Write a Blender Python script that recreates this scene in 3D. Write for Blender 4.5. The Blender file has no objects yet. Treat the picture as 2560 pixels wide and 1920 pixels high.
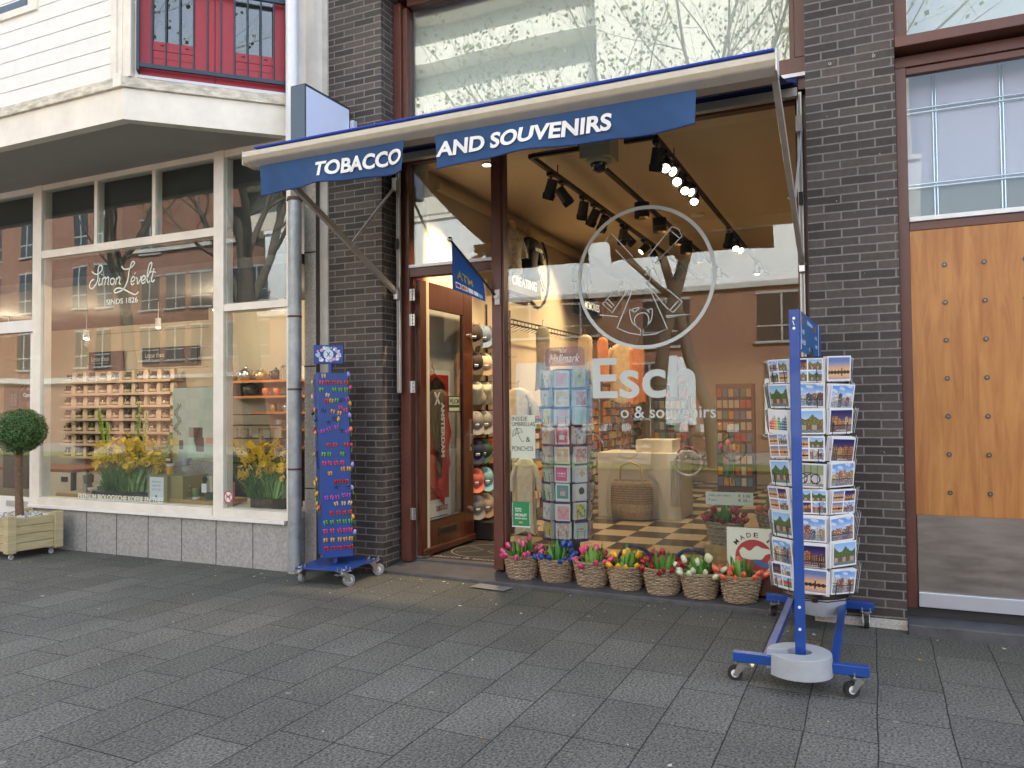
import bpy, math, random
from mathutils import Vector, Matrix
rnd = random.Random(7)
sc = bpy.context.scene
C = sc.collection
R = math.radians
# ------------------------------------------------------------------ camera, world, sun, exposure
cam = bpy.data.objects.new('Camera', bpy.data.cameras.new('Camera'))
C.objects.link(cam)
YAW, PIT, ROL = R(-24.6984), R(1.6524), R(-0.5318)
fw = Vector((math.sin(YAW)*math.cos(PIT), math.cos(YAW)*math.cos(PIT), math.sin(PIT)))
rt = Vector((math.cos(YAW), -math.sin(YAW), 0)); up = rt.cross(fw)
r2 = rt*math.cos(ROL) + up*math.sin(ROL); u2 = -rt*math.sin(ROL) + up*math.cos(ROL)
M = Matrix((r2, u2, -fw)).transposed().to_4x4(); M.translation = Vector((0, -6.1, 1.55))
cam.matrix_world = M
cam.data.sensor_width = 36; cam.data.lens = 36*1960/2560; cam.data.clip_end = 500; cam.data.clip_start = .05
sc.camera = cam
SUN_EL, SUN_AZ = R(38), R(38)          # the sun stands behind the shops; the street is in their shade
w = bpy.data.worlds.new('World'); sc.world = w; w.use_nodes = True
nt = w.node_tree; bg = nt.nodes['Background']; sky = nt.nodes.new('ShaderNodeTexSky')
sky.sky_type = 'NISHITA'; sky.sun_disc = False; sky.sun_elevation = SUN_EL; sky.sun_rotation = SUN_AZ
sky.air_density = 1.0; sky.dust_density = 2.5; sky.ozone_density = 1.0
hs = nt.nodes.new('ShaderNodeHueSaturation'); hs.inputs['Saturation'].default_value = .6; nt.links.new(sky.outputs[0], hs.inputs['Color']); nt.links.new(hs.outputs[0], bg.inputs[0]); bg.inputs[1].default_value = 0.15
sl = bpy.data.lights.new('Sun', 'SUN'); sl.energy = 3.4; sl.angle = R(.5); sl.color = (1, .95, .87)
so = bpy.data.objects.new('Sun', sl); C.objects.link(so)
sd = Vector((math.sin(SUN_AZ)*math.cos(SUN_EL), math.cos(SUN_AZ)*math.cos(SUN_EL), math.sin(SUN_EL)))
so.rotation_euler = sd.to_track_quat('Z', 'Y').to_euler(); so.location = (0, 20, 30)
sc.view_settings.view_transform = 'Standard'; sc.view_settings.look = 'None'
sc.view_settings.gamma = 1; sc.view_settings.use_curve_mapping = False
sc.view_settings.exposure = 2.25
sc.cycles.max_bounces = 10; sc.cycles.transparent_max_bounces = 24; sc.cycles.glossy_bounces = 4
sc.cycles.diffuse_bounces = 4; sc.cycles.sample_clamp_indirect = 4; sc.cycles.caustics_reflective = False
sc.cycles.caustics_refractive = False
# ------------------------------------------------------------------ materials
MATS = {}
def new_mat(name):
    m = bpy.data.materials.new(name); m.use_nodes = True
    return m, m.node_tree, m.node_tree.nodes['Principled BSDF']
def mat(name, col, rough=.6, metal=0, var=.0, scale=8, bump=0, bscale=60, spec=.5, emit=0, stretch=None, alpha=None, coat=0):
    if name in MATS: return MATS[name]
    m, t, b = new_mat(name); N = t.nodes; L = t.links
    b.inputs['Base Color'].default_value = (*col, 1); b.inputs['Roughness'].default_value = rough
    b.inputs['Metallic'].default_value = metal; b.inputs['Specular IOR Level'].default_value = spec
    b.inputs['Coat Weight'].default_value = coat
    if emit:
        b.inputs['Emission Color'].default_value = (*col, 1); b.inputs['Emission Strength'].default_value = emit
    if var or bump:
        tc = N.new('ShaderNodeTexCoord'); src = tc.outputs['Object']
        if stretch:
            mp = N.new('ShaderNodeMapping'); mp.inputs['Scale'].default_value = stretch
            L.new(src, mp.inputs[0]); src = mp.outputs[0]
        if var:
            n = N.new('ShaderNodeTexNoise'); n.inputs['Scale'].default_value = scale; n.inputs['Detail'].default_value = 6
            n.inputs['Roughness'].default_value = .62
            L.new(src, n.inputs['Vector'])
            rp = N.new('ShaderNodeMapRange'); rp.inputs[1].default_value = .3; rp.inputs[2].default_value = .7
            rp.inputs[3].default_value = 1-var; rp.inputs[4].default_value = 1+var
            L.new(n.outputs[0], rp.inputs[0])
            mx = N.new('ShaderNodeVectorMath'); mx.operation = 'SCALE'; mx.inputs[0].default_value = col
            L.new(rp.outputs[0], mx.inputs['Scale']); L.new(mx.outputs[0], b.inputs['Base Color'])
            rr = N.new('ShaderNodeMapRange'); rr.inputs[3].default_value = max(0, rough-.12); rr.inputs[4].default_value = min(1, rough+.12)
            L.new(n.outputs[0], rr.inputs[0]); L.new(rr.outputs[0], b.inputs['Roughness'])
        if bump:
            n2 = N.new('ShaderNodeTexNoise'); n2.inputs['Scale'].default_value = bscale; n2.inputs['Detail'].default_value = 4
            L.new(src, n2.inputs['Vector'])
            bp = N.new('ShaderNodeBump'); bp.inputs['Strength'].default_value = bump; bp.inputs['Distance'].default_value = .01
            L.new(n2.outputs[0], bp.inputs['Height']); L.new(bp.outputs[0], b.inputs['Normal'])
    MATS[name] = m; return m
def brick_mat(name, c1, c2, mortar, bw=.23, rh=.0625, ms=.0055, off=(0, 0), rough=.75, bias=0, spot=.25, moss=False):
    m, t, b = new_mat(name); N = t.nodes; L = t.links
    uv = N.new('ShaderNodeUVMap'); mp = N.new('ShaderNodeMapping'); mp.inputs['Location'].default_value = (*off, 0)
    L.new(uv.outputs[0], mp.inputs[0])
    dn = N.new('ShaderNodeTexNoise'); dn.inputs['Scale'].default_value = 9; dn.inputs['Detail'].default_value = 3
    L.new(mp.outputs[0], dn.inputs['Vector'])
    ds = N.new('ShaderNodeVectorMath'); ds.operation = 'MULTIPLY_ADD'; ds.inputs[1].default_value = (.008, .008, 0)
    L.new(dn.outputs['Color'], ds.inputs[0]); L.new(mp.outputs[0], ds.inputs[2])
    br = N.new('ShaderNodeTexBrick'); br.offset = .5; br.inputs['Scale'].default_value = 1
    br.inputs['Brick Width'].default_value = bw; br.inputs['Row Height'].default_value = rh
    br.inputs['Mortar Size'].default_value = ms; br.inputs['Mortar Smooth'].default_value = .15
    br.inputs['Bias'].default_value = bias
    br.inputs['Color1'].default_value = (*c1, 1); br.inputs['Color2'].default_value = (*c2, 1)
    br.inputs['Mortar'].default_value = (*mortar, 1)
    L.new(ds.outputs[0], br.inputs['Vector'])
    n = N.new('ShaderNodeTexNoise'); n.inputs['Scale'].default_value = 30; n.inputs['Detail'].default_value = 8; n.inputs['Roughness'].default_value = .7
    L.new(uv.outputs[0], n.inputs['Vector'])
    n3 = N.new('ShaderNodeTexNoise'); n3.inputs['Scale'].default_value = 1.3; n3.inputs['Detail'].default_value = 4
    L.new(uv.outputs[0], n3.inputs['Vector'])
    a = N.new('ShaderNodeMath'); a.operation = 'ADD'; L.new(n.outputs[0], a.inputs[0]); L.new(n3.outputs[0], a.inputs[1])
    rp = N.new('ShaderNodeMapRange'); rp.inputs[1].default_value = .7; rp.inputs[2].default_value = 1.3
    rp.inputs[3].default_value = 1-spot; rp.inputs[4].default_value = 1+spot; L.new(a.outputs[0], rp.inputs[0])
    mx = N.new('ShaderNodeVectorMath'); mx.operation = 'SCALE'; L.new(br.outputs['Color'], mx.inputs[0]); L.new(rp.outputs[0], mx.inputs['Scale'])
    L.new(mx.outputs[0], b.inputs['Base Color']); b.inputs['Roughness'].default_value = rough
    inv = N.new('ShaderNodeMath'); inv.operation = 'SUBTRACT'; inv.inputs[0].default_value = 1; L.new(br.outputs['Fac'], inv.inputs[1])
    ad = N.new('ShaderNodeMath'); ad.operation = 'MULTIPLY_ADD'; ad.inputs[1].default_value = .35
    L.new(n.outputs[0], ad.inputs[0]); L.new(inv.outputs[0], ad.inputs[2])
    bp = N.new('ShaderNodeBump'); bp.inputs['Strength'].default_value = .6; bp.inputs['Distance'].default_value = .006
    L.new(ad.outputs[0], bp.inputs['Height']); L.new(bp.outputs[0], b.inputs['Normal'])
    MATS[name] = m; return m
def paving_mat():
    m, t, b = new_mat('paving'); N = t.nodes; L = t.links
    uv = N.new('ShaderNodeUVMap')
    # slabs run away from the shops; U is y, V is x
    dn = N.new('ShaderNodeTexNoise'); dn.inputs['Scale'].default_value = 1.6; L.new(uv.outputs[0], dn.inputs['Vector'])
    ds = N.new('ShaderNodeVectorMath'); ds.operation = 'MULTIPLY_ADD'; ds.inputs[1].default_value = (.02, .02, 0)
    L.new(dn.outputs['Color'], ds.inputs[0]); L.new(uv.outputs[0], ds.inputs[2])
    br = N.new('ShaderNodeTexBrick'); br.offset = .37; br.offset_frequency = 3; br.inputs['Scale'].default_value = 1
    br.inputs['Brick Width'].default_value = .52; br.inputs['Row Height'].default_value = .325
    br.inputs['Mortar Size'].default_value = .004; br.inputs['Mortar Smooth'].default_value = .3
    br.inputs['Color1'].default_value = (.122, .119, .107, 1); br.inputs['Color2'].default_value = (.156, .152, .138, 1)
    br.inputs['Mortar'].default_value = (.035, .036, .034, 1)
    L.new(ds.outputs[0], br.inputs['Vector'])
    sp = N.new('ShaderNodeTexNoise'); sp.inputs['Scale'].default_value = 70; sp.inputs['Detail'].default_value = 5; sp.inputs['Roughness'].default_value = .75
    L.new(uv.outputs[0], sp.inputs['Vector'])
    r1 = N.new('ShaderNodeMapRange'); r1.inputs[1].default_value = .36; r1.inputs[2].default_value = .66; r1.inputs[3].default_value = .25; r1.inputs[4].default_value = 1.9
    L.new(sp.outputs[0], r1.inputs[0])
    bl = N.new('ShaderNodeTexNoise'); bl.inputs['Scale'].default_value = 1.1; bl.inputs['Detail'].default_value = 7; bl.inputs['Roughness'].default_value = .65
    L.new(uv.outputs[0], bl.inputs['Vector'])
    r2_ = N.new('ShaderNodeMapRange'); r2_.inputs[1].default_value = .3; r2_.inputs[2].default_value = .7; r2_.inputs[3].default_value = .80; r2_.inputs[4].default_value = 1.2
    L.new(bl.outputs[0], r2_.inputs[0])
    mu = N.new('ShaderNodeMath'); mu.operation = 'MULTIPLY'; L.new(r1.outputs[0], mu.inputs[0]); L.new(r2_.outputs[0], mu.inputs[1])
    mx = N.new('ShaderNodeVectorMath'); mx.operation = 'SCALE'; L.new(br.outputs['Color'], mx.inputs[0]); L.new(mu.outputs[0], mx.inputs['Scale'])
    # greenish algae along the foot of the walls
    sx = N.new('ShaderNodeSeparateXYZ'); L.new(uv.outputs[0], sx.inputs[0])
    g1 = N.new('ShaderNodeMapRange'); g1.inputs[1].default_value = -1.7; g1.inputs[2].default_value = 0; g1.inputs[3].default_value = 0; g1.inputs[4].default_value = .75
    L.new(sx.outputs[0], g1.inputs[0])
    g2 = N.new('ShaderNodeMath'); g2.operation = 'MULTIPLY'; L.new(g1.outputs[0], g2.inputs[0]); L.new(bl.outputs[0], g2.inputs[1])
    gm = N.new('ShaderNodeMixRGB'); gm.inputs[2].default_value = (.06, .068, .04, 1); L.new(g2.outputs[0], gm.inputs[0]); L.new(mx.outputs[0], gm.inputs[1])
    # chewing gum blots
    vo = N.new('ShaderNodeTexVoronoi'); vo.inputs['Scale'].default_value = 3.4; L.new(uv.outputs[0], vo.inputs['Vector'])
    lt = N.new('ShaderNodeMath'); lt.operation = 'LESS_THAN'; lt.inputs[1].default_value = .06; L.new(vo.outputs['Distance'], lt.inputs[0])
    sc_ = N.new('ShaderNodeSeparateColor'); L.new(vo.outputs['Color'], sc_.inputs[0])
    l2 = N.new('ShaderNodeMath'); l2.operation = 'GREATER_THAN'; l2.inputs[1].default_value = .62; L.new(sc_.outputs[0], l2.inputs[0])
    l3 = N.new('ShaderNodeMath'); l3.operation = 'MULTIPLY'; L.new(lt.outputs[0], l3.inputs[0]); L.new(l2.outputs[0], l3.inputs[1])
    l4 = N.new('ShaderNodeMath'); l4.operation = 'MULTIPLY'; l4.inputs[1].default_value = .55; L.new(l3.outputs[0], l4.inputs[0])
    gu = N.new('ShaderNodeMixRGB'); gu.inputs[2].default_value = (.3, .3, .28, 1); L.new(l4.outputs[0], gu.inputs[0]); L.new(gm.outputs[0], gu.inputs[1])
    L.new(gu.outputs[0], b.inputs['Base Color']); b.inputs['Roughness'].default_value = .95; b.inputs['Specular IOR Level'].default_value = .22
    inv = N.new('ShaderNodeMath'); inv.operation = 'SUBTRACT'; inv.inputs[0].default_value = 1; L.new(br.outputs['Fac'], inv.inputs[1])
    ad = N.new('ShaderNodeMath'); ad.operation = 'MULTIPLY_ADD'; ad.inputs[1].default_value = .5
    L.new(sp.outputs[0], ad.inputs[0]); L.new(inv.outputs[0], ad.inputs[2])
    bp = N.new('ShaderNodeBump'); bp.inputs['Strength'].default_value = .55; bp.inputs['Distance'].default_value = .005
    L.new(ad.outputs[0], bp.inputs['Height']); L.new(bp.outputs[0], b.inputs['Normal'])
    return m
def glass_mat(name, tint=(.93, .96, .95), ior=1.62, wav=.02, wsc=1.2):
    m, t, b = new_mat(name); N = t.nodes; L = t.links; N.remove(b)
    out = N['Material Output']; tr = N.new('ShaderNodeBsdfTransparent'); tr.inputs[0].default_value = (*tint, 1)
    gl = N.new('ShaderNodeBsdfGlossy'); gl.inputs['Roughness'].default_value = 0; gl.inputs[0].default_value = (.98, 1, .99, 1)
    fr = N.new('ShaderNodeFresnel'); ge = N.new('ShaderNodeNewGeometry'); im = N.new('ShaderNodeMapRange')
    im.inputs[3].default_value = ior; im.inputs[4].default_value = 1/ior
    L.new(ge.outputs['Backfacing'], im.inputs[0]); L.new(im.outputs[0], fr.inputs[0])
    if wav:
        tc = N.new('ShaderNodeTexCoord'); n = N.new('ShaderNodeTexNoise'); n.inputs['Scale'].default_value = wsc; n.inputs['Detail'].default_value = 1
        L.new(tc.outputs['Object'], n.inputs['Vector'])
        bp = N.new('ShaderNodeBump'); bp.inputs['Strength'].default_value = wav; bp.inputs['Distance'].default_value = .1
        L.new(n.outputs[0], bp.inputs['Height']); L.new(bp.outputs[0], gl.inputs['Normal'])
    mx = N.new('ShaderNodeMixShader'); L.new(fr.outputs[0], mx.inputs[0]); L.new(tr.outputs[0], mx.inputs[1]); L.new(gl.outputs[0], mx.inputs[2])
    L.new(mx.outputs[0], out.inputs[0]); MATS[name] = m; return m
def print_mat():
    m, t, b = new_mat('printed'); N = t.nodes
    a = N.new('ShaderNodeVertexColor'); a.layer_name = 'Col'; t.links.new(a.outputs[0], b.inputs['Base Color'])
    b.inputs['Roughness'].default_value = .35; return m
def wood_mat(name, c1, c2, rough=.4, sc_=(14, 14, 1.1), nscale=2.2, coat=0, bump=.05):
    m, t, b = new_mat(name); N = t.nodes; L = t.links
    tc = N.new('ShaderNodeTexCoord'); mp = N.new('ShaderNodeMapping'); mp.inputs['Scale'].default_value = sc_
    L.new(tc.outputs['Object'], mp.inputs[0])
    n = N.new('ShaderNodeTexNoise'); n.inputs['Scale'].default_value = nscale; n.inputs['Detail'].default_value = 9; n.inputs['Roughness'].default_value = .6; n.inputs['Distortion'].default_value = .6
    L.new(mp.outputs[0], n.inputs['Vector'])
    cr = N.new('ShaderNodeValToRGB'); cr.color_ramp.elements[0].position = .33; cr.color_ramp.elements[1].position = .68
    cr.color_ramp.elements[0].color = (*c1, 1); cr.color_ramp.elements[1].color = (*c2, 1)
    L.new(n.outputs[0], cr.inputs[0]); L.new(cr.outputs[0], b.inputs['Base Color'])
    b.inputs['Roughness'].default_value = rough; b.inputs['Coat Weight'].default_value = coat
    bp = N.new('ShaderNodeBump'); bp.inputs['Strength'].default_value = bump; bp.inputs['Distance'].default_value = .01
    L.new(n.outputs[0], bp.inputs['Height']); L.new(bp.outputs[0], b.inputs['Normal'])
    MATS[name] = m; return m
PRINT = print_mat()
BRICK = brick_mat('dark_brick', (.044, .036, .032), (.10, .08, .068), (.21, .20, .18), off=(.06, 0), spot=.3)
REDBRICK = brick_mat('red_brick', (.19, .076, .048), (.26, .106, .068), (.24, .19, .15), ms=.009, spot=.15)
PAVE = paving_mat()
GLASS = glass_mat('shop_glass', ior=1.66, wav=.02, wsc=.7)
GLASS2 = glass_mat('old_glass', ior=1.64, wav=.022, wsc=.9)
GLASSUP = glass_mat('upper_glass', tint=(.92, .94, .92), ior=1.95, wav=.03, wsc=.9)
CREAM = mat('cream_paint', (.82, .77, .67), .45, var=.10, scale=3.5, bump=.06, bscale=40)
WHITEP = mat('white_paint', (.84, .82, .78), .4, var=.05, scale=6, bump=.04)
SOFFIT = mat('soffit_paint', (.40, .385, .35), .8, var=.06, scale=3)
STONE = mat('plinth_stone', (.36, .355, .335), .6, var=.28, scale=38, bump=.25, bscale=90)
CONC = mat('washed_concrete', (.56, .53, .46), .85, var=.28, scale=60, bump=.5, bscale=120)
PLASTER = mat('plaster', (.60, .57, .51), .8, var=.12, scale=7, bump=.15)
FRAME = mat('brown_frame', (.125, .045, .030), .38, var=.12, scale=6, bump=.03)
DOORW = wood_mat('door_wood', (.060, .016, .008), (.105, .029, .014), .30, coat=.3)
PANELW = wood_mat('panel_wood', (.36, .135, .034), (.54, .250, .068), .45, sc_=(7, 7, .7), nscale=2.2)
PINE = wood_mat('pine', (.40, .33, .17), (.56, .47, .27), .6, sc_=(1.5, 1.5, 12), nscale=1.6)
OAK = wood_mat('oak', (.38, .23, .09), (.52, .34, .15), .5, sc_=(1.5, 9, 9))
STEEL = mat('steel', (.55, .55, .54), .35, 1, var=.1, scale=12)
KICK = mat('brushed_steel', (.27, .265, .25), .42, 1, var=.22, scale=3, stretch=(1, 1, 5))
ALU = mat('aluminium', (.55, .56, .56), .4, .6, var=.06)
ZINC = mat('zinc_pipe', (.36, .39, .40), .5, .4, var=.22, scale=9, bump=.1)
WPIPE = mat('white_pipe', (.78, .80, .84), .35, var=.03)
BLUE = mat('blue_paint', (.010, .062, .30), .36, var=.12, scale=7, coat=.2)
BLUE2 = mat('stand_blue', (.012, .055, .27), .4, var=.1, scale=6)
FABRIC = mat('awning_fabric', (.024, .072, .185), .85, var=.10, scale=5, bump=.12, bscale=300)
FABTOP = mat('awning_lit', (.02, .06, .42), .8, var=.08, scale=5)  # upper side of the cloth, coloured brighter for the sky light on it
BARC = mat('awning_cream', (.55, .49, .38), .45, var=.07, scale=14)
BARG = mat('awning_metal', (.42, .39, .35), .45, .1, var=.06, scale=12)
BLACK = mat('black_metal', (.012, .012, .013), .5)
RUB = mat('rubber', (.02, .02, .02), .7, var=.2, scale=30)
GRUB = mat('grey_rubber', (.30, .30, .30), .6, var=.15, scale=30)
WHITE = mat('white_plastic', (.82, .82, .80), .4)
DECAL = mat('window_decal', (.62, .68, .64), .6)
DECALW = mat('white_decal', (.80, .86, .78), .55)
GREYW = mat('counterweight', (.38, .405, .425), .55, var=.07, scale=9, bump=.08)
DKSTONE = mat('door_step_stone', (.085, .085, .09), .55, var=.25, scale=9, bump=.1)
INWALL = mat('shop_wall', (.62, .52, .38), .8, var=.03)
CEIL = mat('shop_ceiling', (.72, .60, .44), .85)
DARKIN = mat('dark_interior', (.05, .045, .04), .8)
RED = mat('red_door_paint', (.42, .032, .045), .4, var=.06)
RAIL = mat('railing_paint', (.018, .045, .07), .4)
SLATE = mat('slate_blue', (.085, .13, .18), .5)
LBOX = mat('light_box_face', (.72, .80, .93), .35, var=.02)
MINT = mat('mint', (.50, .62, .52), .6)
# ------------------------------------------------------------------ mesh builder
class MB:
    def __init__(s): s.v = []; s.f = []; s.m = []; s.c = []; s.sm = []
    def add(s, vs, fs, mi=0, sm=False, cols=None, X=None):
        o = len(s.v)
        s.v += [tuple(X @ Vector(q)) if X else tuple(q) for q in vs]
        for i, f in enumerate(fs):
            s.f.append(tuple(a+o for a in f)); s.m.append(mi); s.sm.append(sm); s.c.append(cols[i] if cols else (1, 1, 1))
        return s
    def box(s, a, b, mi=0, X=None):
        x0, y0, z0 = a; x1, y1, z1 = b
        vs = [(x0, y0, z0), (x1, y0, z0), (x1, y1, z0), (x0, y1, z0), (x0, y0, z1), (x1, y0, z1), (x1, y1, z1), (x0, y1, z1)]
        return s.add(vs, [(0, 3, 2, 1), (4, 5, 6, 7), (0, 1, 5, 4), (1, 2, 6, 5), (2, 3, 7, 6), (3, 0, 4, 7)], mi, X=X)
    def cyl(s, p, q, r, r1=None, n=14, mi=0, caps=True, X=None, sm=True):
        p = Vector(p); q = Vector(q); d = (q-p).normalized(); a = d.orthogonal().normalized(); b = d.cross(a)
        r1 = r if r1 is None else r1; vs = []
        for c, rr in ((p, r), (q, r1)):
            for i in range(n):
                t = 2*math.pi*i/n; vs.append(c+a*rr*math.cos(t)+b*rr*math.sin(t))
        s.add(vs, [(i, (i+1) % n, n+(i+1) % n, n+i) for i in range(n)], mi, sm, X=X)
        if caps: s.add(vs, [tuple(range(n-1, -1, -1)), tuple(range(n, 2*n))], mi, X=X)
        return s
    def tube(s, pts, r, n=8, mi=0, X=None, caps=True, sm=True):
        P = [Vector(p) for p in pts]; rs = r if isinstance(r, (list, tuple)) else [r]*len(P); vs = []; a = None
        for i, p in enumerate(P):
            d = ((P[min(i+1, len(P)-1)]-P[max(i-1, 0)])).normalized()
            a = d.orthogonal().normalized() if a is None else (a-d*a.dot(d)).normalized()
            b = d.cross(a)
            for k in range(n):
                t = 2*math.pi*k/n; vs.append(p+a*rs[i]*math.cos(t)+b*rs[i]*math.sin(t))
        fs = []
        for i in range(len(P)-1):
            for k in range(n): fs.append((i*n+k, i*n+(k+1) % n, (i+1)*n+(k+1) % n, (i+1)*n+k))
        s.add(vs, fs, mi, sm, X=X)
        if caps: s.add(vs, [tuple(range(n-1, -1, -1)), tuple(range(len(vs)-n, len(vs)))], mi, X=X)
        return s
    def lathe(s, prof, c=(0, 0, 0), n=20, mi=0, X=None, sm=True, sx=1, sy=1):
        vs = []
        for r, z in prof:
            for k in range(n):
                t = 2*math.pi*k/n; vs.append((c[0]+r*sx*math.cos(t), c[1]+r*sy*math.sin(t), c[2]+z))
        fs = [(i*n+k, i*n+(k+1) % n, (i+1)*n+(k+1) % n, (i+1)*n+k) for i in range(len(prof)-1) for k in range(n)]
        return s.add(vs, fs, mi, sm, X=X)
    def prism(s, poly, d, mi=0, X=None):                 # poly in local xy, extruded along z by d
        n = len(poly); vs = [(x, y, 0) for x, y in poly]+[(x, y, d) for x, y in poly]
        return s.add(vs, [tuple(range(n-1, -1, -1)), tuple(range(n, 2*n))]+[(i, (i+1) % n, n+(i+1) % n, n+i) for i in range(n)], mi, X=X)
    def grid(s, P, nu, nv, fn, mi=0, back=False):         # P(u,v)->point ; fn(u,v)->colour
        vs = [P(i/nu, j/nv) for j in range(nv+1) for i in range(nu+1)]
        fs = []; cs = []
        for j in range(nv):
            for i in range(nu):
                a = j*(nu+1)+i; fs.append((a, a+1, a+nu+2, a+nu+1)); cs.append(fn((i+.5)/nu, (j+.5)/nv))
        return s.add(vs, fs, mi, False, cs)
    def mesh(s, name, mats, uv=None):
        me = bpy.data.meshes.new(name); me.from_pydata([tuple(v) for v in s.v], [], s.f)
        for m in (mats if isinstance(mats, (list, tuple)) else [mats]): me.materials.append(m)
        me.polygons.foreach_set('material_index', s.m); me.polygons.foreach_set('use_smooth', s.sm)
        if any(c != (1, 1, 1) for c in s.c):
            at = me.color_attributes.new('Col', 'FLOAT_COLOR', 'CORNER'); buf = []
            for p, c in zip(me.polygons, s.c): buf += [c[0], c[1], c[2], 1]*p.loop_total
            at.data.foreach_set('color', buf)
        if uv:
            ul = me.uv_layers.new(name='UVMap')
            for p in me.polygons:
                n = p.normal; ax = max(range(3), key=lambda k: abs(n[k]))
                for li in p.loop_indices:
                    co = me.vertices[me.loops[li].vertex_index].co
                    if uv == 'floor': q = (co.y, co.x)
                    else: q = (co.y+.115, co.z) if ax == 0 else (co.x, co.z) if ax == 1 else (co.x, co.y)
                    ul.data[li].uv = q
        me.update(); return me
def rootM(r):
    return Matrix.LocRotScale(r.location, r.rotation_euler, None)
def part(name, mb, mats, parent=None, uv=None, bev=0, local=False, label=None):
    """links the builder as ONE mesh object; coordinates are world ones unless local"""
    me = mb.mesh(name, mats, uv) if isinstance(mb, MB) else mb
    o = bpy.data.objects.new(name, me); C.objects.link(o)
    if parent:
        o.parent = parent
        if not local:
            X = Matrix.Identity(4); p = parent
            while p: X = rootM(p) @ X; p = p.parent
            me.transform(X.inverted())
    if bev:
        b = o.modifiers.new('bevel', 'BEVEL'); b.width = bev; b.segments = 2; b.limit_method = 'ANGLE'; b.angle_limit = R(40)
    if label: o['label'] = label
    return o
def tag(o, label, cat, group=None):
    o['label'] = label; o['category'] = cat
    if group: o['group'] = group
    return o
def thing(name, label, cat, loc=(0, 0, 0), rz=0, group=None):
    o = bpy.data.objects.new(name, None); C.objects.link(o); o.location = loc; o.rotation_euler = (0, 0, rz)
    o.empty_display_size = .1
    return tag(o, label, cat, group)
def single(name, mb, mats, label, cat, group=None, uv=None, bev=0):
    return tag(part(name, mb, mats, None, uv, bev), label, cat, group)
def struct(name, mb, mats, uv=None):
    o = part(name, mb, mats, None, uv); o['kind'] = 'structure'; return o
def dup(src, loc, rz=None, label=None, group=None, sc_=None):
    r = src.copy(); C.objects.link(r); r.location = loc
    if rz is not None: r.rotation_euler = (0, 0, rz) if not hasattr(rz, '__len__') else rz
    if sc_: r.scale = sc_ if hasattr(sc_, '__len__') else (sc_,)*3
    if label: r['label'] = label
    if group: r['group'] = group
    for ch in list(src.children):
        c = ch.copy(); C.objects.link(c); c.parent = r
        for g in ch.children:
            d = g.copy(); C.objects.link(d); d.parent = c
    return r
def text_mb(s, o, ux, uz, w, h, depth=.002, shear=0, bold=0, mi=0, sp=1):
    """text whose outline box is fitted into the rectangle o, o+ux*w, o+uz*h; stands proud along ux x uz"""
    cu = bpy.data.curves.new('t', 'FONT'); cu.body = s; cu.size = 1; cu.shear = shear; cu.offset = bold
    cu.space_character = sp; cu.resolution_u = 4; cu.extrude = .01
    ob = bpy.data.objects.new('t', cu); C.objects.link(ob); dg = bpy.context.evaluated_depsgraph_get(); dg.update()
    me = bpy.data.meshes.new_from_object(ob.evaluated_get(dg))
    xs = [v.co.x for v in me.vertices]; ys = [v.co.y for v in me.vertices]
    x0, x1, y0, y1 = min(xs), max(xs), min(ys), max(ys)
    o = Vector(o); ux = Vector(ux).normalized(); uz = Vector(uz).normalized(); nn = ux.cross(uz)
    if h is None: h = w*(y1-y0)/(x1-x0)
    vs = [o+ux*((v.co.x-x0)/(x1-x0)*w)+uz*((v.co.y-y0)/(y1-y0)*h)+nn*(depth if v.co.z > 0 else 0) for v in me.vertices]
    fs = [tuple(p.vertices) for p in me.polygons]
    bpy.data.objects.remove(ob); bpy.data.curves.remove(cu); bpy.data.meshes.remove(me)
    return vs, fs
def text(mb, *a, mi=0, **k):
    vs, fs = text_mb(*a, **k); mb.add(vs, fs, mi); return mb
FX, FZ = (1, 0, 0), (0, 0, 1)
def ribbon(mb, pts, wd, Y, d=.002, mi=0, closed=False):     # stroke of constant width in a plane Y=const, facing -y
    P = [Vector((p[0], p[1])) for p in pts]; n = len(P); L_ = []; Rr = []
    for i in range(n):
        a = P[(i-1) % n] if (closed or i) else P[i]; b = P[(i+1) % n] if (closed or i < n-1) else P[i]
        t = (b-a).normalized(); q = Vector((-t.y, t.x)); ww = wd[i] if isinstance(wd, list) else wd
        L_.append(P[i]+q*ww/2); Rr.append(P[i]-q*ww/2)
    vs = [(p.x, Y-d, p.y) for p in L_]+[(p.x, Y-d, p.y) for p in Rr]
    m = n if closed else n-1
    return mb.add(vs, [(i, (i+1) % n, n+(i+1) % n, n+i) for i in range(m)], mi)
def bez(pts, k=8):                                          # Catmull-Rom through the points
    o = []; n = len(pts)
    for i in range(n-1):
        p0 = pts[max(i-1, 0)]; p1 = pts[i]; p2 = pts[i+1]; p3 = pts[min(i+2, n-1)]
        for j in range(k):
            t = j/k; o.append(tuple(.5*((2*b)+(c-a)*t+(2*a-5*b+4*c-d)*t*t+(-a+3*b-3*c+d)*t**3) for a, b, c, d in zip(p0, p1, p2, p3)))
    return o+[tuple(pts[-1])]
def ordn(i): return ['first', 'second', 'third', 'fourth', 'fifth', 'sixth', 'seventh', 'eighth', 'ninth', 'tenth', 'eleventh', 'twelfth', 'thirteenth', 'fourteenth', 'fifteenth', 'sixteenth', 'seventeenth', 'eighteenth', 'nineteenth', 'twentieth'][i]
def gz(x): return min(.03, -.016-.0115*(x-.18))
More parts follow.
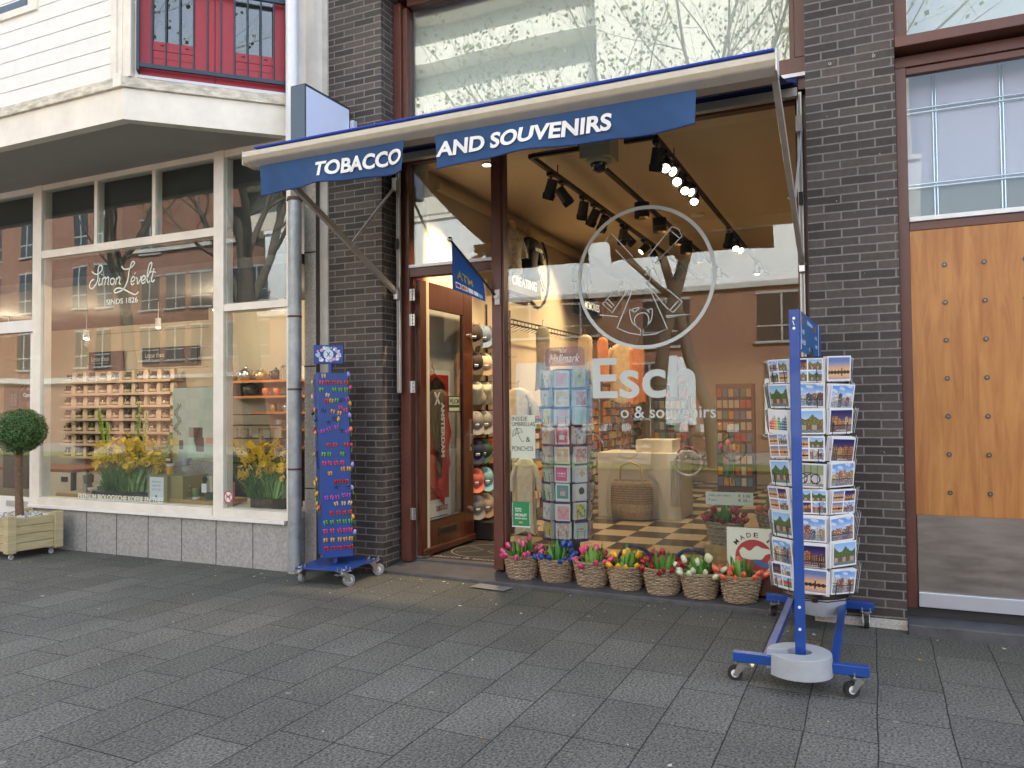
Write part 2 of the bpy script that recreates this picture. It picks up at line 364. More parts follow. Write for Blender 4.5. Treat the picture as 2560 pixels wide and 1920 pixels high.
# ================================================================== THE SETTING
m = MB(); xs = [-60, -12, -8, -3.8, .18, 3, 12, 60]; ys = [-45, -30, -13, -8, -3, 0.02]
vs = [(x, y, gz(x) if y > -12 else gz(x)-.02) for y in ys for x in xs]; nx = len(xs)
m.add(vs, [(j*nx+i, j*nx+i+1, (j+1)*nx+i+1, (j+1)*nx+i) for j in range(len(ys)-1) for i in range(nx-1)])
struct('pavement', m, PAVE, uv='floor')
m = MB(); m.box((-90, -120, -.4), (90, 60, -.1)); struct('ground', m, mat('earth', (.12, .11, .09), .9))
m = MB(); m.box((-60, -18.4, -.1), (60, -13.4, .055)); struct('road', m, mat('clinker_road', (.24, .22, .20), .85, var=.2, scale=2))
m = MB(); m.box((-60, -13.3, -.1), (60, -11.4, .07)); struct('grass_verge', m, mat('verge_grass', (.10, .15, .04), .9, var=.5, scale=6))
# one odd paler slab by the step and litter
m = MB(); m.add([(-3.13, -.20, .034), (-2.80, -.22, .03), (-2.78, -.07, .03), (-3.1, -.05, .034)], [(0, 1, 2, 3)]); struct('pale_paving_slab', m, mat('pale_slab', (.24, .235, .215), .8, var=.3, scale=60, bump=.4, bscale=90))
m = MB()
for _ in range(260):
    x = rnd.uniform(-8, 1.2); y = -abs(rnd.gauss(0, .35))-.03 if rnd.random() < .55 else rnd.uniform(-3.6, 0)
    z = gz(x)+.003; r = rnd.uniform(.003, .011) if rnd.random() < .9 else .018; a = rnd.uniform(0, 6)
    m.add([(x+r*math.cos(a+k*1.57)*(1 if k % 2 else .6), y+r*math.sin(a+k*1.57), z+.003*(k % 2)) for k in range(4)], [(0, 1, 2, 3)], rnd.choice([0, 0, 1, 2]))
o = part('litter', m, [mat('petal', (.6, .56, .48), .7), mat('dry_leaf', (.42, .26, .10), .7), mat('moss_bit', (.16, .2, .07), .9)]); o['kind'] = 'stuff'

# ------------------------------------------------------------------ dark brick building with the souvenir shop
B1 = thing('brick_building', 'dark brick building with brown frames, holding the souvenir shop and the wooden door', 'building', (-4.74, 0, 0))
m = MB(); m.box((-4.735, 0, -.12), (-4.127, .46, 11.5)); part('pier', m, BRICK, B1, uv='wall', label='narrow dark brick pier left of the shop door')
m = MB(); m.box((-.405, 0, -.12), (.187, .46, 11.5)); part('pier', m, BRICK, B1, uv='wall', label='dark brick pier between shop window and wooden door')
m = MB(); m.box((-4.126, .02, 6.6), (-.406, .46, 11.5)); m.box((.188, .02, 6.6), (40, .46, 11.5)); m.box((2.2, .02, -.12), (40, .46, 6.6))
part('upper_wall', m, BRICK, B1, uv='wall')
m = MB(); m.box((-4.735, 9.2, -.1), (40, 9.4, 11.5)); m.box((-4.735, .461, 11.3), (40, 9.19, 11.5)); m.box((-4.73, .461, -.1), (-4.5, 9.19, 11.29)); m.box((39.8, .461, -.1), (40, 9.19, 11.29))
m.box((-4.49, .461, 4.1), (39.79, 9.19, 4.3)); part('roof', m, DARKIN, B1)
# step stones
m = MB(); m.add([(-4.126, -.015, -.1), (-.406, -.015, -.1), (-.406, .40, -.1), (-4.126, .40, -.1), (-4.126, -.015, .062), (-.406, -.015, .03), (-.406, .40, .06), (-4.126, .40, .105)],
 [(0, 3, 2, 1), (4, 5, 6, 7), (0, 1, 5, 4), (1, 2, 6, 5), (2, 3, 7, 6), (3, 0, 4, 7)])
part('door_step', m, DKSTONE, B1, bev=.006)
m = MB(); m.box((.189, -.13, -.1), (2.4, .3, .055)); part('door_step', m, DKSTONE, B1, bev=.006, label='grey stone step below the wooden door')
m = MB(); m.box((-.41, -.03, -.1), (.187, -.001, .045)); part('kerb_stone', m, CONC, B1)
# frames of the shop front (front plane y=.25)
def bar(mb, x0, x1, z0, z1, y0=.25, y1=.34, mi=0): mb.box((x0, y0, z0), (x1, y1, z1), mi)
m = MB(); bar(m, -4.09, -3.985, .10, 3.93); bar(m, -4.126, -4.091, .10, 3.93, .30, .36); bar(m, -.50, -.407, .09, 3.93)
bar(m, -3.10, -3.005, .10, 3.93, .22, .345); bar(m, -3.004, -2.985, .16, 3.93, .235, .33)
bar(m, -3.984, -3.101, 2.79, 2.875); bar(m, -3.00, -.501, .07, .235, .24, .34); bar(m, -3.984, -3.101, 3.88, 3.93); bar(m, -2.984, -.501, 3.88, 3.93)
part('shop_frame', m, FRAME, B1, bev=.004)
m = MB(); bar(m, -3.984, -3.101, 2.877, 2.905, .235, .30); part('glazing_bead', m, ALU, B1)
m = MB(); bar(m, -4.126, -.407, 3.932, 4.02, .16, .40); part('lintel', m, FRAME, B1, bev=.004)
m = MB(); bar(m, -4.126, -.407, 4.022, 4.05, .12, .40); part('drip_strip', m, WHITE, B1)
m = MB(); bar(m, -4.126, -.407, 4.052, 4.20, .20, .40); bar(m, -4.126, -4.04, 4.201, 5.43, .20, .40); bar(m, -.49, -.407, 4.201, 5.8, .20, .40)
bar(m, -4.039, -3.99, 4.201, 5.39, .235, .36); bar(m, -.53, -.491, 4.201, 5.8, .235, .36); bar(m, -3.989, -.531, 5.40, 5.47, .235, .36)
part('upper_window_frame', m, FRAME, B1, bev=.004)
m = MB(); m.box((-4.126, -.05, 5.50), (-.407, .40, 5.62)); part('beam', m, FRAME, B1, bev=.004)
m = MB(); m.box((-3.989, .30, 4.201), (-.531, .308, 5.40)); part('upper_window_glass', m, GLASSUP, B1)
m = MB(); m.box((-4.05, .44, 4.10), (-.45, .46, 5.6)); part('upper_blind', m, mat('blind', (.66, .70, .66), .9), B1)
m = MB(); m.box((-4.126, .41, 5.63), (-.407, .45, 6.6)); part('upper_panel', m, DARKIN, B1)
m = MB(); m.box((-2.985, .285, .235), (-.501, .293, 3.88)); part('shop_window_glass', m, GLASS, B1)
m = MB(); m.box((-3.984, .285, 2.875), (-3.101, .293, 3.88)); part('transom_glass', m, GLASS, B1)
# right bay: frames, panes, sill
m = MB(); m.box((.19, .12, .11), (.262, .22, 3.95)); m.box((.262, .12, 2.77), (2.2, .22, 2.832)); m.box((.19, .12, 3.951), (2.2, .22, 4.03)); m.box((.262, .14, 3.90), (2.2, .2, 3.95))
m.box((.19, .12, 4.121), (.275, .22, 6.6)); m.box((.19, -.03, 4.045), (2.2, .25, 4.12)); m.box((.275, .14, 4.121), (2.2, .20, 4.14))
part('side_window_frame', m, FRAME, B1, bev=.004)
m = MB(); m.box((.263, .10, 2.833), (2.2, .21, 2.866)); part('window_sill', m, WHITE, B1, bev=.003)
m = MB(); m.box((.262, .165, 2.866), (2.2, .172, 3.90)); part('side_window_glass', m, glass_mat('side_glass', ior=1.5, wav=.02), B1)
m = MB(); m.box((.275, .165, 4.14), (2.2, .172, 6.6)); part('side_upper_glass', m, GLASSUP, B1)
m = MB(); m.box((.2, .40, 4.1), (2.2, .45, 6.6)); part('upper_blind', m, MATS['blind'], B1)
m = MB(); m.box((.2, .36, 3.13), (2.19, .39, 4.0)); part('reflection_panel', m, mat('lavender_panel', (.50, .46, .62), .5), B1)  # panels and bars behind the pane imitate the reflection of a glazed facade
m = MB(); m.box((.2, .36, 2.78), (2.19, .389, 3.125)); part('reflection_panel', m, mat('grey_panel', (.16, .16, .165), .5), B1)
m = MB()
for x in (.44, .46, .86, .88, 1.32, 1.34, 1.8): m.cyl((x, .345, 2.79), (x, .345, 3.94), .006, n=8)
for z in (3.125, 3.15, 3.68, 3.71): m.cyl((.2, .335, z), (2.19, .335, z), .008, n=8)
part('reflection_grid', m, mat('bright_tube', (.7, .75, .85), .2, .7), B1)
part('threshold', MB().box((.19, .1251, .056), (2.2, .35, .1275)), mat('dark_sill', (.03, .03, .03), .7), B1)
part('threshold', MB().box((-4.08, .33, .06), (-3.02, .43, .1145)), DKSTONE, B1, bev=.004)
# wooden door
d = MB(); d.box((.263, .125, .764), (2.2, .18, 2.769)); dr = part('wooden_door', d, PANELW, B1)
d = MB(); d.box((.266, .115, .232), (2.2, .18, .763)); part('kick_plate', d, KICK, dr)
d = MB(); d.box((.264, .09, .128), (2.2, .18, .23)); part('door_bar', d, mat('bright_alu', (.62, .66, .72), .3, .5), dr, bev=.004)
for i in range(7):
    for k, x in enumerate((.474, .7125, .951, 1.19)):
        d = MB(); z = 2.514-i*.2648; d.cyl((x, .126, z), (x, .117, z), .0165, n=16); d.cyl((x, .117, z), (x, .113, z), .007, n=8, mi=1)
        part('bolt', d, [mat('bolt_metal', (.10, .095, .085), .45, .6), mat('bolt_core', (.25, .24, .22), .4, .8)], dr)
# old fixings and scars on the right pier
m = MB()
for x, z in ((-.235, 4.02), (.055, 4.02)): part('wall_plug', MB().cyl((x, .001, z), (x, -.012, z), .011, n=12).cyl((x, -.012, z), (x, -.016, z), .005, n=8, mi=1), [mat('plug', (.45, .44, .42), .8), BLACK], B1)
for _ in range(16):
    x = rnd.uniform(-.3, .14); z = rnd.choice([3.0, 2.98, 2.94, 3.62, 3.3, 1.2, 2.5])+rnd.uniform(-.03, .03)
    m.add([(x+rnd.uniform(-.008, .008), -.002, z+rnd.uniform(-.01, .01)) for _ in range(4)], [(0, 1, 2, 3)])
part('chipped_spots', m, [mat('plug', (.45, .44, .42), .8)], B1)['kind'] = 'stuff'
# shop interior shell
m = MB(); m.box((-4.3, .34, -.05), (.6, 9.19, .1)); me = part('shop_floor', m, None or mat('tmp_floor', (.5, .5, .5)), B1, uv='floor')
fm, ft, fb = new_mat('checker_floor'); tc = ft.nodes.new('ShaderNodeUVMap'); ck = ft.nodes.new('ShaderNodeTexChecker')
ck.inputs['Scale'].default_value = 1/.40; ck.inputs[1].default_value = (.46, .37, .25, 1); ck.inputs[2].default_value = (.05, .042, .035, 1)
mpn = ft.nodes.new('ShaderNodeMapping'); mpn.inputs['Location'].default_value = (.03, .1, .01); ft.links.new(tc.outputs[0], mpn.inputs[0]); ft.links.new(mpn.outputs[0], ck.inputs[0])
ft.links.new(ck.outputs[0], fb.inputs[0]); fb.inputs['Roughness'].default_value = .22; me.data.materials[0] = fm
m = MB(); m.box((-4.3, .36, .1), (-4.10, 9.19, 4.09)); m.box((.2, .46, .1), (.4, 9.19, 4.09)); m.box((-4.09, 9.0, .1), (.19, 9.19, 4.09))
m.box((-4.09, .9, 3.80), (-4.02, 8.9, 3.87)); part('shop_wall', m, INWALL, B1)
m = MB(); m.box((-4.09, .36, 3.975), (.19, 8.99, 4.09)); part('shop_ceiling', m, CEIL, B1)
m = MB(); m.box((-4.10, .37, .1), (-4.085, 1.45, 3.7)); part('door_side_panel', m, mat('pale_panel', (.52, .50, .46), .5), B1)
m = MB(); m.cyl((-4.0, .47, .1), (-4.0, .47, 3.93), .085, n=20); part('column', m, mat('column_paint', (.62, .55, .40), .6), B1)
# open shop door, hinged at the left
D = part('shop_door', MB().box((-3.965, .335, .14), (-3.92, .462, 2.775)).box((-3.965, 1.205, .14), (-3.92, 1.41, 2.775)).box((-3.965, .4621, 2.52), (-3.92, 1.2049, 2.775)).box((-3.965, .4621, .14), (-3.92, 1.2049, .435)), DOORW, B1, bev=.004)
part('weather_board', MB().box((-3.92, .345, .135), (-3.885, 1.405, .20)), DOORW, D, bev=.012)
part('door_glass', MB().box((-3.946, .462, .435), (-3.938, 1.205, 2.52)), glass_mat('door_pane', ior=1.38, wav=.01), D)
part('glazing_bead', MB().box((-3.935, .4622, .436), (-3.922, .474, 2.519), 0).box((-3.935, 1.193, .436), (-3.922, 1.2048, 2.519)).box((-3.935, .475, .436), (-3.922, 1.192, .45)), mat('dark_bead', (.03, .015, .01), .5), D)
part('letter_slot', MB().box((-3.92, .66, .285), (-3.912, 1.03, .365)).box((-3.9121, .68, .300), (-3.908, 1.01, .35), 1), [mat('bronze', (.10, .075, .05), .45, .5), BLACK], D, bev=.003)
part('handle', MB().box((-3.92, 1.325, 1.08), (-3.912, 1.36, 1.42)).tube([(-3.912, 1.342, 1.25), (-3.87, 1.342, 1.25), (-3.865, 1.25, 1.25)], .010).cyl((-3.912, 1.342, 1.14), (-3.905, 1.342, 1.14), .011, mi=1), [STEEL, BLACK], D)
part('lock', MB().cyl((-3.92, 1.345, 2.31), (-3.90, 1.345, 2.31), .028), STEEL, D)
part('lock', MB().cyl((-3.92, 1.335, .47), (-3.90, 1.335, .47), .028), STEEL, D)
part('edge_strip', MB().box((-3.966, 1.411, .14), (-3.925, 1.418, 2.775)), ALU, D)
for z in (2.62, 2.38, 1.745, .55):
    h = MB(); h.box((-3.98, .238, z-.055), (-3.925, .249, z+.055)); h.cyl((-3.955, .232, z-.055), (-3.955, .232, z+.055), .011, n=10)
    for k in (-.035, 0, .035): h.cyl((-3.94, .2375, z+k), (-3.94, .234, z+k), .005, n=6, mi=1)
    part('hinge', h, [STEEL, BLACK], D)
# ------------------------------------------------------------------ cream building with the coffee shop
B2 = thing('cream_building', 'cream painted building with projecting upper bay above the coffee shop window', 'building', (-7, 0, 0))
m = MB(); m.box((-8.64, -.30, -.12), (-4.98, .05, .505)); part('plinth', m, STONE, B2, bev=.004)
for x in (-8.197, -7.736, -7.272, -6.806, -6.336, -5.875, -5.407): part('plinth_joint', MB().box((x-.003, -.303, -.1), (x+.003, -.299, .504)), mat('joint', (.06, .06, .055), .9), B2)
def fr(mb, x0, x1, z0, z1, y0=-.30, y1=-.2): mb.box((x0, y0, z0), (x1, y1, z1))
m = MB(); fr(m, -8.64, -8.505, .506, 4.11, -.312, -.18); fr(m, -5.905, -5.775, .506, 4.11, -.312, -.18)
fr(m, -8.504, -5.906, 3.27, 3.355, -.31); fr(m, -5.774, -4.95, 2.51, 2.58, -.31); fr(m, -8.504, -5.906, .506, .585, -.335); fr(m, -5.774, -4.95, .506, .585, -.335)
fr(m, -8.504, -5.906, 4.05, 4.11); fr(m, -5.774, -4.95, 4.04, 4.11); fr(m, -7.665, -7.615, 3.356, 4.049, -.29); fr(m, -6.785, -6.735, 3.356, 4.049, -.29)
fr(m, -5.0, -4.95, .586, 2.509); fr(m, -5.0, -4.95, 2.581, 4.039)
for a, b, z0, z1 in ((-8.504, -5.906, .586, 3.269), (-5.774, -5.001, .586, 2.509), (-5.774, -5.001, 2.581, 4.039), (-8.504, -7.666, 3.356, 4.049), (-7.614, -6.786, 3.356, 4.049), (-6.734, -5.906, 3.356, 4.049)):
    t = .007; fr(m, a, a+t, z0, z1, -.275, -.21); fr(m, b-t, b, z0, z1, -.275, -.21); fr(m, a+t, b-t, z0, z0+t, -.275, -.21); fr(m, a+t, b-t, z1-t, z1, -.275, -.21)
part('shop_frame', m, CREAM, B2, bev=.004)
m = MB(); fr(m, -8.66, -4.99, .47, .505, -.345, -.3001); part('sill_edge', m, WHITEP, B2, bev=.004)
for i, (a, b, z0, z1) in enumerate(((-8.497, -5.913, .593, 3.262), (-5.767, -5.008, .593, 2.502), (-5.767, -5.008, 2.588, 4.032), (-8.497, -7.673, 3.363, 4.042), (-7.607, -6.793, 3.363, 4.042), (-6.727, -5.913, 3.363, 4.042))):
    mm = MB().box((a, -.2915, z0), (b, -.2855, z1)); part('window_pane', mm, GLASS2, B2)
# far left door bay
m = MB(); fr(m, -10.6, -8.641, 2.455, 2.59, -.30); fr(m, -10.6, -8.641, 4.04, 4.11); fr(m, -8.74, -8.641, .1, 2.454, -.27, -.2); fr(m, -10.6, -8.741, .02, .565, -.26, -.21); fr(m, -8.70, -8.641, 2.591, 4.039, -.28, -.2)
fr(m, -10.6, -9.9, .566, 2.454, -.27, -.2)
part('side_door', m, WHITEP, B2, bev=.004)
m = MB(); m.box((-9.9, -.245, .566), (-8.741, -.238, 2.454)); m.box((-10.6, -.245, 2.591), (-8.701, -.238, 4.039)); part('side_door_glass', m, GLASS2, B2)
m = MB(); m.box((-9.15, -.268, .455), (-8.77, -.261, .52)); part('letter_slot', m, ALU, B2)
# soffit, bay, boards, juliet window
cx, cy = -5.913, -1.36; rx, ry = -4.913, -.36
poly = [(-14, -1.30), (cx-.03, -1.30), (rx-.03, ry+.03), (rx-.03, -.05), (-14, -.05)]
T = lambda z: Matrix.Translation((0, 0, z))
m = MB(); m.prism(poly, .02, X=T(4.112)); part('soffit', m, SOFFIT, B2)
def band(mb, z0, z1, out, thick=.06, mi=0, xl=-14):
    n = Vector((1, -1, 0)).normalized(); c = Vector((cx, cy+.02, 0))
    # left part and the 45 degree part, mitred
    o = out; cl = c+Vector((0, -o, 0))+Vector((o*math.tan(R(22.5)), 0, 0)); ci = cl+Vector((-thick*math.tan(R(22.5)), thick, 0))
    e = Vector((rx, ry, 0))+n*o; ei = Vector((rx, ry, 0))+n*(o-thick)
    P = [(xl, cl.y), (cl.x, cl.y), (e.x, e.y), (ei.x, ei.y), (ci.x, ci.y), (xl, ci.y)]
    mb.prism(P, z1-z0, mi, X=T(z0))
m = MB(); band(m, 4.10, 4.378, 0, .1); part('fascia', m, CREAM, B2)
m = MB(); band(m, 4.38, 4.47, .03, .12); part('bay_ledge', m, mat('mossy_cream', (.62, .57, .47), .7, var=.38, scale=9, stretch=(1, 1, 3), bump=.1), B2, bev=.005)
m = MB()
for k in range(10): 
    z = 4.475+k*.1455; m.box((-14, -1.335-.012, z), (-6.05, -1.26, z+.137)); m.box((-14, -1.33, z+.1371), (-6.05, -1.26, z+.1454))
part('weatherboard', m, WHITEP, B2)
m = MB(); m.box((-6.049, -1.365, 4.471), (-5.985, -1.25, 7)); m.box((-5.984, -1.345, 4.471), (-5.93, -1.25, 7)); m.box((-5.93, -1.335, 4.471), (-5.835, -1.25, 7)); m.box((-6.0, -1.38, 4.38), (-5.9, -1.36, 4.50))
part('corner_post', m, CREAM, B2, bev=.003)
# upper left window in the bay
m = MB(); m.box((-14, -1.37, 5.32), (-7.05, -1.30, 5.385)); m.box((-7.17, -1.365, 5.386), (-7.05, -1.28, 7)); part('bay_window_frame', m, CREAM, B2)
m = MB(); m.box((-14, -1.362, 5.387), (-7.30, -1.30, 5.46)); m.box((-7.30, -1.362, 5.387), (-7.21, -1.30, 7)); part('bay_sash', m, SLATE, B2)
m = MB(); m.box((-14, -1.33, 5.46), (-7.30, -1.32, 7)); part('bay_glass', m, GLASS2, B2)
m = MB(); m.box((-14, -1.2, 5.3), (-6.1, -1.15, 8)); part('bay_room', m, DARKIN, B2)
X45 = Matrix.Translation((cx, cy, 0)) @ Matrix.Rotation(R(45), 4, 'Z')          # local x runs along the 45 degree face, local y into the bay
def bb(mb, x0, x1, y0, y1, z0, z1, mi=0): mb.box((x0, y0, z0), (x1, y1, z1), mi, X=X45)
m = MB(); bb(m, .13, 1.395, -.02, .05, 4.471, 4.497); part('french_sill', m, ALU, B2)
m = MB()
for a, b in ((.135, .762), (.768, 1.395)):
    bb(m, a, b, 0, .05, 4.50, 4.60); bb(m, a, a+.115 if a < .5 else a+.165, 0, .05, 4.601, 7)
    bb(m, b-.165 if a < .5 else b-.125, b, 0, .05, 4.601, 7)
    x0 = a+(.115 if a < .5 else .165); x1 = b-(.165 if a < .5 else .125)
    bb(m, x0, x1, .008, .05, 4.601, 4.67); bb(m, x0, x1, .008, .05, 4.675, 4.74); bb(m, x0, x1, .005, .05, 4.745, 4.825); bb(m, x0, x1, .012, .05, 4.67, 4.6755); bb(m, x0, x1, .012, .05, 4.7399, 4.7455)
    for q in (.06, x1-x0-.08): bb(m, x0+q, x0+q+.03, -.001, .004, 4.79, 4.797, 1)
part('french_window', m, [RED, BLACK], B2)
m = MB(); bb(m, .25, .60, .02, .028, 4.825, 7); bb(m, .93, 1.27, .02, .028, 4.825, 7); part('french_glass', m, GLASSUP, B2)
m = MB(); bb(m, .2, 1.3, .3, .31, 4.6, 7); part('room_behind', m, DARKIN, B2)
m = MB(); bb(m, .05, .13, -.005, .05, 4.471, 7); bb(m, 1.396, 1.42, -.005, .05, 4.471, 7); part('french_frame', m, CREAM, B2)
m = MB(); bb(m, .13, 1.40, -.075, -.045, 4.55, 4.585); bb(m, .13, 1.40, -.075, -.045, 5.31, 5.345)
for k in range(11): m.cyl(X45 @ Vector((.245+k*.1145, -.06, 4.585)), X45 @ Vector((.245+k*.1145, -.06, 5.31)), .0085, n=8)
for x in (.135, 1.385): bb(m, x-.012, x+.012, -.08, -.0051, 4.52, 5.40)
part('balcony_railing', m, RAIL, B2)
m = MB(); m.box((-4.98, -.33, 4.1), (-4.90, -.05, 13)); m.box((-14, -1.2, 7), (-6, -1.1, 13)); part('bay_side_wall', m, CREAM, B2)
m = MB(); m.prism([(-14, -1.33), (cx, cy+.03), (rx, ry), (rx, 0), (-14, 0)], .3, X=T(7.0)); m.box((-30, .3, 4.2), (-4.76, 9, 11.5)); m.box((-30, -.05, 4.14), (-4.9, .29, 11.5)); part('upper_wall', m, CREAM, B2)
m = MB(); m.box((-4.8289, -.02, -.1), (-4.736, .2, 14)); part('plaster_strip', m, PLASTER, B2)
m = MB(); m.box((-4.975, -.074, -.1), (-4.835, .1, 4.1)); part('pilaster', m, CONC, B2, bev=.008); part('upper_pilaster', MB().box((-4.99, -.14, 4.11), (-4.80, .1, 14)), CREAM, B2)
m = MB()
for z in (.78, 1.95, 3.05): part('joint', MB().box((-4.973, -.077, z), (-4.837, -.0739, z+.012)), mat('dark_joint', (.08, .06, .05), .9), B2)
m.box((-4.8349, -.073, -.1), (-4.829, -.021, 4.1)); part('pilaster_joint', m, mat('dark_joint', (.08, .06, .05), .9), B2)
# drain pipes
m = MB(); m.cyl((-4.898, -.305, -.02), (-4.892, -.305, 3.50), .062, n=20); m.cyl((-4.892, -.305, 3.50), (-4.892, -.305, 3.53), .075, .07, n=20, mi=1)
for z in (.98, 1.72, 2.40): m.cyl((-4.895, -.305, z), (-4.895, -.305, z+.018), .066, n=20, mi=1)
single('drain_pipe', m, [ZINC, mat('rust_band', (.10, .055, .04), .8)], 'grey zinc drain pipe beside the coffee shop window with rusty bands', 'drain pipe')
m = MB(); m.cyl((-4.80, -.45, 3.66), (-4.80, -.45, 7), .058, n=20)
single('white_pipe', m, WPIPE, 'white round rain pipe running up beside the red french window', 'drain pipe')
# coffee shop interior shell
m = MB(); m.box((-14, -.17, -.05), (-4.98, 4.4, .02)); part('coffee_floor', m, mat('coffee_floor', (.22, .18, .14), .5), B2)
m = MB(); m.box((-14, 3.0, .02), (-8.3, 3.1, 3.3)); m.box((-8.3, 1.95, .02), (-4.99, 2.05, 3.3)); m.box((-8.3, 2.05, .02), (-8.2, 3.0, 3.3)); m.box((-4.99, -.04, .02), (-4.91, 1.95, 3.3)); m.box((-14, -.1, .02), (-13.9, 3, 3.3))
part('coffee_wall', m, mat('coffee_wall', (.44, .385, .29), .7), B2)
m = MB(); m.box((-13.9, -.17, 2.95), (-4.99, 3.0, 3.05)); part('coffee_ceiling', m, mat('coffee_ceiling', (.07, .065, .06), .8), B2)
m = MB(); m.box((-10.6, -.165, 2.96), (-5.906, -.15, 4.10)); m.box((-5.905, -.165, 2.62), (-4.995, -.15, 4.10)); part('dim_room_sheet', m, mat('dim_room_sheet', (.022, .024, .022), .9), B2)  # dark sheets added behind the panes to stand in for a dim interior
m = MB()
for k in range(9): m.box((-11.9, 2.99, .35+k*.31), (-8.35, 2.999, .358+k*.31))
part('panel_joint', m, mat('panel_joint', (.2, .18, .14), .9), B2)
m = MB(); m.box((-8.63, -.19, .02), (-5.0, .62, .56)); part('window_ledge', m, mat('ledge_white', (.6, .58, .52), .5), B2)
# ================================================================== STREET OPPOSITE (seen in the window reflections)
def facade(name, label, x0, x1, y, z0, z1, wallm, wins, uv='wall', depth=8, extra=None):
    b = thing(name, label, 'building', ((x0+x1)/2, y, 0))
    part('wall', MB().box((x0, y-depth, z0), (x1, y, z1)), wallm, b, uv=uv)
    for (a, c, e, f) in wins:
        wd = MB().box((a, y, e), (c, y+.03, f)); fo = part('window', wd, mat('win_dark', (.03, .035, .04), .08), b)
        q = MB().box((a-.05, y, f), (c+.05, y+.05, f+.07)).box((a-.08, y, e-.08), (c+.08, y+.1, e)).box(((a+c)/2-.03, y+.031, e), ((a+c)/2+.03, y+.045, f)).box((a, y+.031, e+(f-e)*.3), (c, y+.04, e+(f-e)*.33))
        part('window_frame', q, mat('grey_white_frame', (.34, .35, .35), .6), fo)
    if extra: part('band', extra, mat('stone_band', (.45, .46, .45), .7), b)
    return b
W = []
for r, (e, f) in enumerate(((3.8, 5.25), (6.1, 7.6), (8.7, 10.2))):
    for k in range(5): W.append((-30.45+k*1.58, -29.3+k*1.58, e, f))
W = [q for q in W if not (q[3] > 8.5 and q[0] > -30)]
ex = MB().box((-31.2, -19.98, 8.74), (-24.4, -19.85, 8.9)).box((-31.2, -19.99, 2.95), (-24.4, -19.8, 3.1))
facade('opposite_brick_building', 'sunlit red brick building with dark windows, reflected in the coffee shop window', -31.2, -24.4, -20, -.1, 8.74, REDBRICK, W, extra=ex)
W = []
for e, f in ((3.6, 5.3), (6.4, 8.3), (9.2, 11.1), (12, 13.8)):
    for x in (-58, -55.6, -53.2, -50.8, -48.4, -46, -43.6, -41.2, -38.6, -34.5, -32.9): W.append((x, x+1.0, e, f))
facade('opposite_tall_brick_building', 'tall red brick building reflected at the left edge of the coffee shop window', -60, -31.25, -19.6, -.1, 16, REDBRICK, W, extra=MB().box((-60, -19.6, 2.9), (-31.3, -19.4, 3.15)))
W = [(-14.2, -12.9, 4.1, 5.2), (-12.2, -10.76, 4.1, 5.2), (-10.2, -8.9, 4.1, 5.2), (-7.2, -5.6, 3.6, 5.15), (-3.4, -1.9, 3.6, 5.15), (-1.2, .3, 3.6, 5.15), (-12.0, -9.1, 1.0, 3.1), (-7.6, -6.4, .2, 3.0), (-3.2, .5, .6, 2.9)]
W = [(a, b, c, d) for a, b, c, d in W]
facade('opposite_low_building', 'low sunlit red brick building with pale roof edge, reflected in the souvenir shop window', -24, 22, -20, -.1, 5.55, REDBRICK, W, extra=MB().box((-24, -20, 5.4), (22, -19.86, 5.58)))
lb = [o for o in C.objects if o.name == 'opposite_low_building'][0]
part('shop_front', MB().box((-12.05, -19.99, 1.0), (-9.1, -19.93, 3.15)), mat('blue_shop_front', (.25, .42, .60), .3), lb)
part('white_panel', MB().box((-6.5, -19.99, .9), (-5.4, -19.90, 3.2)), mat('pale_sheet', (.80, .86, .92), .5), lb)
part('white_panel', MB().box((-3.2, -19.99, .5), (-1.6, -19.90, 2.4)), MATS['pale_sheet'], lb)
at_ = thing('sky_stand_in', 'added pale block standing in for bright sky above the low brick building in reflections', 'building', (-11, -21, 5.6)); part('wall', MB().box((-24, -27, 5.56), (1.5, -21, 9.2)), mat('sky_pale', (.78, .84, .88), .7), at_); part('sky_block_edge', MB().box((-24, -21.1, 9.2001), (1.5, -20.9, 9.35)), WHITE, at_)  # block added so that bright sky seems to show above the brick in reflections
b = thing('opposite_balcony_block', 'large cream concrete block with long balconies, reflected in the upstairs window', 'building', (-15, -28, 0))
CBLK = mat('cream_concrete', (.56, .55, .49), .8, var=.06, scale=1)
part('wall', MB().box((-40, -40, -.1), (-10.8, -28.5, 34)).box((-10.79, -40, -.1), (1.5, -26, 34)), CBLK, b)
for k in range(13):
    z = 4.0+k*2.6-.62
    part('balcony', MB().box((-40, -28.49, z), (-10.8, -27.0, z+.9)), CBLK, b)
    part('balcony_recess', MB().box((-39.9, -28.47, z+.95), (-10.9, -28.44, z+2.55)), mat('recess_glass', (.26, .29, .28), .4), b)
for k in range(2): part('window', MB().box((-8+k*6, -26, 6+3*(k % 2)), (-6.5+k*6, -25.95, 8+3*(k % 2))), MATS['win_dark'], b)
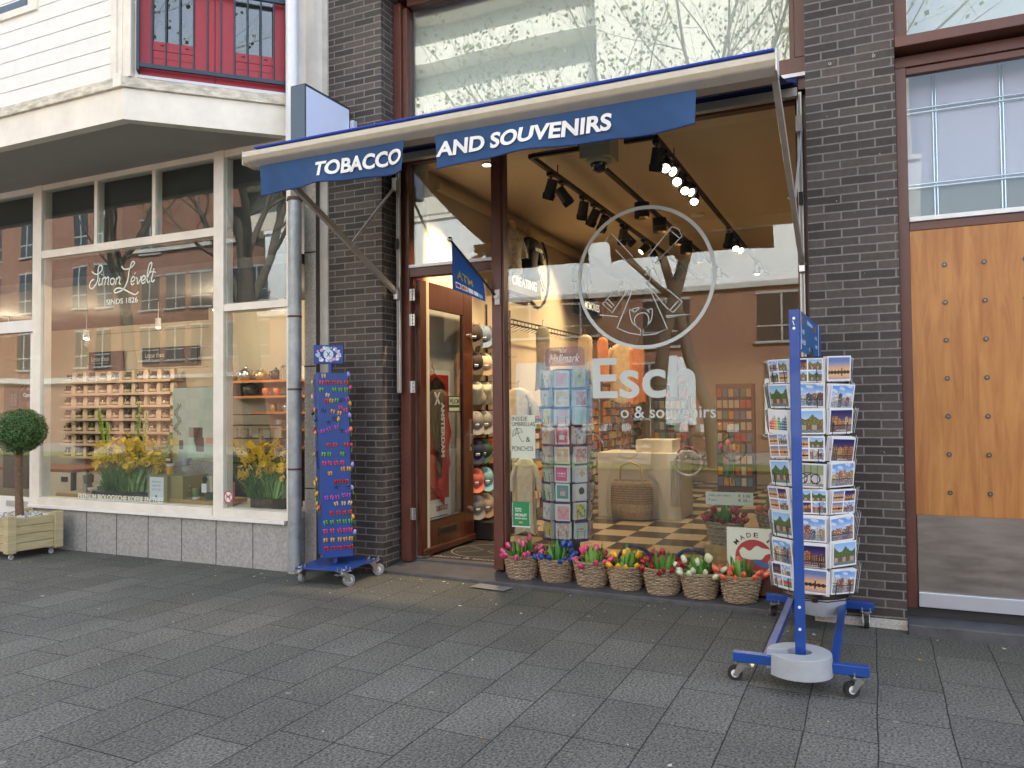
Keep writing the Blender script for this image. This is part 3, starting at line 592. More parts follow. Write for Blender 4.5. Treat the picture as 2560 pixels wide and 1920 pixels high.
# trees along the kerb
BARK = mat('bark', (.105, .09, .07), .9, var=.35, scale=18, bump=.6, bscale=40)
LEAF = mat('spring_leaf', (.20, .24, .06), .8)
def tree(loc, h, r, seed, label, lean=0):
    rg = random.Random(seed); m = MB(); lf = MB(); tips = []
    def grow(p, d, ln, rad, lev):
        pts = [p]; q = p.copy(); dd = d.copy(); n = 5
        for i in range(n):
            dd = (dd+Vector((rg.gauss(0, .10), rg.gauss(0, .10), rg.gauss(.03, .07)))).normalized(); q = q+dd*ln/n; pts.append(q.copy())
        rs = [rad*(1-.55*i/n) for i in range(n+1)]
        m.tube(pts, rs, n=8 if lev < 2 else 5 if lev < 3 else 3, caps=False)
        if lev >= 4: tips.append(pts); return
        k = {0: 5, 1: 5, 2: 4, 3: 4}[lev]
        for i in range(k):
            t = .45+.55*(i+.6)/k if lev else .62+.38*(i+.6)/k
            idx = min(n, int(t*n)); b0 = pts[idx]; ax = Vector((rg.uniform(-1, 1), rg.uniform(-1, 1), rg.uniform(-.1, .8))).normalized()
            nd = (dd*.75+ax*.95).normalized()
            grow(b0, nd, ln*rg.uniform(.52, .72) if lev else h*.34*rg.uniform(.8, 1.1), rs[idx]*rg.uniform(.45, .62), lev+1)
        if lev: grow(pts[-1], dd, ln*.6, rs[-1], lev+1)
    grow(Vector((0, 0, 0)), Vector((lean, 0, 1)).normalized(), h*.55, r, 0)
    for pts in tips:
        for _ in range(3):
            c = pts[rg.randrange(2, 6)]+Vector([rg.gauss(0, .09) for _ in range(3)]); s = rg.uniform(.025, .06)
            a = Vector([rg.gauss(0, 1) for _ in range(3)]).normalized(); b_ = a.orthogonal().normalized()
            lf.add([c+a*s, c+b_*s, c-a*s, c-b_*s], [(0, 1, 2, 3)])
    t = thing('street_tree', label, 'tree', loc, group='street trees opposite the shops')
    part('trunk', m, BARK, t, local=True); part('crown', lf, LEAF, t, local=True)
    return t
tree((-4.7, -11.9, 0), 15, .20, 3, 'budding street tree whose trunk is reflected through the round logo of the shop window', .03)
tree((-3.4, -12.3, 0), 13, .19, 5, 'budding street tree reflected right of the round logo in the shop window')
tree((-15.9, -11.9, 0), 13, .36, 8, 'thick street tree reflected in the narrow pane beside the drain pipe', -.02)
tree((-21.2, -12.1, 0), 14, .26, 11, 'street tree reflected behind the script lettering of the coffee shop')
# parked bicycles opposite
TYRE = mat('tyre', (.02, .02, .02), .6); BFR = mat('bike_frame', (.30, .08, .06), .3, .1); BWH = mat('bike_frame_white', (.6, .6, .6), .3)
def bike(label):
    t = thing('parked_bicycle', label, 'bicycle', group='bicycles parked across the street')
    for x in (-.53, .53):
        wm = MB(); wm.tube([(x+.33*math.cos(a*math.pi/12), 0, .34+.33*math.sin(a*math.pi/12)) for a in range(25)], .017, n=6)
        for k in range(12): wm.tube([(x, 0, .34), (x+.33*math.cos(k*math.pi/6), 0, .34+.33*math.sin(k*math.pi/6))], .0025, n=3, mi=1)
        part('wheel', wm, [TYRE, STEEL], t, local=True)
    f = MB(); P = dict(bb=(-.08, 0, .30), seat=(-.22, 0, .78), head=(.36, 0, .80), rear=(-.53, 0, .34), fr=(.53, 0, .34), hb=(.33, 0, .98), st=(-.26, 0, .92))
    for a, b_ in (('bb', 'seat'), ('bb', 'head'), ('seat', 'rear'), ('bb', 'rear'), ('head', 'fr'), ('head', 'hb'), ('seat', 'st'), ('seat', 'head')): f.tube([P[a], P[b_]], .016, n=6)
    part('frame', f, BFR, t, local=True)
    part('handlebar', MB().tube([(.18, -.27, .98), (.32, -.18, 1.0), (.34, 0, .99), (.32, .18, 1.0), (.18, .27, .98)], .011, n=6), STEEL, t, local=True)
    part('saddle', MB().lathe([(.0, -.02), (.09, -.01), (.10, .02), (0, .04)], (-.27, 0, .94), n=12, sx=1.4, sy=.8), BLACK, t, local=True)
    return t
bk = bike('bicycle parked across the street, reflected low in the shop window')
xs = [-9.3, -8.9, -8.1, -7.5, -6.9, -5.2, -4.6, -3.9]
bk.location = (xs[0], -15.1, .06); bk.rotation_euler = (0, 0, .3)
part('basket', MB().box((.40, -.16, .78), (.62, .16, .98)), BWH, bk, local=True); part('fender', MB().tube([(-.53+.36*math.cos(a*math.pi/10), 0, .34+.36*math.sin(a*math.pi/10)) for a in range(11)], .014, n=5), BWH, bk, local=True)
for i, x in enumerate(xs[1:]): dup(bk, (x, -15.1+rnd.uniform(-.2, .2), .06), rnd.uniform(-.3, .9))
# ================================================================== THE AWNING
A = thing('awning', 'blue drop arm awning with cream front bar and white lettering reading TOBACCO and AND SOUVENIRS', 'awning', (-2.3, -1.6, 3.4))
m = MB(); P = [(-1.62, 3.487), (-1.66, 3.462), (-1.665, 3.43), (-1.64, 3.395), (-1.60, 3.372), (-1.535, 3.368), (-1.52, 3.40), (-1.535, 3.47)]
def profx(mb, P, x0, x1, mi=0):
    n = len(P); vs = [(x0, y, z) for y, z in P]+[(x1, y, z) for y, z in P]
    return mb.add(vs, [tuple(range(n)), tuple(range(2*n-1, n-1, -1))]+[(i, n+i, n+(i+1) % n, (i+1) % n) for i in range(n)], mi)
profx(m, P, -4.245, -.445); part('front_bar', m, BARC, A, bev=.003)
m = MB(); profx(m, [(-1.655, 3.40), (-1.648, 3.392), (-1.60, 3.362), (-1.50, 3.358), (-1.50, 3.366), (-1.60, 3.371)], -4.20, -.45); part('bar_underside', m, BARG, A)
part('end_cap', MB().box((-.4449, -1.665, 3.365), (-.437, -1.54, 3.492)), WHITE, A, bev=.003); part('end_cap', MB().box((-4.253, -1.655, 3.375), (-4.246, -1.53, 3.48)), BARC, A, bev=.003)
m = MB(); m.box((-4.15, -1.645, 3.4875), (-.452, -1.53, 3.503)); part('front_hem', m, FABTOP, A, bev=.008)
# canopy cloth: from bar up to the roller, slightly sagging
m = MB(); nu, nv = 40, 14
def can(u, v, off=0):
    x = -4.15+u*3.66; y = -1.56+v*1.74; z = 3.495+v*.505-.05*math.sin(math.pi*v)+.006*math.sin(u*23)*math.sin(math.pi*v)
    return (x, y, z+off)
m.grid(lambda u, v: can(u, v, .004), nu, nv, lambda u, v: (1, 1, 1)); part('canopy', m, FABTOP, A)
m = MB(); m.grid(lambda u, v: can(1-u, v, 0), nu, nv, lambda u, v: (1, 1, 1)); part('canopy_underside', m, mat('awning_shaded', (.008, .02, .10), .85), A)  # underside of the same cloth, its shade put into a darker colour
m = MB(); m.cyl((-4.10, .14, 3.975), (-.47, .14, 3.975), .04, n=20); part('roller', m, MATS['awning_shaded'], A)
m = MB(); m.box((-4.10, .09, 3.865), (-.47, .155, 3.928)); part('roller_housing', m, BARG, A)
for s, x0, xm in ((1, -4.062, -4.078), (-1, -.462, -.472)):
    m = MB(); m.box((x0-.02, .17, 1.69), (x0+.018, .20, 3.92)); m.box((x0-.008, .16, 1.70), (x0+.006, .1699, 3.9), 1); part('wall_track', m, [ALU, BARG], A, bev=.003)
    a0 = Vector((x0, .15, 2.60 if s < 0 else 2.63)); a1 = Vector((x0, -1.54, 3.39)); dn = (a1-a0).normalized()
    def flat(mb, p, q, ww, hh, mi=0):
        p = Vector(p); q = Vector(q); d = (q-p); L_ = d.length; d.normalize(); sx = Vector((1, 0, 0)); sz = d.cross(sx).normalized()
        X = Matrix((d, sx, sz)).transposed().to_4x4(); X.translation = p; mb.box((0, -ww/2, -hh/2), (L_, ww/2, hh/2), mi, X=X)
    m = MB(); flat(m, a0, a1, .036, .048); part('arm', m, BARG, A, bev=.003)
    j = a0+(a1-a0)*.42; m = MB(); flat(m, j+Vector((-.018*s, 0, 0)), (x0-.018*s, .165, 3.66), .014, .022); m.cyl((x0-.03, j.y, j.z), (x0+.02, j.y, j.z), .009, n=8)
    part('strut', m, ALU, A)
    m = MB(); m.box((x0-.022, .12, a0.z-.06), (x0+.022, .1599, a0.z+.04)); m.cyl((x0-.03, .135, a0.z), (x0+.03, .135, a0.z), .008, n=8); part('arm_bracket', m, STEEL, A, bev=.003)
    part('slide', MB().box((x0-.025, .11, 3.60), (x0+.022, .1599, 3.72)), BARG, A); part('slide', MB().box((x0-.015, .148, 3.05), (x0+.015, .1598, 3.15)), BLACK, A)
def valance(x0, x1, z0, z1, seed, curl=0):
    m = MB(); rg = random.Random(seed); ph = rg.uniform(0, 6)
    def P(u, v):
        x = x0+u*(x1-x0); z = z0+v*(z1-z0)+(1-v)*.012*math.sin(u*math.pi)*1
        y = -1.605+(1-v)*.030*math.sin(u*9+ph)+(1-v)*.014*math.sin(u*21+ph*2)+.004*math.sin(u*57+v*5)*math.sin(v*3.1)
        if curl: 
            e = max(0, 1-u*(x1-x0)/.12); y += -.05*e*(1-v); x += .02*e*(1-v); z -= .015*e*(1-v)
        e = max(0, 1-(1-u)*(x1-x0)/.1); y -= .02*e*(1-v)
        return (x, y, z)
    m.grid(P, 60, 8, lambda u, v: (1, 1, 1)); m.sm = [True]*len(m.f); o = part('valance', m, FABRIC, A)
    h = MB(); h.tube([Vector(P(i/40, 0)) for i in range(41)], .005, n=6); part('hem', h, mat('hem', (.01, .035, .14), .9), o)
    for u in (.33, .66):
        pass
    def warp(vs):
        out = []
        for v in vs:
            u = (v[0]-x0)/(x1-x0); t = (v[2]-z0)/(z1-z0); p = P(u, t); out.append((v[0], p[1]-.003+(v[1]+1.7)*.5-.007, v[2]))
        return out
    return o, warp
for args, s, tx0, tx1 in (((-4.12, -2.858, 3.150, 3.366, 1, 1), 'TOBACCO', -3.602, -2.876), ((-2.613, -.885, 3.147, 3.362, 4, 1), 'AND SOUVENIRS', -2.60, -1.397)):
    o, warp = valance(*args)
    vs, fs = text_mb(s, (tx0, -1.7, 3.208), FX, FZ, tx1-tx0, .106 if s == 'TOBACCO' else .102, depth=.002, shear=.0, bold=.034)
    vs = [Vector((v[0]+(v[2]-3.208)*.12, v[1], v[2])) for v in vs]
    m = MB().add(warp(vs), fs); part('lettering', m, mat('white_letters', (.85, .85, .83), .7), o)
# ------------------------------------------------------------------ light box sign
L = thing('light_box_sign', 'blank projecting light box with pale blue face and slate blue casing above the awning', 'sign', (-4.5, 0, 4.1))
m = MB(); m.box((-4.605, -.70, 3.81), (-4.449, -.06, 4.383)); part('casing', m, SLATE, L, bev=.003)
m = MB(); m.box((-4.448, -.692, 3.82), (-4.443, -.07, 4.366)); part('face', m, LBOX, L)
m = MB(); m.box((-4.6, -.70, 4.3831), (-4.443, -.06, 4.388)); m.box((-4.4429, -.70, 3.81), (-4.440, -.692, 4.383)); m.box((-4.4429, -.07, 3.81), (-4.440, -.061, 4.383)); part('trim', m, mat('dark_trim', (.02, .03, .04), .4), L)
m = MB(); m.box((-4.58, -.0599, 3.8), (-4.40, 0, 4.27)); part('wall_bracket', m, mat('pale_bracket', (.5, .56, .62), .5), L, bev=.004)
# ------------------------------------------------------------------ ATM flag on the door post
Fg = thing('cash_machine_flag', 'small blue flag with yellow ATM lettering on a black pole on the door post', 'flag', (-3.04, .2, 2.53))
p0 = Vector((-3.045, .19, 2.54)); p1 = Vector((-3.045, -.12, 2.54)); tip = Vector((-3.37, -.06, 3.035))
m = MB(); base = Vector((-3.04, .2, 2.53)); m.tube([base, base+(tip-base)*.5, tip], .011, n=10); part('pole', m, BLACK, Fg)
m = MB(); m.lathe([(0, -.024), (.017, -.017), (.024, 0), (.017, .017), (0, .024)], tuple(tip), n=14); part('ball', m, mat('chrome', (.7, .7, .7), .1, 1), Fg)
m = MB(); m.box((-3.066, .205, 2.465), (-3.018, .2199, 2.60)); m.cyl((-3.042, .205, 2.53), (-3.042, .18, 2.535), .02, n=12); part('bracket', m, WHITE, Fg, bev=.003)
a = base+(tip-base)*.965; b_ = base+(tip-base)*.30                    # cloth hangs from the pole
BLc = Vector((-3.33, -.06, 2.585)); BRc = Vector((-3.075, .06, 2.475))
def cl(u, v):                                                     # u along pole from tip, v downwards
    top = a+(b_-a)*u; bot = BLc+(BRc-BLc)*u; p = top+(bot-top)*v
    return p+Vector((0, -.03*math.sin(u*5+v*2)*v, 0))
m = MB(); m.grid(cl, 14, 14, lambda u, v: (1, 1, 1)); m.sm = [True]*len(m.f); cth = part('cloth', m, mat('flag_blue', (.01, .085, .33), .7), Fg)
def onflag(mb, s, u0, u1, v0, v1, mi=0, bold=.02):
    vs, fs = text_mb(s, (0, 0, 0), FX, FZ, 1, 1, depth=.002, bold=bold)
    mb.add([cl(u0+(u1-u0)*v[0], v1+(v0-v1)*v[2])+Vector((0, -.004, 0)) for v in vs], fs, mi)
m = MB(); onflag(m, 'ATM', .16, .60, .50, .70); part('lettering', m, mat('flag_yellow', (.75, .6, .05), .6), cth)
m = MB()
for k, (c1, tx) in enumerate(((1, ''), (2, ''), (3, 'VISA'), (3, 'V'), (4, ''))):
    u0 = .10+k*.165; q = [cl(u, v)+Vector((0, -.003, 0)) for u, v in ((u0, .80), (u0+.145, .80), (u0+.145, .93), (u0, .93))]; m.add(q, [(0, 1, 2, 3)], 4 if k == 4 else 0)
    if k < 3:
        for uu, mi in ((u0+.05, 1), (u0+.095, 2 if k else 3)):
            if k < 2: m.add([cl(uu+.04*math.cos(t*.785), .865+.045*math.sin(t*.785))+Vector((0, -.005-.001*mi, 0)) for t in range(8)], [tuple(range(8))], mi)
    if tx: onflag(m, tx, u0+.015, u0+.13, .83, .90, 3, .01)
part('card_marks', m, [WHITE, mat('mark_red', (.6, .03, .03), .5), mat('mark_orange', (.8, .3, .03), .5), mat('mark_navy', (.02, .05, .3), .5), mat('mark_cyan', (.25, .5, .75), .5)], cth)
# ------------------------------------------------------------------ decals on the souvenir shop window (plane y=.284)
YD = .284
m = MB(); cxx, czz = -1.712, 2.62
ribbon(m, [(cxx+.575*math.cos(t*math.pi/48), czz+.585*math.sin(t*math.pi/48)) for t in range(96)], .030, YD, closed=True)
def S(x, y): return (cxx+(x-1384)/1080, czz-(y+.105*(x-1384)-787)/1091)      # measured sketch units to the window plane
for ln, cl_ in (([(1010, 470), (1080, 385), (1280, 600), (1215, 640), (1120, 540)], 0), ([(1640, 325), (1700, 345), (1730, 410), (1490, 655), (1415, 605), (1640, 325)], 0), ([(1640, 370), (1710, 430)], 0), ([(1660, 480), (1500, 640)], 0),
    ([(1390, 770), (1470, 695), (1530, 840)], 0), ([(1400, 840), (1585, 1060), (1640, 1097), (1725, 1000), (1600, 895)], 0), ([(1610, 1080), (1690, 990)], 0), ([(1400, 690), (1440, 730), (1420, 770)], 0),
    ([(1270, 915), (1125, 1265)], 0), ([(1415, 850), (1587, 1245), (1480, 1300), (1365, 1318), (1365, 1270)], 0), ([(1125, 1265), (1230, 1305), (1345, 1318), (1345, 1270)], 0),
    ([(1100, 925), (990, 1050), (1080, 1125), (1220, 925)], 0), ([(1010, 1020), (1080, 1080)], 0), ([(1040, 1000), (1100, 1060)], 0), ([(1575, 1130), (1800, 1108), (1590, 1145), (1575, 1130)], 0), ([(1130, 1160), (960, 1152)], 0)):
    ribbon(m, [S(*p) for p in ln], .008, YD)
for ln in ([(1345, 1268), (1300, 1230), (1290, 1170), (1330, 1125), (1390, 1115), (1420, 1160), (1410, 1220), (1365, 1268)], [(1330, 1262), (1265, 1200), (1245, 1090), (1290, 1110), (1345, 1068), (1410, 1085), (1452, 1078), (1440, 1180), (1370, 1265)], [(1290, 1110), (1275, 1085), (1340, 1068), (1400, 1085), (1430, 1110)]):
    ribbon(m, bez([S(*p) for p in ln], 6), .008, YD)
ln = [(1395, 845), (1440, 800), (1430, 740), (1390, 720)]; ribbon(m, bez([S(*p) for p in ln], 5), .006, YD)
dec = thing('window_decal', 'round frosted windmill logo with large name lettering on the souvenir shop window', 'window lettering', (-1.7, YD, 2))
part('windmill_emblem', m, DECAL, dec)
m = MB(); text(m, 'Esch', (-2.175, YD, 1.61), FX, FZ, .875, .345, depth=.002, bold=.018); part('lettering', m, DECAL, dec)
m = MB(); text(m, 'o & souvenirs', (-1.931, YD, 1.445), FX, FZ, .79, .098, depth=.002, bold=.008); part('lettering', m, DECAL, dec)
dec = thing('window_sticker', 'translucent violet sticker with white script lettering and crown above the greeting card rack', 'sticker', (-2.43, YD, 2))
m = MB(); q = []
for c0, c1, st in ((-2.29, 1.99, 0), (-2.29, 2.02, 0),): pass
pl = []
for (qx, qz, a0) in ((-2.30, 2.01, 0), (-2.56, 2.01, 90)):
    for k in range(7): t = R(a0+k*15); pl.append((qx+.055*math.cos(t), qz+.055*math.sin(t)))
pl += [(-2.615, 1.90), (-2.245, 1.90)]
vm, vt, vb = new_mat('violet_film'); vb.inputs['Base Color'].default_value = (.28, .16, .24, 1); vb.inputs['Alpha'].default_value = .55
m.add([(x, YD, z) for x, z in pl], [tuple(range(len(pl)))]); part('film', m, vm, dec)
m = MB(); text(m, 'Hallmark', (-2.575, YD-.001, 1.93), FX, FZ, .285, .075, depth=.002, shear=.35, bold=.0); ribbon(m, [(-2.465, 2.02), (-2.475, 2.045), (-2.455, 2.03), (-2.443, 2.055), (-2.432, 2.03), (-2.412, 2.045), (-2.422, 2.02), (-2.465, 2.02)], .005, YD-.001); part('lettering', m, WHITE, dec)
def sign(name, label, x0, x1, z0, z1, Y, bgm, d=.003, cat='sign'):
    t = thing(name, label, cat, ((x0+x1)/2, Y, z0)); part('board', MB().box((x0, Y, z0), (x1, Y+d, z1)), bgm, t); return t
PAPER = mat('cream_paper', (.66, .70, .58), .8); INK = mat('black_ink', (.02, .02, .02), .7)
t = sign('handwritten_sign', 'handwritten paper sign offering umbrellas and ponchos inside, taped beside the door post', -2.95, -2.715, 1.09, 1.474, YD, PAPER)
m = MB(); Yt = YD-.001
for s, x, z, ww, hh in (('INSIDE', -2.94, 1.424, .15, .036), ('UMBRELLAS', -2.94, 1.376, .222, .036), ('&', -2.805, 1.235, .042, .045), ('PONCHOS', -2.94, 1.155, .205, .042)): text(m, s, (x, Yt, z), FX, FZ, ww, hh, depth=.001, bold=-.004)
for ln in ([(-2.935, 1.285), (-2.925, 1.335), (-2.89, 1.36), (-2.85, 1.35), (-2.838, 1.315), (-2.86, 1.325), (-2.875, 1.308), (-2.895, 1.315), (-2.91, 1.295), (-2.935, 1.285)], [(-2.89, 1.36), (-2.91, 1.295)], [(-2.89, 1.36), (-2.875, 1.308)], [(-2.885, 1.312), (-2.845, 1.24), (-2.832, 1.235), (-2.826, 1.25)]): ribbon(m, ln, .004, Yt)
part('lettering', m, INK, t)
t = sign('lottery_sticker', 'green and white specialist sticker low in the shop window', -2.945, -2.77, .48, .705, YD, mat('sticker_green', (.02, .25, .09), .5), cat='sticker')
m = MB()
for s, x, z, ww, hh in (('TOTO', -2.918, .615, .062, .035), ('SPECIALIST', -2.918, .575, .115, .025), ('SEIZOEN 2024/25', -2.918, .55, .115, .013)): text(m, s, (x, Yt, z), FX, FZ, ww, hh, depth=.001, bold=.02)
m.box((-2.945, Yt-.001, .48), (-2.77, Yt, .49))
for k in range(18): m.box((-2.945, Yt-.001, .492+k*.0115), (-2.938, Yt, .498+k*.0115)); m.box((-2.777, Yt-.001, .492+k*.0115), (-2.77, Yt, .498+k*.0115))
m.box((-2.88, Yt-.001, .515), (-2.845, Yt, .528), 1); part('lettering', m, [WHITE, mat('tan', (.6, .4, .2), .6)], t)
t = sign('made_in_sign', 'pale square sign reading MADE IN with a red disc, behind the orange tulips', -1.075, -.70, .25, .582, YD, PAPER)
m = MB(); cz0 = .36; cx0 = -.87
for i, ch in enumerate('MADE IN'):
    if ch == ' ': continue
    an = R(140-i*19); ux = Vector((math.sin(an), 0, -math.cos(an))); uz = Vector((math.cos(an), 0, math.sin(an))); o_ = Vector((cx0, Yt, cz0))+uz*.152-ux*.018
    text(m, ch, o_, ux, uz, .012 if ch == 'I' else .034, .036, depth=.001, bold=.005, mi=0)
m.add([(cx0+.14*math.cos(k*math.pi/16), Yt-.001, cz0+.14*math.sin(k*math.pi/16)*.95) for k in range(32)], [tuple(range(32))], 1)
sh = bez([(-.98, .40), (-.95, .43), (-.90, .405), (-.85, .445), (-.80, .43), (-.72, .42), (-.72, .40), (-.78, .38), (-.82, .34), (-.95, .345), (-.98, .40)], 5)
m.add([(x, Yt-.002, z) for x, z in sh], [tuple(range(len(sh)))], 2)
sh = bez([(-.90, .335), (-.83, .34), (-.78, .315), (-.71, .335), (-.71, .30), (-.80, .28), (-.90, .335)], 5); m.add([(x, Yt-.003, z) for x, z in sh], [tuple(range(len(sh)))], 3)
part('print', m, [INK, mat('disc_red', (.40, .05, .05), .6), PAPER, mat('wave_blue', (.05, .15, .35), .6)], t)
# ================================================================== STREET OBJECTS
def caster(root, loc, rz, sc_=1., rub=RUB, plate=True, brake=False, name='caster'):
    X = Matrix.Translation(loc) @ Matrix.Rotation(rz, 4, 'Z') @ Matrix.Scale(sc_, 4)
    m = MB(); m.box((-.04, -.032, .092), (.04, .032, .096), X=X); m.cyl((0, 0, .08), (0, 0, .092), .022, n=14, X=X)
    for s in (-1, 1):
        for xx in (-.03, .03): m.cyl((xx, .022*s, .096), (xx, .022*s, .118), .004, n=6, X=X)
        vs = [(-.022, .017*s, .082), (.022, .017*s, .082), (.045, .017*s, .028), (.024, .017*s, .022)]; vs += [(x, y+.002*s, z) for x, y, z in vs]
        m.add(vs, [(0, 1, 2, 3), (4, 7, 6, 5), (0, 4, 5, 1), (1, 5, 6, 2), (2, 6, 7, 3), (3, 7, 4, 0)], X=X)
    m.cyl((.034, -.022, .036), (.034, .022, .036), .006, n=8, X=X)
    if brake: m.box((-.055, -.02, .074), (-.01, .02, .08), X=X)
    o = part(name, m, STEEL, root)
    wm = MB(); wm.cyl((.034, -.013, .036), (.034, .013, .036), .036, n=22, X=X); part('wheel', wm, rub, o, bev=.004*sc_)
    wm = MB(); wm.cyl((.034, -.0145, .036), (.034, .0145, .036), .019, n=16, X=X); part('hub', wm, WHITE, o)
# ---------------- magnet stand
MS = thing('magnet_stand', 'tall blue metal column stand on a wheeled plate covered with clog and tulip magnets', 'display stand', (-4.39, -.36, .03))
pl = [(-4.58, -.69), (-4.085, -.633), (-4.137, -.06), (-4.70, -.05)]
X = Matrix.Translation((0, 0, .165)); part('base_plate', MB().prism(pl, .006, X=X), BLUE2, MS, bev=.002)
m = MB()
for x, y in pl: 
    q = Vector((x, y, .171)).lerp(Vector((-4.38, -.36, .171)), .12); m.lathe([(.011, 0), (.011, .004), (.006, .009), (0, .010)], tuple(q), n=10)
part('bolt', m, STEEL, MS)
for (x, y), rz in zip(pl, (1.9, 1.2, .4, 2.2)):
    q = Vector((x, y, 0)).lerp(Vector((-4.38, -.36, 0)), .13); caster(MS, (q.x, q.y, .03), rz, 1.40, GRUB, brake=True)
part('pole', MB().cyl((-4.392, -.36, .171), (-4.40, -.345, .26), .021, n=16), BLUE2, MS); part('sign_post', MB().cyl((-4.465, -.33, 1.86), (-4.467, -.33, 1.96), .018, n=14), BLUE2, MS)
e1 = Vector((.682, .731, 0)); n1 = Vector((.731, -.682, 0)); Wc = .265
def colp(u, v, z, off=0):                       # u along the front face 0..1, v into depth 0..1
    c = Vector((-4.44, -.33, z)); sh = -.032*(z-1.05); return c+e1*(u-.5)*Wc-n1*(v-.5)*Wc+n1*off+Vector((sh, 0, 0))
m = MB(); zs = (.235, 1.868); vs = [colp(u, v, z) for z in zs for u, v in ((0, 0), (1, 0), (1, 1), (0, 1))]
m.add(vs, [(0, 3, 2, 1), (4, 5, 6, 7), (0, 1, 5, 4), (1, 2, 6, 5), (2, 3, 7, 6), (3, 0, 4, 7)]); part('column', m, BLUE2, MS, bev=.004)
m = MB(); nl = -e1; a = [colp(0, v, z)+nl*.002 for v, z in ((.45, 1.17), (.62, 1.17), (.62, 1.01), (.45, 1.01))]; m.tube(a+[a[0]], .003, n=5); part('access_panel', m, BLUE2, MS)
sx_ = Vector((.86, .51, 0)); sn = Vector((.51, -.86, 0)); o0 = Vector((-4.60, -.40, 1.955))
def slab(mb, o, a, b_, n, mi=0):
    vs = [o, o+a, o+a+b_, o+b_]; vs += [v+n for v in vs]; mb.add(vs, [(0, 1, 2, 3), (4, 7, 6, 5), (0, 4, 5, 1), (1, 5, 6, 2), (2, 6, 7, 3), (3, 7, 4, 0)], mi)
m = MB(); slab(m, o0, sx_*.265, Vector((0, 0, .17)), -sn*.06); hd = part('header_sign', m, BLUE2, MS, bev=.003)
m = MB(); rg = random.Random(2)
def onh(u, v, r, mi, k=0, n=8): 
    c = o0+sx_*(.265*u)+Vector((0, 0, .17*v))+sn*(.002+k*.0006); m.add([c+sx_*r*math.cos(t*6.283/n)+Vector((0, 0, r*math.sin(t*6.283/n))) for t in range(n)], [tuple(range(n))], mi)
for k in range(60):
    an = rg.uniform(0, 6.28); rr = rg.uniform(.75, 1); onh(.5+.42*rr*math.cos(an), .5+.40*rr*math.sin(an), rg.uniform(.008, .016), rg.choice([0, 1, 2, 3]), k*.02)
onh(.5, .5, .045, 4, 2, 20); onh(.5, .33, .02, 0, 3)
for q in ((.44, .36, .56, .64), (.56, .36, .44, .64)):
    a = o0+sx_*.265*q[0]+Vector((0, 0, .17*q[1]))+sn*.006; b_ = o0+sx_*.265*q[2]+Vector((0, 0, .17*q[3]))+sn*.006; m.tube([a, b_], .003, n=4, mi=5)
part('tile_print', m, [mat('pr_white', (.75, .8, .85), .5), mat('pr_pink', (.75, .4, .5), .5), mat('pr_sky', (.35, .6, .75), .5), mat('pr_lilac', (.4, .35, .6), .5), mat('pr_pale', (.6, .75, .85), .5), mat('pr_navy', (.03, .06, .2), .5)], hd)
MC = dict(cream=(.62, .48, .28), pink=(.60, .06, .18), red=(.50, .045, .025), green=(.10, .38, .05), yellow=(.62, .34, .02), navy=(.02, .06, .22), purple=(.4, .08, .45), crimson=(.45, .015, .03), coral=(.85, .2, .1), violet=(.35, .3, .7), black=(.02, .02, .02), rose=(.85, .5, .55))
def clog_mesh(cn):
    m = MB()
    for s in (-1, 1):
        x = s*.0125
        for i in range(6):
            pass
        prof = [(0, -.022), (.006, -.020), (.0095, -.013), (.0100, 0), (.0120, .010), (.0095, .019), (0, .023)]
        m.lathe(prof, (x, -.004, 0), n=8, sx=1, sy=.8, mi=0)
        m.lathe([(0, -.0172), (.0055, -.014), (.0055, -.006), (0, -.002)], (x, -.0075, .0), n=7, sx=1, sy=.75, mi=1)
    return m.mesh('clog_magnet', [mat('mag_'+cn, MC[cn], .25, coat=.4), mat('clog_inside', (.55, .36, .16), .6)])
def tul_mesh(cn):
    m = MB(); m.lathe([(0, .000), (.010, .006), (.0125, .018), (.009, .030), (.004, .036), (0, .036)], (0, -.010, 0), n=9, sy=.8)
    m.tube([(0, -.006, .001), (.001, -.006, -.03)], .0022, n=5, mi=1); m.tube([(0, -.006, -.026), (.007, -.006, -.004)], [.003, .001], n=4, mi=1)
    return m.mesh('tulip_magnet', [mat('mag_'+cn, MC[cn], .25, coat=.4), mat('magstem', (.08, .3, .04), .5)])
rows = [(332, 'cream', [268]), (370, 'pink', [255]), (370, 'red', [288, 325, 358, 397]), (413, 'green', [255, 330, 363, 397]), (445, 'cream', [290]), (478, 'red', [283]), (478, 'yellow', [312]), (476, 'green', [342]), (474, 'navy', [371]), (470, 'purple', [405]),
 (533, 'navy', [268]), (541, 'yellow', [320]), (552, 'yellow', [358]), (521, 'pink', [365]), (534, 'pink', [393]), (583, 'navy', [328]), (605, 'navy', [298]), (637, 'purple', [340]), (648, 'purple', [298]), (658, 'purple', [262]), (657, 'navy', [373]), (664, 'purple', [405]),
 (741, 'red', [297, 333, 397]), (794, 'green', [267, 299, 374]), (846, 'pink', [270, 302, 338, 374]), (884, 'yellow', [378, 413]), (907, 'yellow', [305]), (957, 'crimson', [340, 368, 400]), (988, 'navy', [343, 413]), (1048, 'purple', [283, 315, 346]), (1038, 'purple', [384, 411]), (1086, 'cream', [339, 383, 420]),
 (1140, 'red', [313, 352, 385, 420]), (1192, 'green', [277, 315, 355, 390, 423]), (1243, 'pink', [277, 316, 358, 392, 422]), (1296, 'yellow', [277, 318, 360, 393, 425]), (1345, 'crimson', [280, 321, 359, 395, 427])]
clogs = {}; rno = 0
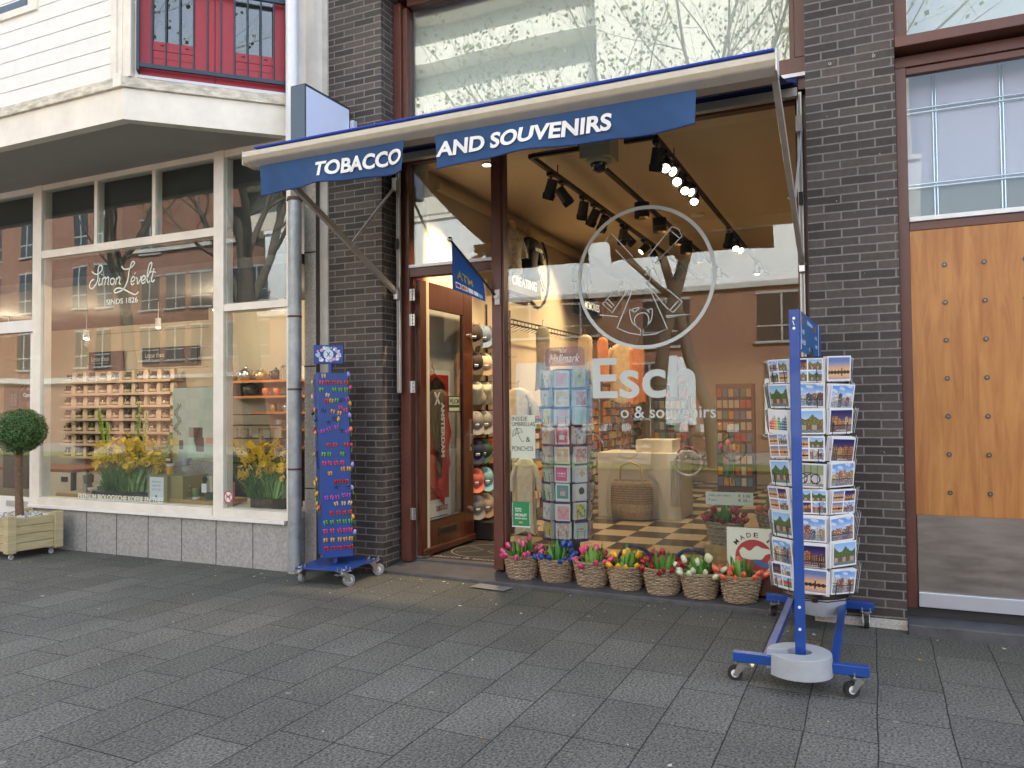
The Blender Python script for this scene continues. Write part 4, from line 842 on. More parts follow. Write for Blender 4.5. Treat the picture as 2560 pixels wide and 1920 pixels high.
for ri, (y, cn, xs) in enumerate(rows):
    for j, x in enumerate(xs):
        t = (y-310)/1090; xl = 235+27*t; xr = 408+32*t; z = 1.87-1.635*t; u = (x-xl)/(xr-xl)
        if cn not in clogs: clogs[cn] = clog_mesh(cn)
        o = bpy.data.objects.new('clog_magnet', clogs[cn]); C.objects.link(o); o.location = colp(u, 0, z, .001); o.rotation_euler = (0, rnd.uniform(-.25, .25)*(1.8 if cn == 'purple' else 1), math.atan2(e1.y, e1.x)); o.scale = (.82, 1, .90)
        cr = {'crimson': 'dark red', 'navy': 'navy blue', 'rose': 'pink and white'}.get(cn, cn)
        tag(o, f'pair of {cr} clog magnets, {ordn(j)} from left, about {int(round(z*100))} centimetres up the blue stand', 'magnet', 'clog magnets on the front of the blue stand')
tl = {}
def tulmag(cn, p, rz, side):
    if cn not in tl: tl[cn] = tul_mesh(cn)
    o = bpy.data.objects.new('tulip_magnet', tl[cn]); C.objects.link(o); o.location = p; o.rotation_euler = (0, rnd.uniform(-.3, .3), rz); o.scale = (1.35,)*3
    cr = {'crimson': 'dark red', 'navy': 'navy blue', 'rose': 'pink and white'}.get(cn, cn)
    tag(o, f'{cr} tulip magnet, {side} of the blue stand, about {int(round(p[2]*100))} centimetres up', 'magnet', 'tulip magnets on the sides of the blue stand')
for x, y, cn in ((195, 380, 'cream'), (195, 470, 'rose'), (217, 550, 'coral'), (193, 567, 'black'), (222, 605, 'navy'), (210, 665, 'red'), (224, 685, 'coral'), (208, 820, 'yellow'), (230, 965, 'yellow'), (200, 992, 'yellow'), (215, 1002, 'yellow'), (235, 1045, 'yellow'), (219, 1060, 'yellow'), (232, 1108, 'yellow'), (236, 1137, 'yellow'), (262, 1122, 'red')):
    t = (y-310)/1090; z = 1.87-1.635*t; xl = 190+32*t; xc = 235+27*t; v = min(1.05, 1-(x-xl)/(xc-xl)); v = max(.1, v)
    tulmag(cn, colp(0, v, z)-e1*.002, math.atan2(n1.y, n1.x)-.0+math.pi*0-0+math.pi+math.pi, 'left side')
for y, cn in ((335, 'violet'), (415, 'pink'), (510, 'yellow'), (580, 'violet'), (665, 'coral'), (760, 'crimson'), (875, 'violet'), (1012, 'violet'), (1185, 'yellow'), (1275, 'violet')):
    t = (y-310)/1090; z = 1.87-1.635*t; tulmag(cn, colp(1, .06, z)+e1*.012, math.atan2(e1.y, e1.x), 'right edge')
tulmag('yellow', colp(.62, 0, 1.43, .001), math.atan2(e1.y, e1.x), 'front')
# ---------------- tulip baskets
WICK = mat('wicker', (.34, .25, .155), .7, var=.35, scale=26); WICK2 = mat('wicker_light', (.47, .37, .25), .7, var=.3, scale=26)
def basket(label):
    t = thing('wicker_basket', label, 'basket', group='wicker baskets on the shop step'); rg = random.Random(5)
    m = MB(); nr = 24; H = .195; r0, r1 = .112, .156; rr = lambda z: r0+(r1-r0)*(z/H)**.85
    for k in range(nr):
        a = 2*math.pi*k/nr; m.tube([(rr(z)*math.cos(a), rr(z)*math.sin(a), z) for z in (0, .05, .1, .15, H)], .0050, n=5)
    m.lathe([(r0-.010, 0), (r1-.012, H)], n=24, mi=1)  # dark inner wall added to paint the shade in the weave gaps
    part('frame', m, [WICK, mat('weave_gap_shade', (.06, .04, .025), .8)], t, local=True)
    m = MB(); rw = 16
    for j in range(rw):
        z = .006+j*(H-.012)/(rw-1); pts = []
        for i in range(nr*4+1):
            a = 2*math.pi*i/(nr*4); ph = math.cos(nr/2*a+(j % 2)*math.pi)*.0085; q = rr(z)+ph+rg.uniform(-.0008, .0008); pts.append((q*math.cos(a), q*math.sin(a), z+rg.uniform(-.0012, .0012)+.002*math.sin(a*2+j)))
        m.tube(pts, .0052, n=6, mi=0 if j % 3 else 1, caps=False)
    part('weave', m, [WICK2, WICK], t, local=True)
    m = MB()
    for q in range(3): m.tube([((r1+.004+.006*math.cos(a*9+q*2.1))*math.cos(a), (r1+.004+.006*math.cos(a*9+q*2.1))*math.sin(a), H+.007*math.sin(a*9+q*2.1)+.003) for a in [2*math.pi*i/90 for i in range(91)]], .0056, n=5, caps=False)
    part('rim', m, WICK, t, local=True)
    m = MB(); m.lathe([(0, .01), (.098, .01), (.14, .17), (0, .172)], n=20); part('filling', m, mat('dark_filling', (.03, .028, .02), .9), t, local=True)
    return t
GREEN = [mat('tulip_leaf', (.07, .23, .035), .45, var=.25, scale=20), mat('tulip_leaf_light', (.17, .36, .07), .45, var=.2, scale=20)]
TC = dict(pink=((.62, .03, .16), (.8, .35, .45)), blue=((.015, .06, .30), (.03, .12, .45)), hotpink=((.72, .03, .14), (.8, .2, .3)), yellow=((.85, .42, .01), (.85, .55, .05)), darkred=((.28, .004, .016), (.42, .015, .04)), white=((.78, .78, .7), (.55, .68, .22)), orange=((.75, .09, .035), (.82, .42, .3)))
def tulip_mesh(cn, ln, leaf, seed):
    rg = random.Random(seed); c1, c2 = TC[cn]; m = MB()
    prof = [(0, 0), (.012, .003), (.0185, .014), (.0205, .028), (.0185, .043), (.012, .055), (.004, .062), (0, .062)]; n = 18; vs = []
    for r, z in prof:
        for k in range(n):
            t = 2*math.pi*k/n; q = r*(1+.10*abs(math.cos(1.5*t))-.06)+(.0015 if z > .03 else 0)*math.cos(3*t); vs.append((q*math.cos(t), q*math.sin(t), ln+z+(.004*math.cos(3*t) if .03 < z < .06 else 0)))
    fs = []; cs = []
    for i in range(len(prof)-1):
        for k in range(n):
            fs.append((i*n+k, i*n+(k+1) % n, (i+1)*n+(k+1) % n, (i+1)*n+k)); e = abs(math.cos(1.5*2*math.pi*(k+.5)/n)); f = max(0, (1-e)*1.1-.25) if cn != 'white' else max(0, e*1.3-.5)*(1 if i > 1 else .4)
            if i == 0: f = max(f, .5)
            cs.append(tuple(a+(b-a)*min(1, f) for a, b in zip(c1, c2)))
    m.add(vs, fs, 0, True, cs)
    m.tube([(0, 0, 0), (rg.uniform(-.004, .004), rg.uniform(-.004, .004), ln*.5), (0, 0, ln+.004)], .0042, n=6, mi=1)
    if leaf:
        for q in range(leaf):
            a = rg.uniform(0, 6.28); L_ = ln*rg.uniform(.95, 1.25); b_ = rg.uniform(.02, .055); pts = []
            for i in range(9):
                t = i/8; w_ = .017*math.sin(math.pi*min(1, t*.92+.06))**.8+.001; o = .006+b_*t*t; z = L_*t*(1-.12*t); pts.append((o, w_, z))
            vs = []
            for o, w_, z in pts:
                for s in (-1, 0, 1): x, y = o-(.006*w_/.017 if s == 0 else 0)+.006, s*w_; vs.append((x*math.cos(a)-y*math.sin(a), x*math.sin(a)+y*math.cos(a), z))
            m.add(vs, [(i*3+k, i*3+k+1, i*3+k+4, i*3+k+3) for i in range(8) for k in range(2)], 1+q % 2, True)
    return m.mesh('wooden_tulip', [PRINT_T]+GREEN)
_LM = {}
def leaf_mesh(seed):
    if seed in _LM: return _LM[seed]
    rg = random.Random(seed+40); m = MB()
    for q in range(1):
        a = 0; L_ = rg.uniform(.155, .20); b_ = rg.uniform(.01, .05); vs = []
        for i in range(10):
            t = i/9; w_ = .0165*math.sin(math.pi*min(1, t*.90+.08))**.75+.0008; o = b_*t*t; z = L_*t
            for k in (-1, 0, 1): vs.append((o-(.007*w_/.0165 if k == 0 else 0), k*w_, z))
        m.add(vs, [(i*3+k, i*3+k+1, i*3+k+4, i*3+k+3) for i in range(9) for k in range(2)], seed % 2, True)
    _LM[seed] = m.mesh('tulip_leaf', GREEN); return _LM[seed]
PRINT_T, _t, _b = new_mat('tulip_paint'); _a = _t.nodes.new('ShaderNodeVertexColor'); _a.layer_name = 'Col'; _t.links.new(_a.outputs[0], _b.inputs['Base Color']); _b.inputs['Roughness'].default_value = .28; _b.inputs['Coat Weight'].default_value = .25
def fill(base, cn, words, seed, n=17, where=''):
    rg = random.Random(seed); ms = [tulip_mesh(cn, .125, 0, 1), tulip_mesh(cn, .15, 1, 2), tulip_mesh(cn, .13, 2, 3)]
    def put(me, a, tilt, r, z, s=1.0, leaf=False):
        o = bpy.data.objects.new('tulip_leaf' if leaf else 'wooden_tulip', me); C.objects.link(o)
        d = Vector((math.cos(a)*math.sin(tilt), math.sin(a)*math.sin(tilt), math.cos(tilt))); q = d.to_track_quat('Z', 'X')
        o.location = Vector(base)+Vector((math.cos(a)*r, math.sin(a)*r, z)); o.rotation_euler = q.to_euler(); o.scale = (s,)*3
        if leaf: tag(o, f'green wooden leaf among the {words} tulips in the {where}', 'leaf', f'green leaves in the {where}')
        else: tag(o, f'{words} wooden tulip in the {where}', 'tulip', f'{words} tulips in the {where}')
    for k in range(n):                                            # ring leaning over the rim, then an upright middle
        a = 2*math.pi*k/n+rg.uniform(-.15, .15); front = math.sin(a) < 0
        put(ms[0], a, rg.uniform(.75, 1.05), .045, .105+rg.uniform(-.01, .03), rg.uniform(.92, 1.12))
    for k in range(5):
        a = rg.uniform(0, 6.28); put(ms[rg.choice([1, 2])], a, rg.uniform(.1, .62), rg.uniform(.0, .05), .10+rg.uniform(0, .04), rg.uniform(.95, 1.15))
    lf_ = [leaf_mesh(q) for q in (1, 2, 3)]
    for k in range(15):
        a = rg.uniform(0, 6.28); put(lf_[k % 3], a, rg.uniform(.05, .55), rg.uniform(.01, .06), .11, rg.uniform(1.05, 1.35), leaf=True)
spots = [(-2.815, .20, 'pink', 'pink', 'leftmost basket'), (-2.497, .215, 'blue', 'dark blue', 'second basket from the left'), (-2.165, .18, 'hotpink', 'bright pink', 'third basket from the left'), (-1.872, .18, 'yellow', 'yellow', 'fourth basket from the left'), (-1.56, .16, 'darkred', 'dark red', 'fifth basket from the left'), (-1.262, .152, 'white', 'white', 'second basket from the right'), (-.955, .14, 'orange', 'orange red', 'rightmost basket')]
b0 = None
for i, (x, y, cn, words, wh) in enumerate(spots):
    z = .062-(x+4.1)/3.7*.032+.008
    lab = f'wicker basket of {words} wooden tulips, {wh} on the step'.replace('basket from', 'one from').replace('leftmost basket', 'leftmost').replace('rightmost basket', 'rightmost')
    if b0 is None: b0 = basket(lab); b0.location = (x, y, z)
    else: dup(b0, (x, y, z), i*1.3, lab, sc_=(1+.02*math.sin(i*2), 1+.02*math.sin(i*2), 1+.03*math.cos(i*3)))
    fill((x, y, z), cn, words, 30+i, 16 if i != 2 else 11, wh)
# ---------------- pictures for the cards
def lerp(a, b, t): t = max(0, min(1, t)); return tuple(p+(q-p)*t for p, q in zip(a, b))
def picture(kind, seed):
    rg = random.Random(seed*31+7); nh = rg.randint(4, 7); H = [rg.uniform(.2, .95) for _ in range(nh+1)]; ph = rg.uniform(0, 6); hz = rg.uniform(.24, .36)
    HC = [rg.choice([(.38, .11, .06), (.50, .30, .16), (.22, .10, .08), (.62, .56, .46), (.10, .10, .12), (.46, .20, .10), (.62, .42, .14), (.30, .16, .10)]) for _ in range(nh+1)]
    dusk = kind == 'night'; warm = rg.random() < .4
    def town(u, v):
        i = min(nh, int(u*nh)); fr_ = u*nh-i; top = hz+.16+.34*H[i]-abs(fr_-.5)*.12
        if v > top:
            if dusk: return lerp((.16, .07, .22), (.02, .02, .10), (v-.4)*2)
            t = (v-hz)/(1-hz); c = lerp((.75, .80, .85), (.16, .36, .72), t*1.2) if not warm else lerp((.9, .62, .35), (.30, .38, .62), t*1.2)
            return lerp(c, (.85, .85, .86), .6 if math.sin(u*9+ph)*math.sin(v*17+u*4+ph) > .35 else 0)
        c = HC[i]
        if dusk: c = lerp(c, (.10, .03, .04), .55)
        if fr_ < .05: return lerp(c, (0, 0, 0), .6)
        w1 = (fr_*3.2) % 1; w2 = ((v-hz)*13) % 1
        if .25 < w1 < .72 and .2 < w2 < .75 and v > hz+.03: return ((.95, .55, .12) if rg.random() < .7 else (.5, .22, .05)) if dusk else ((.05, .06, .07) if rg.random() < .75 else (.72, .74, .74))
        return c
    def f(u, v):
        j = rg.uniform(.92, 1.08)
        if kind == 'four':
            if abs(u-.5) < .02 or abs(v-.5) < .025: return (.84, .84, .84)
            return subs[(u > .5)+2*(v > .5)]((u*2) % 1, (v*2) % 1)
        if kind in ('canal', 'night'):
            if v < hz:
                c = town(u+.01*math.sin(v*60), 2*hz-v if 2*hz-v < .95 else .95); c = lerp(c, (.03, .04, .09) if dusk else (.12, .20, .28), .45); return tuple(q*(j*1.1 if int(v*40) % 3 else j*.8) for q in c)
            if .0 < v-hz < .03: return (.04, .04, .04)
            return tuple(q*j for q in town(u, v))
        if kind == 'sunset':
            sk_ = hz+.12+.05*abs(math.sin(u*21+ph))+.10*(abs(u-.62) < .03)
            if abs(v-hz-.08) < (sk_-hz-.08) : return (.03, .022, .03)
            c = lerp((.95, .50, .12), (.12, .20, .42), abs(v-hz-.08)*2.0); return tuple(q*j for q in c)
        if kind == 'trees':
            cr_ = .30+.16*math.sin(u*11+ph)+.10*math.sin(u*27+ph*2); 
            if v > .86-.25*abs(math.sin(u*6+ph)) : return lerp((.75, .82, .88), (.25, .48, .80), v)
            if v < .16: return tuple(q*j for q in lerp((.05, .09, .07), (.22, .28, .26), abs(math.sin(u*15+v*30))))
            if v < .34: return tuple(q*j for q in ((.20, .10, .06) if math.sin(u*17+ph) > -.2 else (.42, .36, .28)))
            g = math.sin(u*31+v*23+ph)*math.sin(v*37-u*13); return tuple(q*j for q in ((.13, .20, .06) if g > .1 else (.05, .08, .03) if g > -.35 else (.42, .20, .08) if warm else (.09, .14, .05)))
        if kind == 'houses':
            i = min(7, int(u*8)); fr_ = u*8-i; top = .55+.32*((i*37+seed) % 5)/5-abs(fr_-.5)*.2
            if v > top or v < .10 or fr_ < .06: return (.78, .80, .82)
            if .3 < (fr_*2.4) % 1 < .75 and .3 < (v*8) % 1 < .75: return (.85, .85, .82)
            return [(.62, .04, .04), (.7, .12, .08), (.65, .35, .1), (.7, .5, .1), (.05, .3, .15), (.05, .25, .35), (.03, .08, .3), (.06, .06, .08)][i]
        if kind == 'tulips':
            if v > .6:
                if abs(u-.7) < .05-.06*(v-.6) and v < .88: return (.22, .12, .08)
                return tuple(q*j for q in (.35, .58, .85))
            return tuple(q*j for q in [(.65, .05, .05), (.75, .55, .05), (.12, .3, .06), (.65, .12, .35)][int(1.6/(.72-v)) % 4])
        if kind == 'bike':
            w1 = abs(math.hypot((u-.28)*1.4, v-.35)-.22) < .03 or abs(math.hypot((u-.72)*1.4, v-.35)-.22) < .03 or abs(v-.35-(u-.28)*.9) < .03 and .28 < u < .6 or abs(v-.62) < .025 and .35 < u < .66
            if w1: return (.02, .02, .02)
            if v < .16: return tuple(q*j for q in (.30, .28, .25))
            if (u*9) % 1 < .12: return (.12, .12, .11)
            return tuple(q*j for q in ((.62, .60, .55) if v < .55 else (.30, .34, .20)))
        return (.5, .5, .5)
    if kind == 'four': subs = [picture(rg.choice(['canal', 'trees', 'sunset', 'night', 'tulips', 'canal']), seed*7+k+1) for k in range(4)]
    return f
KD = dict(four='four small city views', sunset='an orange sunset over water', canal='canal houses under a blue sky', trees='a tree lined canal', night='a lit facade at night', houses='a row of coloured gabled houses', tulips='striped tulip fields', bike='a bicycle on a bridge')
WIRE = mat('black_wire', (.012, .012, .014), .4); CARD = mat('card_white', (.82, .82, .82), .5)
def card_rack(ctr, ap, faces, rows, ztop, pitch, cw, ch, plan, lean, gapx, mname, wordcol, catn='postcard', grp='', full=8, seed=1, wname='wire_pocket', root=None):
    rg = random.Random(seed)
    wm = MB()
    for fi in range(full):
        an = R(faces[0][1]+fi*360/full); n = Vector((math.sin(an), -math.cos(an), 0)); ux = Vector((math.cos(an), math.sin(an), 0))
        for s in (-1, 1): wm.tube([ctr+n*(ap-.02)+ux*s*cw*.42+Vector((0, 0, ztop+.02)), ctr+n*(ap-.02)+ux*s*cw*.42+Vector((0, 0, ztop-rows*pitch))], .0028, n=5)
        for r in range(rows):
            zb = ztop-(r+1)*pitch+.02; o = ctr+n*(ap-.015)
            for s in (-1, 1):
                x = ux*s*cw*.30
                wm.tube([o+ux*s*cw*.42+Vector((0, 0, zb+ch*.45)), o+n*.045+ux*s*cw*.42+Vector((0, 0, zb+ch*.50)), o+n*.048+x+Vector((0, 0, zb+ch*.50)), o+n*.036+x+Vector((0, 0, zb-.002)), o+x+Vector((0, 0, zb-.004))], .0024, n=4)
            wm.tube([o+n*.03-ux*cw*.42+Vector((0, 0, zb-.003)), o+n*.03+ux*cw*.42+Vector((0, 0, zb-.003))], .0022, n=4)
    part(wname, wm, WIRE, root)
    for fname, adeg, wide in faces:
        an = R(adeg); n = Vector((math.sin(an), -math.cos(an), 0)); ux = Vector((math.cos(an), math.sin(an), 0))
        for r in range(rows):
            kind = plan(fname, r, rg); zb = ztop-(r+1)*pitch+.02+rg.uniform(-.004, .006); tl_ = R(lean+rg.uniform(-3, 3)); upv = (Vector((0, 0, 1))*math.cos(tl_)+n*math.sin(tl_)); nn = ux.cross(upv); nn = -nn if nn.dot(n) < 0 else nn
            rl = rg.uniform(-.055, .055); u2_ = (ux*math.cos(rl)+upv*math.sin(rl)); v2_ = (upv*math.cos(rl)-ux*math.sin(rl))
            m = MB(); k = rg.randrange(4, 7)
            for q in range(k):
                o = ctr+n*(ap-.012+q*.0085)+Vector((0, 0, zb))-ux*cw/2+ux*rg.uniform(-.010, .010)+Vector((0, 0, rg.uniform(-.006, .008))); slab(m, o, u2_*cw, v2_*ch, nn*.0012)
            pf = picture(kind, seed*100+r*10+int(abs(adeg))) if kind in KD else kind
            oo = o+nn*.0018+u2_*cw*.045+v2_*ch*.06; m.grid(lambda u, v: oo+u2_*cw*.91*u+v2_*ch*(.88)*v, 40 if kind in KD else 20, 28 if kind in KD else 20, pf, mi=1)
            if kind in ('night', 'bike'): text(m, 'AMSTERDAM', oo+nn*.0006+u2_*cw*.25+v2_*ch*.03, u2_, v2_, cw*.42, ch*.06, depth=.0004)
            if kind in ('four', 'canal'): text(m, 'AMSTERDAM', o+nn*.0022+u2_*cw*.3+v2_*ch*.945, u2_, v2_, cw*.4, ch*.035, depth=.0004, mi=2)
            lab = wordcol(fname, r, kind); ob = part(mname, m, [CARD, PRINT, mat('pale_letter', (.5, .5, .5), .6)]); tag(ob, lab, catn, grp)
RK = thing('postcard_rack', 'blue wheeled rack with price panel and black wire postcard pockets before the right pier', 'display rack', (-.39, -.77, 0))
ctr = Vector((-.358, -.785, 0))
plans = {'front': ['four', 'canal', 'trees', 'four', 'bike', 'four', 'canal', 'night', 'sunset'], 'left': ['four', 'trees', 'houses', 'four', 'trees', 'four', 'trees', 'canal', 'four'], 'right': ['sunset', 'canal', 'night', 'night', 'canal', 'four', 'canal', 'trees', 'canal'], 'far right': ['night', 'canal', 'trees', 'houses', 'sunset', 'canal', 'canal', 'trees', 'canal'], 'far left': ['canal']*9}
card_rack(ctr, .218, [('front', 0, 1), ('left', -45, 1), ('right', 45, 1), ('far right', 90, 1), ('far left', -90, 1)], 9, 1.822, .160, .178, .150, lambda f, r, g: plans[f][r], 7, 0, 'postcard_stack',
 lambda f, r, k: f'postcards showing {KD[k]}, {ordn(r)} pocket down, {f} column', 'postcards', 'postcard stacks in the blue rack', seed=4, root=RK)
part('drum', MB().cyl(ctr+Vector((0, 0, .30)), ctr+Vector((0, 0, 1.9)), .02, n=12).cyl(ctr+Vector((0, 0, .36)), ctr+Vector((0, 0, .366)), .2, n=24).cyl(ctr+Vector((0, 0, 1.83)), ctr+Vector((0, 0, 1.836)), .2, n=24), WIRE, RK)
for z in (1.835, 1.10, .355): part('ring', MB().tube([ctr+Vector((.205*math.sin(R(k*45+22.5))/math.cos(R(22.5)), -.205*math.cos(R(k*45+22.5))/math.cos(R(22.5)), z)) for k in range(9)], .004, n=5), WIRE, RK)
part('cross_bar', MB().box((-.747, -1.535, .105), (-.045, -1.485, .158)), BLUE, RK, bev=.003); part('cross_bar', MB().box((-.742, -.055, .105), (-.021, -.005, .158)), BLUE, RK, bev=.003)
for x in (-.565, -.22): part('side_rail', MB().box((x-.022, -1.484, .108), (x+.022, -.056, .156)), BLUE, RK, bev=.003)
part('post', MB().box((-.416, -1.505, .12), (-.362, -1.475, 2.075)), BLUE, RK, bev=.003); part('post', MB().box((-.378, -.10, .12), (-.331, -.06, 2.10)), BLUE, RK, bev=.003)
for z in (.335, .455, 1.99, 2.045): part('rivet', MB().cyl((-.389, -1.506, z-.02), (-.389, -1.510, z-.02), .008, n=10), WHITE, RK)
part('pin', MB().tube([(-.395, -1.507, 2.012), (-.387, -1.514, 1.985)], .0022, n=5), WHITE, RK)
m = MB(); slab(m, Vector((-.366, -1.474, 1.845)), Vector((.020, 1.37, .03)), Vector((0, 0, .235)), Vector((-.006, 0, 0))); pn = part('price_panel', m, mat('panel_blue', (.015, .13, .34), .45), RK)
px = Vector((.020, 1.37, .03)).normalized(); o0 = Vector((-.3645, -1.474, 1.845)); m = MB()
for s, u, v, ww, hh, mi in (('Ansichtkaarten', .50, .18, .38, .030, 0), ('1=1.00', .10, .105, .2, .028, 0), ('10=8.00', .10, .045, .26, .03, 0), ('1=1.25', 1.06, .115, .16, .025, 0), ('8=10.00', 1.06, .055, .2, .027, 0), ('Postcards', .6, .02, .26, .025, 0), ('XL', .10, .165, .14, .042, 1), ('XXL', 1.02, .165, .16, .042, 1)): text(m, s, o0+px*u+Vector((0, 0, v)), px, FZ, ww, hh, depth=.001, bold=.01, mi=mi)
part('lettering', m, [mat('pale_blue_letters', (.55, .65, .8), .5), mat('orange_letters', (.55, .12, .05), .5)], pn)
m = MB()
for u in (.06, 1.32): m.tube([o0+px*(u+.02*math.sin(t*2.2))+Vector((.003, 0, .01+t*.22)) for t in [k/10 for k in range(11)]], .0018, n=4)
part('tie_wire', m, WHITE, pn)
for (x, y), rz, b_ in (((-.70, -1.50), .1+math.pi, 1), ((-.10, -1.51), .5+math.pi, 0), ((-.69, -.05), 1.9, 0), ((-.075, -.05), -1.5, 1)): caster(RK, (x, y, -.008), rz, 1.15, RUB, brake=b_)
def cweight(cx_, cy_, a0):
    m = MB(); n = 44; P = []; ro, ri = .168, .064; gap = .27
    for i in range(n+1): t = a0+gap+(2*math.pi-2*gap)*i/n; P.append((cx_+ro*math.cos(t), cy_+ro*math.sin(t)))
    Q = []
    for i in range(n+1): t = a0+gap*2.8+(2*math.pi-5.6*gap)*(n-i)/n; Q.append((cx_+ri*math.cos(t), cy_+ri*math.sin(t)))
    vs = [(x, y, .195) for x, y in P]+[(x, y, .195) for x, y in Q]+[(cx_+(x-cx_)*1.03, cy_+(y-cy_)*1.03, .085) for x, y in P]+[(x, y, .085) for x, y in Q]
    k = n+1; fs = []
    for i in range(n): fs += [(i, i+1, 2*k-2-i, 2*k-1-i), (i+1, i, 2*k+i, 2*k+i+1), (k+i+1, k+i, 3*k+i, 3*k+i+1)]
    fs += [(0, 2*k-1, 4*k-1, 2*k), (n, 2*k+n, 3*k, k)]
    m.add(vs, fs); return m
part('counterweight', cweight(-.395, -1.505, R(200)), GREYW, RK, bev=.004); part('counterweight', cweight(-.37, -.10, R(90)), GREYW, RK, bev=.004)
# ---------------- topiary in a wheeled planter
PL = thing('planter', 'square pine planter on small castors with white pebbles at the left edge of the pavement', 'planter', (-8.3, -.68, .03), R(-7))
m = MB(); posts = [(-.32, -.235), (.32, -.235), (.32, .235), (-.32, .235)]
for x, y in posts: part('corner_post', MB().box((x-.045, y-.045, .07), (x+.045, y+.045, .45)), PINE, PL, local=True, bev=.006)
for k in range(4):
    z = .085+k*.085
    for s in (-1, 1):
        part('board', MB().box((-.274, s*.245-.014, z), (.274, s*.245+.014, z+.081)), PINE, PL, local=True, bev=.004); part('board', MB().box((s*.33-.014, -.189, z), (s*.33+.014, .189, z+.081)), PINE, PL, local=True, bev=.004)
part('handle', MB().tube([(-.1, -.262, .36), (-.1, -.285, .36), (.1, -.285, .36), (.1, -.262, .36)], .006, n=6), BLACK, PL, local=True)
part('handle', MB().tube([(-.13, -.272, .38), (-.13, -.29, .38), (-.27, -.29, .38), (-.27, -.272, .38)], .006, n=6), BLACK, PL, local=True)
m = MB(); rg = random.Random(3)
for _ in range(260):
    s = rg.uniform(.010, .019); m.lathe([(0, -.6*s), (s, 0), (0, .6*s)], (rg.uniform(-.29, .29), rg.uniform(-.2, .2), .405+rg.uniform(0, .02)), n=6)
part('pebbles', m, mat('white_pebble', (.75, .74, .70), .6), PL, local=True)['kind'] = 'stuff'
part('soil', MB().box((-.3, -.22, .3), (.3, .22, .405)), DARKIN, PL, local=True)
for x, y in ((-.27, -.2), (.27, -.2), (.27, .2), (-.27, .2)):
    m = MB(); m.box((x-.025, y-.025, .062), (x+.025, y+.025, .07)); m.box((x-.014, y-.012, .02), (x-.010, y+.012, .062)); m.box((x+.010, y-.012, .02), (x+.014, y+.012, .062)); cs_ = part('caster', m, STEEL, PL, local=True)
    m = MB(); m.cyl((x-.009, y, .024), (x+.009, y, .024), .024, n=16); w_ = part('wheel', m, mat('clear_wheel', (.6, .62, .66), .2), cs_, local=True)
TP = thing('topiary_tree', 'small round clipped topiary tree with brown trunk growing in the pine planter', 'tree', (-8.235, -.70, .40))
m = MB(); m.tube([(0, 0, -.05), (-.02, 0, .18), (-.035, 0, .4), (-.03, 0, .62), (-.02, .0, .8), (0, 0, .95)], [.045, .04, .036, .036, .03, .015], n=12); part('trunk', m, mat('brown_trunk', (.16, .10, .06), .9, var=.35, scale=25, bump=.5, bscale=60), TP, local=True)
m = MB(); rg = random.Random(9); cc = Vector((0, 0, .94))
for k in range(17000):
    d = Vector([rg.gauss(0, 1) for _ in range(3)]).normalized(); bump_ = 1+.05*math.sin(d.x*7+d.z*5)+.045*math.sin(d.y*9-d.z*8+1)+.04*math.sin(d.x*19+d.y*15)*math.sin(d.z*17)
    r = .245*bump_*(1.02-abs(rg.gauss(0, .11))) if k % 5 else .245*rg.uniform(.4, .9)
    c = cc+Vector((d.x*r, d.y*r, d.z*r*.95)); s = rg.uniform(.006, .0105)
    t1 = (d+Vector([rg.gauss(0, .7) for _ in range(3)])).normalized().orthogonal().normalized(); nrm = (d+Vector([rg.gauss(0, .5) for _ in range(3)])).normalized(); t1 = (t1-nrm*t1.dot(nrm)).normalized(); t2 = nrm.cross(t1)
    m.add([c-t1*s, c+t2*s*.55, c+t1*s, c-t2*s*.55], [(0, 1, 2, 3)], rg.choice([0, 0, 1, 2]))
for _ in range(40): 
    d = Vector([rg.gauss(0, 1), rg.gauss(0, 1), -abs(rg.gauss(0, .6))]).normalized(); m.tube([cc+d*.05+Vector((0, 0, -.1)), cc+d*.21], .003, n=3, mi=0)
m.lathe([(0, -.19), (.15, -.14), (.205, 0), (.15, .14), (0, .19)], tuple(cc), n=16, mi=3)
part('crown', m, [mat('box_leaf', (.035, .09, .018), .5), mat('box_leaf_mid', (.065, .15, .03), .5), mat('box_leaf_light', (.12, .24, .055), .45), mat('crown_core', (.02, .045, .012), .9)], TP, local=True)
# ================================================================== INSIDE THE SOUVENIR SHOP
def lamp(loc, e, r=.06, col=(1, .72, .42), kind='POINT', aim=None, ang=100, root=None, name='spot_glow'):
    l = bpy.data.lights.new(name, kind); l.energy = e*.37; l.color = col; l.shadow_soft_size = r
    if kind == 'SPOT': l.spot_size = R(ang); l.spot_blend = .6
    o = bpy.data.objects.new(name, l); C.objects.link(o)
    if aim: o.rotation_euler = (Vector(aim)-Vector(loc)).to_track_quat('-Z', 'Y').to_euler()
    X = Matrix.Identity(4)
    o.location = loc
    if root: o.parent = root; o.matrix_parent_inverse = rootM(root).inverted()
    return o
GLOW = mat('lamp_glow', (1, .82, .55), emit=3); REFL = mat('lamp_reflector', (.8, .62, .36), .2, 1)
TZ = 3.86
for nm, x, y0, y1, lab in (('leftmost', -2.83, .50, 8.4, 'leftmost black ceiling track above the shop floor'), ('middle', -2.33, .46, 8.4, 'middle black ceiling track carrying the round downlights'), ('right', -1.655, .50, 8.4, 'rightmost black ceiling track carrying the lit spotlights')):
    single('ceiling_track', MB().box((x-.02, y0, TZ-.02), (x+.02, y1, TZ+.02)).cyl((x, 1.2, TZ), (x, 1.2, 3.975), .006, n=6), BLACK, lab, 'track', 'ceiling tracks in the souvenir shop')
single('ceiling_track', MB().box((-2.809, .48, TZ-.02), (-2.351, .52, TZ+.02)), BLACK, 'short black cross track joining the two left tracks at the window', 'track')
